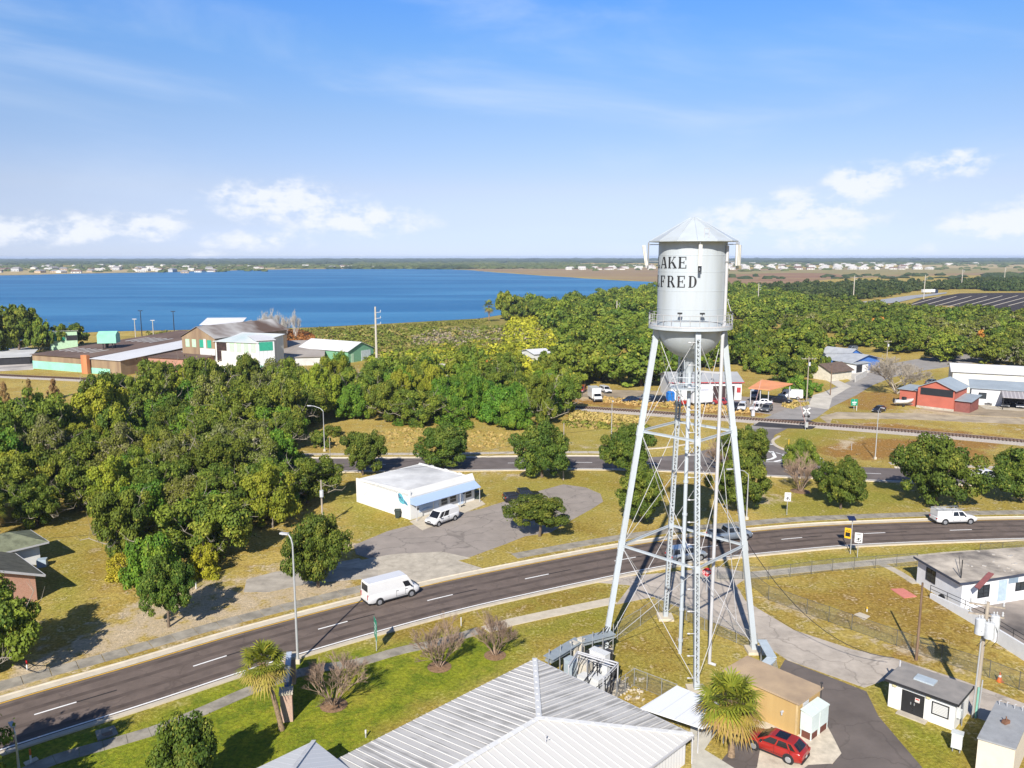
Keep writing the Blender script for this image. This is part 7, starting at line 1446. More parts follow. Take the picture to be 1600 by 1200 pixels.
def tallpole(px, py, top, label, arms_=3, s=1.):
    p = G(px, py); h = HT(px, top, p.y); t = thing('transmission_pole', p, label, 'transmission pole'); m_ = MB(); m_.tube(p, p+Vector((0, 0, h)), .42*s, .26*s, 12); m_.build('pole', cpole, t)
    for i in range(arms_): z = h-1.8-i*h*.085; m_ = MB(); m_.bar(p+Vector((0, 0, z)), p+Vector((1.6*s, -.3, z+.2)), .14*s, .14*s); m_.lathe(p+Vector((1.6*s, -.3, z+.05)), [(.12*s, 0), (.16*s, .2), (.08*s, .4), (.14*s, .6), (.001, .8)], 8); m_.build('insulator_arm', alu, t)
    m_ = MB(); m_.bar(p+Vector((0, 0, h-6.2)), p+Vector((-1.5, 0, h-6.2)), .2, .12); m_.build('bracket', alu, t)
tallpole(589, 586, 479, 'tall square concrete transmission pole standing in front of the lake')
tallpole(963, 520, 470, 'transmission pole with side arms in the wood left of the tank', 3, .8); tallpole(1333, 470, 431, 'transmission pole in the far wood at the right of the tank', 2, 1.); tallpole(1502, 450, 421, 'transmission pole left of the ploughed field', 2, 1.2); tallpole(1443, 468, 430, 'transmission pole beside the far road', 2, 1.); tallpole(1569, 440, 418, 'far transmission pole near the right edge', 2, 1.2); tallpole(1184, 480, 443, 'transmission pole with crossbars just right of the tank', 3, .9)
for x, y, tp, lb in ((222,514,485,'thin dark mast beside the lake'),(212,514,498,'short lamp mast beside the lake'),(240,514,500,'short pale lamp mast beside the lake'),(273,516,486,'thin pale mast beside the lake right of the dark one')):
    p = G(x, y+14); h = HT(x, tp, p.y); t = thing('light_mast', p, lb, 'mast'); m_ = MB(); m_.tube(p, p+Vector((0, 0, h)), .22, .14, 8); m_.build('pole', dark if 'dark' in lb else cpole, t); m_ = MB(); m_.bar(p+Vector((-1, 0, h)), p+Vector((1, 0, h)), .2, .3); m_.build('lamp_bar', dark if 'dark' in lb else white, t)
# bare poles at the right of the tower yard
pole(1431, 1032, 911, 'rough bare wooden pole standing by the chain link fence', wood, .13)
def bigpole():
    p = G(1521, 1120); h = HT(1530, 930, p.y); h = 9.6; t = thing('utility_pole', p, 'leaning wooden pole crowned with three grey transformers beside the hut', 'utility pole'); top = p+Vector((.25, 0, h)); m_ = MB(); m_.tube(p, top, .19, .13, 14); m_.build('pole', woodp, t)
    tg = mat('transformer_grey', (.50,.52,.54), .4)
    for dx, dy, z in ((-.55, -.25, 7.1), (.0, -.55, 6.9), (.62, -.15, 7.3)):
        c = p+Vector((dx+.2, dy, z)); m_ = MB(); m_.tube(c, c+Vector((0, 0, 1.2)), .36, n=16); m_.tube(c+Vector((0, 0, 1.2)), c+Vector((0, 0, 1.3)), .38, .24, n=16); tr = m_.build('transformer', tg, t)
        for k in (-.12, .12): q = MB(); q.lathe(c+Vector((k, 0, 1.22)), [(.05, 0), (.08, .1), (.04, .2), (.07, .28), (.001, .36)], 8); q.build('bushing', mat('insulator_grey', (0,0,0)), tr)
    for z in (8.5, 9.3): m_ = MB(); m_.bar(p+Vector((-.9, .5, z)), p+Vector((1.3, -.5, z)), .12, .12); a = m_.build('crossarm', woodp, t); [MB().lathe(p+Vector((-.9, .5, z)).lerp(p+Vector((1.3, -.5, z)), u)-p+p, [(.06, .05), (.09, .15), (.04, .25), (.001, .32)], 8).build('insulator', white, a) for u in (.03, .3, .7, .97)] if 0 else None
    for u, z in ((-.8, 9.4), (.1, 9.4), (1.2, 9.4), (-.8, 8.6), (1.2, 8.6)): q = MB(); c = p+Vector((u, .45-.45*(u+.8), z)); q.lathe(c, [(.06, 0), (.10, .12), (.05, .22), (.09, .3), (.001, .4)], 8); q.build('insulator', mat('insulator_grey', (0,0,0)), t)
    for k in range(3): m_ = MB(); a = p+Vector((-.6+.6*k, -.3, 8.1)); m_.path([a, a+Vector((.2, -.3, -.6)), a+Vector((.3, -.2, -1.5)), a+Vector((.1, 0, -2.0))], .02); m_.build('cable', dark, t)
    m_ = MB(); m_.tube(p+Vector((-.22, -.15, 0)), p+Vector((-.1, -.15, 6.6)), .06); m_.tube(p+Vector((.2, -.18, 0)), p+Vector((.3, -.18, 3.2)), .055); m_.build('conduit', alu, t)
    m_ = MB(); m_.tube(p+Vector((.0, -.2, 0)), p+Vector((.05, -.2, 2.6)), .09); m_.build('green_conduit', mat('conduit_green', (.20,.42,.34), .5), t)
    return p, h
bigpole()
def wire(a, b, sag, label, r=.018):
    m_ = MB(); pts = [a.lerp(b, k/14)-Vector((0, 0, sag*4*(k/14)*(1-k/14))) for k in range(15)]; m_.path(pts, r, 4); o = m_.build('overhead_wire', dark); tag(o, label, 'wire', 'overhead wires')
A = G(504, 824)+Vector((0, 0, 8.2)); B = G(880, 750)+Vector((0, 0, 7.8)); wire(A, B, 1.0, 'upper wire from the transformer pole over the shop roof'); wire(A-Vector((0, 0, .9)), B-Vector((0, 0, .9)), 1.1, 'lower wire from the transformer pole over the shop roof')
wire(A-Vector((0, 0, .4)), G(60, 900)+Vector((0, 0, 4.5)), 2.0, 'wire running from the transformer pole to the brick house'); wire(B, G(1100, 700)+Vector((0, 0, 9)), 1.0, 'wire running right from the bare grey pole')
C = G(1260, 628)+Vector((0, 0, 12)); wire(C, G(1600, 588)+Vector((0, 0, 12)), 1.2, 'wire running right from the street corner pole', .03); wire(C, G(1297, 618)+Vector((0, 0, 8)), .3, 'short wire across the side street', .03)
D = G(1521, 1120)+Vector((0, 0, 9.4)); wire(Vector((20.9, 69.4, 11)), G(1394, 1055)+Vector((0, 0, 1.6)), 2.6, 'dark cable hanging from the right tower leg towards the hut', .03)
# signs
grn = mat('sign_green', (.01,.24,.14), .4, var=.04); wsign = mat('sign_white', (.66,.66,.65), .4, var=.03); ysign = mat('sign_yellow', (.72,.42,.02), .4, var=.05); bsign = mat('sign_black', (.015,.015,.015), .5); rsign = mat('sign_red', (.50,.02,.025), .4)
def plateface(m_, c, d, w, h, th=.03):            # board centred at c, its width along d, upright
    n = Vector((d.y, -d.x, 0)); m_.bar(c-d*w/2, c+d*w/2, th, h)
SEG = {'S': 'abtgdem', '3': 'agdbc', '5': 'afgcd', 'P': 'abfge'}
def digit(m_, c, d, n, ch, w, h):
    s = {'a': ((-1, 1), (1, 1)), 'b': ((1, 1), (1, 0)), 'c': ((1, 0), (1, -1)), 'd': ((-1, -1), (1, -1)), 'e': ((-1, -1), (-1, 0)), 'f': ((-1, 0), (-1, 1)), 'g': ((-1, 0), (1, 0)), 't': ((-1, 1), (-1, 0)), 'm': ((1, 0), (1, -1)), 'k': ((-1, 0), (1, -1)), 'i': ((0, -1), (0, 1))}
    for q in {'3': 'abgcd', '5': 'aftgcd'.replace('t', ''), 'S': 'afgcd', 'P': 'abgfe', 'E': 'afged', 'D': 'abcdef', 'L': 'fed', 'I': 'i', 'M': 'efabc', 'T': 'ai', 'O': 'abcdef', 'A': 'abcefg', 'R': 'abgfek', 'W': 'fedcb', 'N': 'efabc', 'H': 'efgbc', 'V': 'fedcb', '4': 'fgbc', '7': 'abc', '9': 'abcfg', '1': 'bc', '2': 'abged'}.get(ch, ''):
        (x0, z0), (x1, z1) = s[q]; a = c+d*x0*w/2+Vector((0, 0, z0*h/2)); b = c+d*x1*w/2+Vector((0, 0, z1*h/2)); th = h*.16
        e = (b-a).normalized()*th*.5; m_.bar(a-e+n*.02, b+e+n*.02, .01, th, up=n.cross((b-a).normalized()))
def text(t, parent, c, d, s, w, h, m, gap=1.35, name='lettering'):
    n = Vector((d.y, -d.x, 0)); m_ = MB()
    for i, ch in enumerate(s): digit(m_, c+d*(i-(len(s)-1)/2)*w*gap, d, n, ch, w, h)
    if m_.v: m_.build(name, m, parent)
def roadsign(px, py, top, label, board, w, h, d, words=(), zc=None, cat='road sign', post=alu, name='road_sign', r=.045, ink=None):
    p = G(px, py); H = HT(px, top, p.y); t = thing(name, p, label, cat); d = Vector(d).normalized(); n = Vector((d.y, -d.x, 0)); m_ = MB(); m_.tube(p-n*.05, p+Vector((0, 0, H))-n*.05, r); m_.build('post', post, t)
    c = p+Vector((0, 0, H-h/2)); m_ = MB(); plateface(m_, c, d, w, h); b = m_.build('board', board, t)
    for s, dx, dz, cw, ch in words: text(t, b, c+Vector((0, 0, dz))+d*dx+n*.005, d, s, cw, ch, ink or bsign)
    return t, c, d, n
hd = Vector((.35, -.94, 0))                        # the near signs face traffic coming from the left
t, c, d, n = roadsign(587, 1017, 967, 'large green guide sign on one post at the near kerb, seen at an angle', grn, 1.35, 1.9, (.35, -1, 0))
for s, dx, dz, cw, ch in (('SOUTH', 0, .62, .11, .16), ('17', 0, .2, .16, .26), ('92', 0, -.3, .16, .26)): pass
m_ = MB(); q = c-n*(-.018); m_.bar(q-d*.5+Vector((0, 0, .4)), q+d*.5+Vector((0, 0, .4)), .01, .12); m_.bar(q-d*.4+Vector((0, 0, .05)), q+d*.35+Vector((0, 0, .05)), .01, .12); m_.bar(q-d*.45+Vector((0, 0, -.35)), q+d*.3+Vector((0, 0, -.35)), .01, .12); m_.build('white_legend', wsign, t)
W35 = (('SPEED', 0, .42, .09, .13), ('LIMIT', 0, .20, .09, .13), ('35', 0, -.24, .20, .42))
roadsign(1229, 805, 770, 'white speed limit 35 sign on the grass island above the highway', wsign, .85, 1.25, (1, -.15, 0), W35, name='speed_limit_sign')
roadsign(1339, 872, 833, 'white speed limit 35 sign beside the yellow radar board', wsign, .85, 1.25, (1, -.35, 0), W35, name='speed_limit_sign')
t, c, d, n = roadsign(1328, 866, 812, 'yellow radar speed board with a small solar panel at the near kerb', ysign, .75, 1.3, (.8, -.6, 0), (('YOUR', 0, .42, .08, .11), ('SPEED', 0, .26, .08, .11)), name='radar_speed_sign', r=.06)
for o in KIDS[t.name]:
    if o.name.startswith('board'): o.location.z -= 1.1; o.location.x -= .45
m_ = MB(); q = c-Vector((.45, 0, 1.25))+n*.03; m_.bar(q-d*.27, q+d*.27, .02, .5); m_.build('display', bsign, t)
m_ = MB(); e = c+Vector((-.1, 0, .75)); m_.add([e+Vector((-.45, -.35, -.12)), e+Vector((.45, -.35, -.12)), e+Vector((.45, .35, .22)), e+Vector((-.45, .35, .22))], [(0, 1, 2, 3)]); m_.add([e+Vector((-.45, -.35, -.16)), e+Vector((.45, -.35, -.16)), e+Vector((.45, .35, .18)), e+Vector((-.45, .35, .18))], [(3, 2, 1, 0)]); m_.build('solar_panel', mat('solar_blue', (.015,.025,.07), .15), t)
# octagonal stop sign behind the tower
p = G(1103, 925); t = thing('stop_sign', p, 'red stop sign behind the front tower leg', 'road sign'); m_ = MB(); m_.tube(p, p+Vector((0, 0, 2.5)), .04); m_.build('post', alu, t); c = p+Vector((0, -.03, 2.25)); m_ = MB(); dd = Vector((1, -.1, 0)).normalized(); nn = Vector((dd.y, -dd.x, 0))
P = [c+dd*.52*cos(R(22.5+45*i))+Vector((0, 0, .52*sin(R(22.5+45*i)))) for i in range(8)]; m_.add([a+nn*.0 for a in P]+[a-nn*.03 for a in P], [tuple(range(8)), tuple(range(8, 16))[::-1]]+[(i, (i+1) % 8, (i+1) % 8+8, i+8) for i in range(8)]); b = m_.build('board', rsign, t); text(t, b, c+nn*.005, dd, 'STOP', .13, .26, wsign, 1.5)
# railway crossing signal with crossbuck
p = G(1258, 672); t = thing('crossing_signal', p, 'railroad crossing signal with white crossbuck at the tracks', 'crossing signal'); m_ = MB(); m_.tube(p, p+Vector((0, 0, 4.6)), .08); m_.build('mast', alu, t); c = p+Vector((0, -.12, 4.1))
m_ = MB(); [m_.bar(c+Vector((-.75*s, 0, -.6)), c+Vector((.75*s, 0, .6)), .03, .26, up=Vector((.6*-s, 0, .75))) for s in (-1, 1)]; m_.build('crossbuck', wsign, t)
for s in (-1, 1): m_ = MB(); m_.tube(p+Vector((s*.5, -.05, 2.9)), p+Vector((s*.5, -.15, 2.9)), .28, n=14); m_.build('flasher', bsign, t)
m_ = MB(); m_.bar(p+Vector((-.55, -.05, 2.9)), p+Vector((.55, -.05, 2.9)), .06, .1); m_.build('flasher_arm', dark, t); m_ = MB(); m_.box(p+Vector((.15, 0, 1.1)), (.6, .5, 1.1)); m_.build('mechanism_box', alu, t); m_ = MB(); m_.tube(p+Vector((.0, -.1, 1.2)), p+Vector((-2.2, -.3, 8.)), .05, .03); m_.build('raised_gate_arm', mat('gate_arm', (.62,.40,.38), .5), t)
p = G(1176, 652); t = thing('crossing_signal', p, 'second crossing signal at the far side of the tracks beside the parked cars', 'crossing signal'); m_ = MB(); m_.tube(p, p+Vector((0, 0, 3.6)), .08); m_.build('mast', alu, t); m_ = MB(); m_.box(p+Vector((0, 0, .9)), (.7, .6, 1.3)); m_.build('mechanism_box', white, t); m_ = MB(); m_.tube(p+Vector((0, 0, 1)), p+Vector((1.6, .3, 8.5)), .05, .03); m_.build('raised_gate_arm', mat('gate_arm', (0,0,0)), t)
t, c, d, n = roadsign(1334, 640, 624, 'green sign on a post beside the black car across the tracks', grn, 1.6, 1.6, (1, 0, 0), r=.08); m_ = MB(); q = c+n*.03; m_.bar(q-d*.5, q+d*.5, .01, .25); m_.bar(q-d*.4-Vector((0, 0, .4)), q+d*.4-Vector((0, 0, .4)), .01, .15); m_.build('white_legend', wsign, t)
# little markers, posts, cone, hydrant like things
def marker(px, py, h, m1, m2, label, r=.06, name='marker_post', cat='marker post'):
    p = G(px, py); t = thing(name, p, label, cat); m_ = MB(); m_.tube(p, p+Vector((0, 0, h*.6)), r, n=8); m_.build('post', m1, t); m_ = MB(); m_.tube(p+Vector((0, 0, h*.6)), p+Vector((0, 0, h)), r*1.15, n=8); m_.build('cap', m2, t)
om = mat('marker_orange', (.60,.14,.03), .5); marker(48, 1192, 1.1, wsign, om, 'white and orange utility marker on the slab at the lower left'); marker(42, 1046, .9, wsign, rsign, 'white marker with red top beside the left sidewalk'); marker(306, 920, .75, wsign, wsign, 'short white post in the sandy grass'); marker(1399, 712, .6, wsign, wsign, 'tiny white post far island') if 0 else None
marker(1232, 697, 1.3, ysign, ysign, 'yellow marker post beside the curved kerb'); marker(1338, 642, 1.2, wsign, wsign, 'white post beside the green sign across the tracks'); marker(571, 1152, .6, alu, wsign, 'small grey pipe marker in the near lawn'); marker(720, 978, .9, wsign, wsign, 'thin white pole in the verge beside the crape myrtle', .04)
marker(1354, 956, .5, wsign, ysign, 'small yellow capped valve post beside the manhole slab'); marker(1330, 704, 1.3, alu, alu, 'slim post right of the grey shell patch', .05)
p = G(1561, 1065); t = thing('traffic_cone', p, 'orange traffic cone with white band hung on the fence', 'traffic cone'); m_ = MB(); m_.lathe(p, [(.22, .02), (.03, .85)], 14); m_.build('cone', om, t); m_ = MB(); m_.lathe(p, [(.135, .42), (.095, .6)], 14); m_.build('band', wsign, t); m_ = MB(); m_.box(p+Vector((0, 0, .02)), (.5, .5, .05)); m_.build('base', om, t)
def bin_(px, py, label, s=1.):
    p = G(px, py); t = thing('wheelie_bin', p, label, 'trash bin'); m_ = MB(); bm = [(-.3, -.35), (.3, -.35), (.3, .35), (-.3, .35)]; m_.add([(p.x+x*.85, p.y+y*.85, .05) for x, y in bm]+[(p.x+x*1.1*s, p.y+y*1.1*s, 1.0*s) for x, y in bm], [(0, 1, 5, 4), (1, 2, 6, 5), (2, 3, 7, 6), (3, 0, 4, 7), (3, 2, 1, 0)]); m_.build('body', mat('bin_green', (.035,.05,.045), .6), t); m_ = MB(); m_.box(p+Vector((0, 0, 1.05*s)), (.75*s, .85*s, .09)); m_.build('lid', mat('bin_green', (0,0,0)), t)
    m_ = MB(); m_.tube(p+Vector((-.25, .35, .12)), p+Vector((.25, .35, .12)), .12); m_.build('wheels', tyre, t)
bin_(621, 809, 'dark green trash bin beside the shop side wall', 1.1); bin_(746, 780, 'dark trash bin in the shade at the far end of the shop', 1.1)
flat('utility_slab', [(148,1143),(178,1134),(184,1147),(152,1158)], .09, conc_d); flat('utility_slab', [(158,1148),(174,1143),(176,1148),(161,1152)], .12, mat('rust_lid', (.22,.15,.10), .8)); flat('utility_slab', [(36,1192),(56,1183),(60,1187),(40,1197)], .08, conc_l)
for px, py in ((1378, 936), (1384, 938)): pass
# fences
def fence(pxs, h, label, step=3., name='chain_link_fence', mesh=True, postm=None, world=None, gate=False):
    P = world or [G(*p) for p in pxs]; t = thing(name, P[0], label, 'fence'); m = postm or galv; seg = list(zip(P, P[1:])); rails = MB(); net = MB(); cnt = 0
    for a, b in seg:
        L_ = (b-a).length; k = max(1, round(L_/step))
        for i in range(k+(b is P[-1])):
            c = a.lerp(b, i/k); q = MB(); q.tube(c, c+Vector((0, 0, h+.05)), .032, n=6); q.build('post', m, t); cnt += 1
        rails.tube(a+Vector((0, 0, h)), b+Vector((0, 0, h)), .024, n=5); rails.tube(a+Vector((0, 0, .08)), b+Vector((0, 0, .08)), .012, n=4)
        if mesh: net.add([a+Vector((0, 0, .05)), b+Vector((0, 0, .05)), b+Vector((0, 0, h)), a+Vector((0, 0, h))], [(0, 1, 2, 3)])
    rails.build('rails', m, t)
    if mesh: net.build('wire_mesh', NETM, t)
def netmat():
    m = bpy.data.materials.new('chain_link'); m.use_nodes = True; nt = m.node_tree; N = nt.nodes; L = nt.links; b = N['Principled BSDF']; b.inputs['Base Color'].default_value = (.20,.21,.20, 1); b.inputs['Metallic'].default_value = .3; b.inputs['Roughness'].default_value = .5
    tc = N.new('ShaderNodeTexCoord'); sx = N.new('ShaderNodeSeparateXYZ'); L.new(tc.outputs['Object'], sx.inputs[0])
    def mm(op, a, c=None):
        q = N.new('ShaderNodeMath'); q.operation = op
        for i, x in enumerate((a, c)):
            if x is None: continue
            if isinstance(x, (int, float)): q.inputs[i].default_value = x
            else: L.new(x, q.inputs[i])
        return q.outputs[0]
    h = mm('ADD', sx.outputs[0], mm('MULTIPLY', sx.outputs[1], .7)); p = .075
    u = mm('LESS_THAN', mm('FRACT', mm('DIVIDE', mm('ADD', h, sx.outputs[2]), p)), .12); v = mm('LESS_THAN', mm('FRACT', mm('DIVIDE', mm('SUBTRACT', h, sx.outputs[2]), p)), .12)
    a = mm('MAXIMUM', u, v); L.new(a, b.inputs['Alpha']); return m
NETM = netmat(); dpost = mat('fence_dark', (.10,.10,.09), .6)
fence([(1172,915),(1200,938),(1260,960),(1330,985),(1400,1010),(1470,1035),(1545,1060),(1640,1098)], 1.6, 'long chain link fence with dark posts along the drive', postm=dpost)
fence([(1120,905),(1200,906),(1300,893),(1400,886),(1432,884)], 1.5, 'chain link fence between the roadside walk and the lawn', postm=dpost)
fence([(1530,868),(1600,862),(1680,858)], 1.4, 'chain link fence behind the white flat roofed building', postm=dpost)
fence([(964,1000),(1000,978),(1028,958),(1045,955)], 1.8, 'tall chain link fence on the far left side of the tower yard'); fence([(1045,955),(1100,985),(1150,1005),(1182,1020)], 1.8, 'tall chain link fence on the far right side of the tower yard')
fence([(962,1092),(990,1072),(1010,1080),(1056,1098)], 1.6, 'chain link fence with gate between the cabinets and the canopy', step=1.4)
# cable trays and equipment beside the left leg
def equipment():
    tray = mat('tray_sheet', (.30,.34,.36), .5, metal=.2, var=.08); P0, P1, P2_ = G(856, 1028, 2.1), G(905, 999, 2.1), G(957, 988, 2.1)
    t = thing('cable_tray', Vector((P1.x, P1.y, 0)), 'grey covered cable tray on posts running to the left tower leg', 'cable tray')
    for a, b in ((P0, P1), (P1-Vector((0, .25, 0)), P2_)): d = (b-a).normalized(); m_ = MB(); m_.bar(a, b, 1.1, .06); m_.bar(a-Vector((0, 0, .3)), b-Vector((0, 0, .3)), .7, .2); m_.build('cover', tray, t)
    for k in range(7):
        c = P0.lerp(P2_, k/6); m_ = MB(); m_.tube((c.x, c.y-.3, 0), (c.x, c.y-.3, 2.2), .05); m_.tube((c.x+.1, c.y+.4, 0), (c.x+.1, c.y+.4, 2.7), .045); m_.build('post', galv, t)
    m_ = MB()
    for k in range(6): c = P1.lerp(P2_, .3+.1*k); m_.tube((c.x, c.y-.2, 1.7), (9.0+.05*k, 69.6, .3 if k % 2 else 2.8), .035)
    m_.build('cables', bsign, t)
    P3, P4 = G(1190, 1000, 2.3), G(1206, 1028, 2.3); P5 = G(1180, 1052, 2.0); t = thing('cable_tray', Vector((P4.x, P4.y, 0)), 'grey covered cable tray bent around the right tower leg', 'cable tray')
    for a, b in ((P3, P4), (P4, P5)): m_ = MB(); m_.bar(a, b, .8, .06); m_.bar(a-Vector((0, 0, .25)), b-Vector((0, 0, .25)), .5, .15); m_.build('cover', mat('tray_pale', (.40,.46,.50), .5, var=.06), t)
    for c in (P3, P4, P3.lerp(P4, .5), P4.lerp(P5, .5), P5): m_ = MB(); m_.tube((c.x, c.y, 0), (c.x, c.y, 2.3), .06); m_.build('post', galv, t)
    m_ = MB()
    for k in range(7): m_.tube(P4+Vector((-.3+.1*k, -.1, -.2)), Vector((P4.x-.3+.14*k, P4.y-.5-.1*k, .0)), .035)
    m_.build('cables', mat('cable_grey', (.22,.22,.22), .6), t)
    # steel frame with cabinets
    fr = thing('equipment_frame', G(925, 1062), 'white pipe frame over the radio cabinets beside the hall', 'equipment frame'); z = 2.7; c0, c1_, c2_, c3 = G(902, 1018, z), G(965, 1036, z), G(942, 1060, z), G(888, 1040, z)
    m_ = MB()
    for a, b in ((c0, c1_), (c1_, c2_), (c3, c0), (c0+Vector((0, -.3, 0)), c1_+Vector((-.3, -.3, 0)))): m_.tube(a, b, .07); m_.tube(a-Vector((0, 0, .25)), b-Vector((0, 0, .25)), .035)
    m_.build('top_frame', white, fr)
    for c in (c0, c1_, c2_, c3, c0.lerp(c1_, .5), c1_.lerp(c2_, .5), c0.lerp(c1_, .25)): m_ = MB(); m_.tube((c.x, c.y, 0), c, .06); m_.build('post', white if random.random() < .6 else dark, fr)
    m_ = MB()
    for k in range(9): a = c0.lerp(c1_, random.random()); b = c3.lerp(c2_, random.random()); m_.path([a, a.lerp(b, .4)-Vector((0, 0, random.uniform(.3, 1.2))), Vector((b.x, b.y, random.uniform(.6, 1.6)))], .035, 5)
    m_.build('cables', dark, fr)
    flat('equipment_pad', [(880,1075),(905,1050),(960,1058),(985,1075),(950,1100),(900,1090)], .10, mat('pad_dirty', (.22,.20,.17), .9, col2=(.10,.09,.08), scale=.8))
    cw = mat('cabinet_white', (.56,.57,.57), .5, var=.04); cg = mat('cabinet_bluegrey', (.34,.40,.44), .5); cc = mat('cabinet_cream', (.52,.48,.40), .5, var=.05); cd_ = mat('cabinet_dark', (.05,.05,.055), .6)
    for px, py, w, d_, h, m, lb in ((892,1061,1.0,.8,1.7,cg,'blue grey cabinet at the left under the pipe frame'),(912,1061,1.1,.9,1.5,cc,'cream cabinet with louvres under the pipe frame'),(936,1053,1.7,.7,2.0,cw,'wide white cabinet high under the pipe frame'),(930,1085,1.2,.9,1.5,cw,'big white cabinet nearest the hall roof'),(946,1074,.5,.5,1.9,cw,'slim white cabinet right of the big one'),(958,1058,.7,.5,1.2,cd_,'black box at the right end of the cabinets'),(896,1040,.6,.4,2.1,cc,'small cream box on the rear rack'),(907,1036,.5,.4,2.2,cc,'second small cream box on the rear rack'),(915,1078,1.2,.9,1.1,cw,'low white box beside the blue grey cabinet'),(888,1050,.8,.6,1.2,cd_,'black cabinet in the shade of the cable tray'),(950,1045,.6,.4,1.6,cd_,'dark rack behind the wide white cabinet'),(922,1042,.7,.5,1.3,cd_,'dark rack between the cream boxes and the wide cabinet')):
        p = G(px, py); t = thing('radio_cabinet', p, lb, 'cabinet', 'equipment cabinets beside the hall'); m_ = MB(); m_.box(p+Vector((0, 0, h/2+.1)), (w, d_, h), -.75); m_.build('housing', m, t); m_ = MB(); m_.box(p+Vector((0, 0, h+.13)), (w+.08, d_+.08, .06), -.75); m_.build('lid', m, t); m_ = MB(); m_.box(p+Vector((-.01, -.0, h/2+.1))-Vector((sin(.75)*d_*.52, cos(.75)*d_*.52, 0)), (w*.8, .03, h*.75), -.75); m_.build('door', m, t)
    for k in range(60):
        a = G(random.uniform(955, 1005), random.uniform(1060, 1095)); 
        if k == 0: rm_ = MB()
        rm_.box(a+Vector((0, 0, .08)), (random.uniform(.1, .35), random.uniform(.08, .2), .12), random.random()*3)
    o = rm_.build('rubble', conc_l); o['kind'] = 'stuff'
equipment()

# ---- palms
fgreen = leafmat('palm_green', (.085,.130,.016), (.21,.25,.028), (.38,.34,.04), rnd=.05, trans=.2); fyell = leafmat('palm_old', (.26,.22,.035), (.36,.26,.06), (.30,.19,.08), rnd=.05)
def palm(base, top, label, crown=2.0, n=70, seed=1, old=.35, r=.2):
    rng = random.Random(seed); t = thing('palm_tree', base, label, 'palm tree'); m_ = MB(); pts = [base.lerp(top, k/8)+Vector((sin(k*.5)*.05, 0, 0)) for k in range(9)]
    for i in range(8): m_.tube(pts[i], pts[i+1], r*(1.25-.35*i/8)*(1.0 if i else 1.15), r*(1.2-.35*(i+1)/8), 12)
    m_.build('trunk', mat('palm_bark', (.30,.21,.13), .95, var=.3, scale=5), t)
    m_ = MB()
    for i in range(26): a = rng.random()*6.28; z = rng.uniform(-.9, -.05); q = top+Vector((cos(a)*r*.9, sin(a)*r*.9, z)); m_.bar(q, q+Vector((cos(a)*.28, sin(a)*.28, .3)), .09, .04)
    m_.build('boots', mat('palm_boots', (.24,.16,.09), .95, var=.3), t)
    for nm, sel, m in (('fronds', 0, fgreen), ('old_fronds', 1, fyell)):
        V = []; F = []; T = []
        for i in range(n):
            u = (i+.5)/n; isold = u > 1-old
            if isold != bool(sel): continue
            a = i*2.39996+rng.uniform(-.2, .2); el = R(80)-u*R(142)+rng.uniform(-.32, .32); d = Vector((cos(a)*cos(el), sin(a)*cos(el), sin(el))); L1 = crown*rng.uniform(.34, .58); b = top+d*.15; e = b+d*L1-Vector((0, 0, .08*L1)); side = Vector((-sin(a), cos(a), 0)); up = side.cross(d).normalized()*-1
            k = len(V); V += [b-side*.02, b+side*.02, e+side*.02, e-side*.02]; F.append((k, k+1, k+2, k+3)); tt = rng.random(); T += [(tt, .0)]*4
            nl = 13; lam = crown*rng.uniform(.42, .55)
            for j in range(nl):
                q = (j/(nl-1)-.5)*2; an = q*R(105); w = Vector(d*cos(an)+side*sin(an)); ln = lam*(1-.25*abs(q)); w2 = (w-up*.0).normalized(); droop = Vector((0, 0, -1))*ln*(.18+.35*u+rng.uniform(0, .15)); s_ = w2.cross(up).normalized()*.042*crown/1.6
                p0 = e; p1 = e+w2*ln*.55+droop*.18; p2 = e+w2*ln+droop*.8; k = len(V); V += [p0-s_*.3, p0+s_*.3, p1+s_, p1-s_, p2]; F += [(k, k+1, k+2, k+3), (k+3, k+2, k+4)]; y = .25 if rng.random() < .8 else .9; T += [(tt*.7+rng.random()*.3, y*rng.random())]*5
        me = bpy.data.meshes.new(nm); I = Vector(base); me.from_pydata([tuple(v-I) for v in V], [], F); at = me.color_attributes.new('tint', 'BYTE_COLOR', 'POINT')
        for i, x in enumerate(T): at.data[i].color = (x[0], x[1], 0, 1)
        me.materials.append(m); o = bpy.data.objects.new(nm, me); COL.objects.link(o); adopt(o, t); o['kind'] = 'stuff'
b = G(440, 1140); palm(b, Vector((b.x-1.1, b.y-.2, 5.6)), 'sabal palm with a leaning trunk beside the street lamp', 2.15, 70, 3, .42, .17)
b = G(1142, 1182); palm(b, Vector((b.x-.2, b.y+.1, 4.3)), 'big round sabal palm between the white canopy and the tan building', 2.7, 80, 5, .36, .2)
b = G(-10, 845); palm(b, Vector((b.x, b.y, 4.5)), 'palm at the left edge behind the brick house', 2.6, 60, 6, .4, .2)
b = G(764, 503); palm(b, Vector((b.x, b.y, 9.)), 'distant palm at the lake shore corner', 4.2, 34, 9, .2, .3)
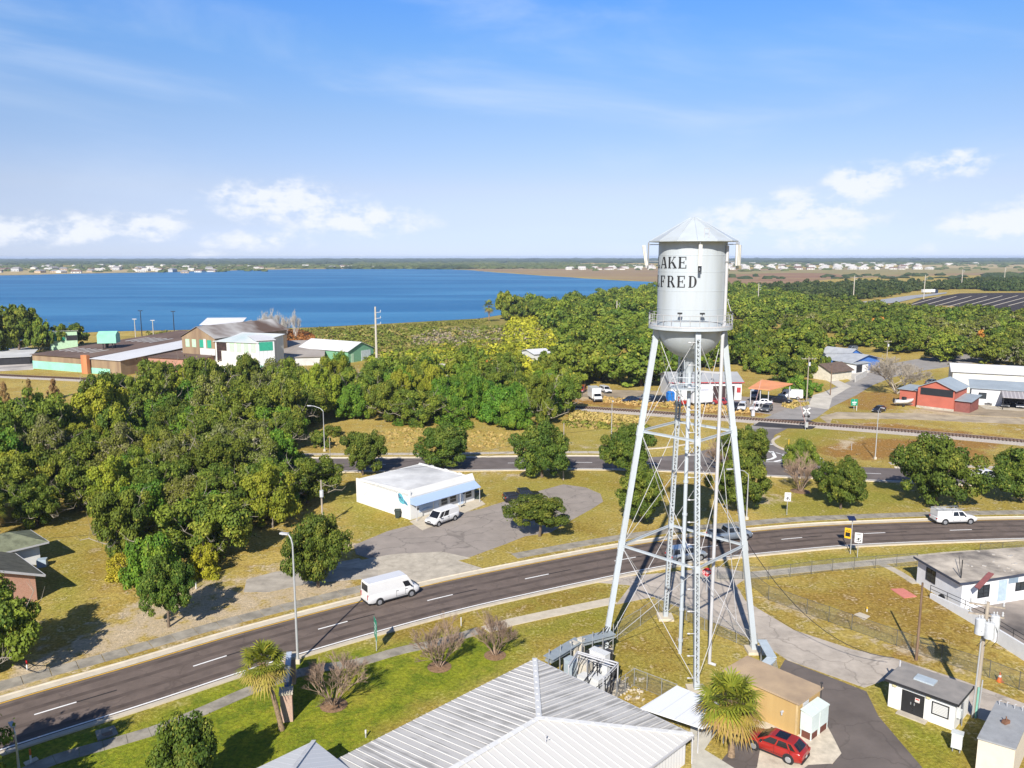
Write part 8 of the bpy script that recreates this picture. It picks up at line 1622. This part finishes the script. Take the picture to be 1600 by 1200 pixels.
# ---- bare crape myrtles and dead tree: twigs
def twigs(seed, stems, h, spread, r0, levels, fan, m, name='branches', mess=.5, sides=4):
    rng = random.Random(seed); mb = MB()
    def grow(p, d, L, r, lv):
        q = p+d*L; mb.tube(p, q, r, r*.72, sides if lv > 2 else 3, cap=False)
        if lv == 0: return
        for k in range(fan if lv > 1 else fan+1):
            e = (d+Vector((rng.gauss(0, mess), rng.gauss(0, mess), rng.gauss(.12, mess*.6)))).normalized(); st = q if k else q; grow(p.lerp(q, rng.uniform(.75, 1.)) if k else q, e, L*rng.uniform(.62, .86), r*.70, lv-1)
    for s in range(stems):
        a = 2*pi*s/stems+rng.random(); d = Vector((cos(a)*spread, sin(a)*spread, 1)).normalized(); grow(Vector((cos(a)*.12, sin(a)*.12, 0)), d, h*rng.uniform(.26, .34), r0, levels)
    o = mb.build(name, m); me = o.data; bpy.data.objects.remove(o); return me
twg = mat('myrtle_twigs', (.33,.235,.17), .85, col2=(.24,.17,.12), scale=3); twp = mat('pale_twigs', (.40,.35,.28), .85, col2=(.30,.26,.21), scale=3)
TW = [twigs(40+i, 8, 3.6, .55, .05, 5, 3, twg, mess=.30) for i in range(3)]; DT = twigs(60, 5, 10.5, .8, .2, 6, 3, twp, mess=.42)
def myrtle(px, py, h, label, i, me=None, m=None, cat='tree', s=1.):
    p = G(px, py); t = thing('crape_myrtle', p, label, cat, rz=i*1.3); o = bpy.data.objects.new('branches', me or TW[i % 3]); COL.objects.link(o); adopt(o, t); o.scale = (h*s/3.6, h*s/3.6, h/3.6)
    q = MB(); q.lathe(p, [(1.0*h/3.6, .015), (.8*h/3.6, .06), (.001, .09)], 16); q.build('mulch_ring', mat('mulch', (.26,.16,.09), .95, var=.3, scale=6), t)
myrtle(521, 1102, 4.0, 'dense bare crape myrtle nearest the brick sign', 0, s=1.05); myrtle(686, 1042, 3.9, 'wide bare crape myrtle in the middle of the near lawn', 1, s=1.1); myrtle(773, 1024, 3.7, 'bare crape myrtle nearest the hall roof corner', 2); myrtle(1250, 768, 5.4, 'tall bare crape myrtle left of the dark compact oak', 1, s=.9); myrtle(1130, 738, 5.6, 'bare crape myrtle behind the tower legs', 2)
p = G(1401, 616); t = thing('dead_tree', p, 'large bare grey tree left of the red barn', 'tree'); o = bpy.data.objects.new('branches', DT); COL.objects.link(o); adopt(o, t); o.scale = (1.1, 1.1, .95)
WTW = []
for me in TW: me = me.copy(); me.materials[0] = mat('dead_wood_white', (.55,.52,.47), .9); WTW.append(me)
for k, (x, y, h) in enumerate([(412,527,9),(420,528,11),(430,528,8),(438,528,10),(447,529,9),(462,530,11),(405,527,8)]):
    p = G(x, y); t = thing('dead_tree', p, 'white dead trunk standing behind the rust coloured scrub', 'dead tree', 'white dead trunks at the lake', rz=k*1.1); o = bpy.data.objects.new('branches', WTW[k % 3]); COL.objects.link(o); adopt(o, t); o.scale = (h/8, h/8, h/3.2)
# small yellow field sign and posts at left
p = G(32, 642); t = thing('field_sign', p, 'dark field sign on two posts at the left edge of the yellow field', 'sign'); m_ = MB(); m_.box(p+Vector((0, 0, 2.4)), (2.4, .2, 1.6)); m_.build('board', dark, t)
for s in (-.8, .8): m_ = MB(); m_.tube(p+Vector((s, 0, 0)), p+Vector((s, 0, 1.7)), .1); m_.build('post', dark, t)
# far road truck
p = G(1450, 459); t = thing('lorry', p, 'white trailer lorry on the far road beside the ploughed field', 'truck', rz=.25); m_ = MB(); m_.box((0, 0, 2.6), (14, 2.6, 2.9)); m_.build('trailer', wh_, t, local=True); m_ = MB(); m_.box((9, 0, 1.9), (3, 2.5, 2.8)); m_.build('cab', db, t, local=True)
for x in (-5, -4, 5, 9.5): m_ = MB(); m_.tube((x, -1.3, .5), (x, 1.3, .5), .5, n=10); m_.build('wheel', tyre, t, local=True)
for k in range(9):
    a = G(1408+k*24, 481-k*.4, .1); b_ = G(1470+k*24, 464-k*.3, .1); a.z = b_.z = .12; m_ = MB() if k == 0 else m_; m_.bar(a, b_, 1.1, .06)
o = m_.build('field_rows', conc_l); o['kind'] = 'structure'
sheet('far_road', [tuple(G(*q)[:2]) for q in ((1330,474),(1370,470),(1420,463),(1480,457.5),(1478,459.5),(1430,467),(1400,474),(1350,478))], .3, mat('far_road_grey', (.32,.33,.35), .9))
# ================================================================ HAZE
def haze():
    o = MB().box((0, 1500, 19.5), (27500, 25000, 42)).build('haze', bpy.data.materials.new('haze_air')); o['kind'] = 'stuff'; m = o.data.materials[0]; m.use_nodes = True; nt = m.node_tree; nt.nodes.clear()
    out = nt.nodes.new('ShaderNodeOutputMaterial'); v = nt.nodes.new('ShaderNodeVolumePrincipled'); v.inputs['Color'].default_value = (.62,.76,1,1); v.inputs['Density'].default_value = 7.5e-5; v.inputs['Anisotropy'].default_value = 0.
    nt.links.new(v.outputs[0], out.inputs['Volume'])
haze()
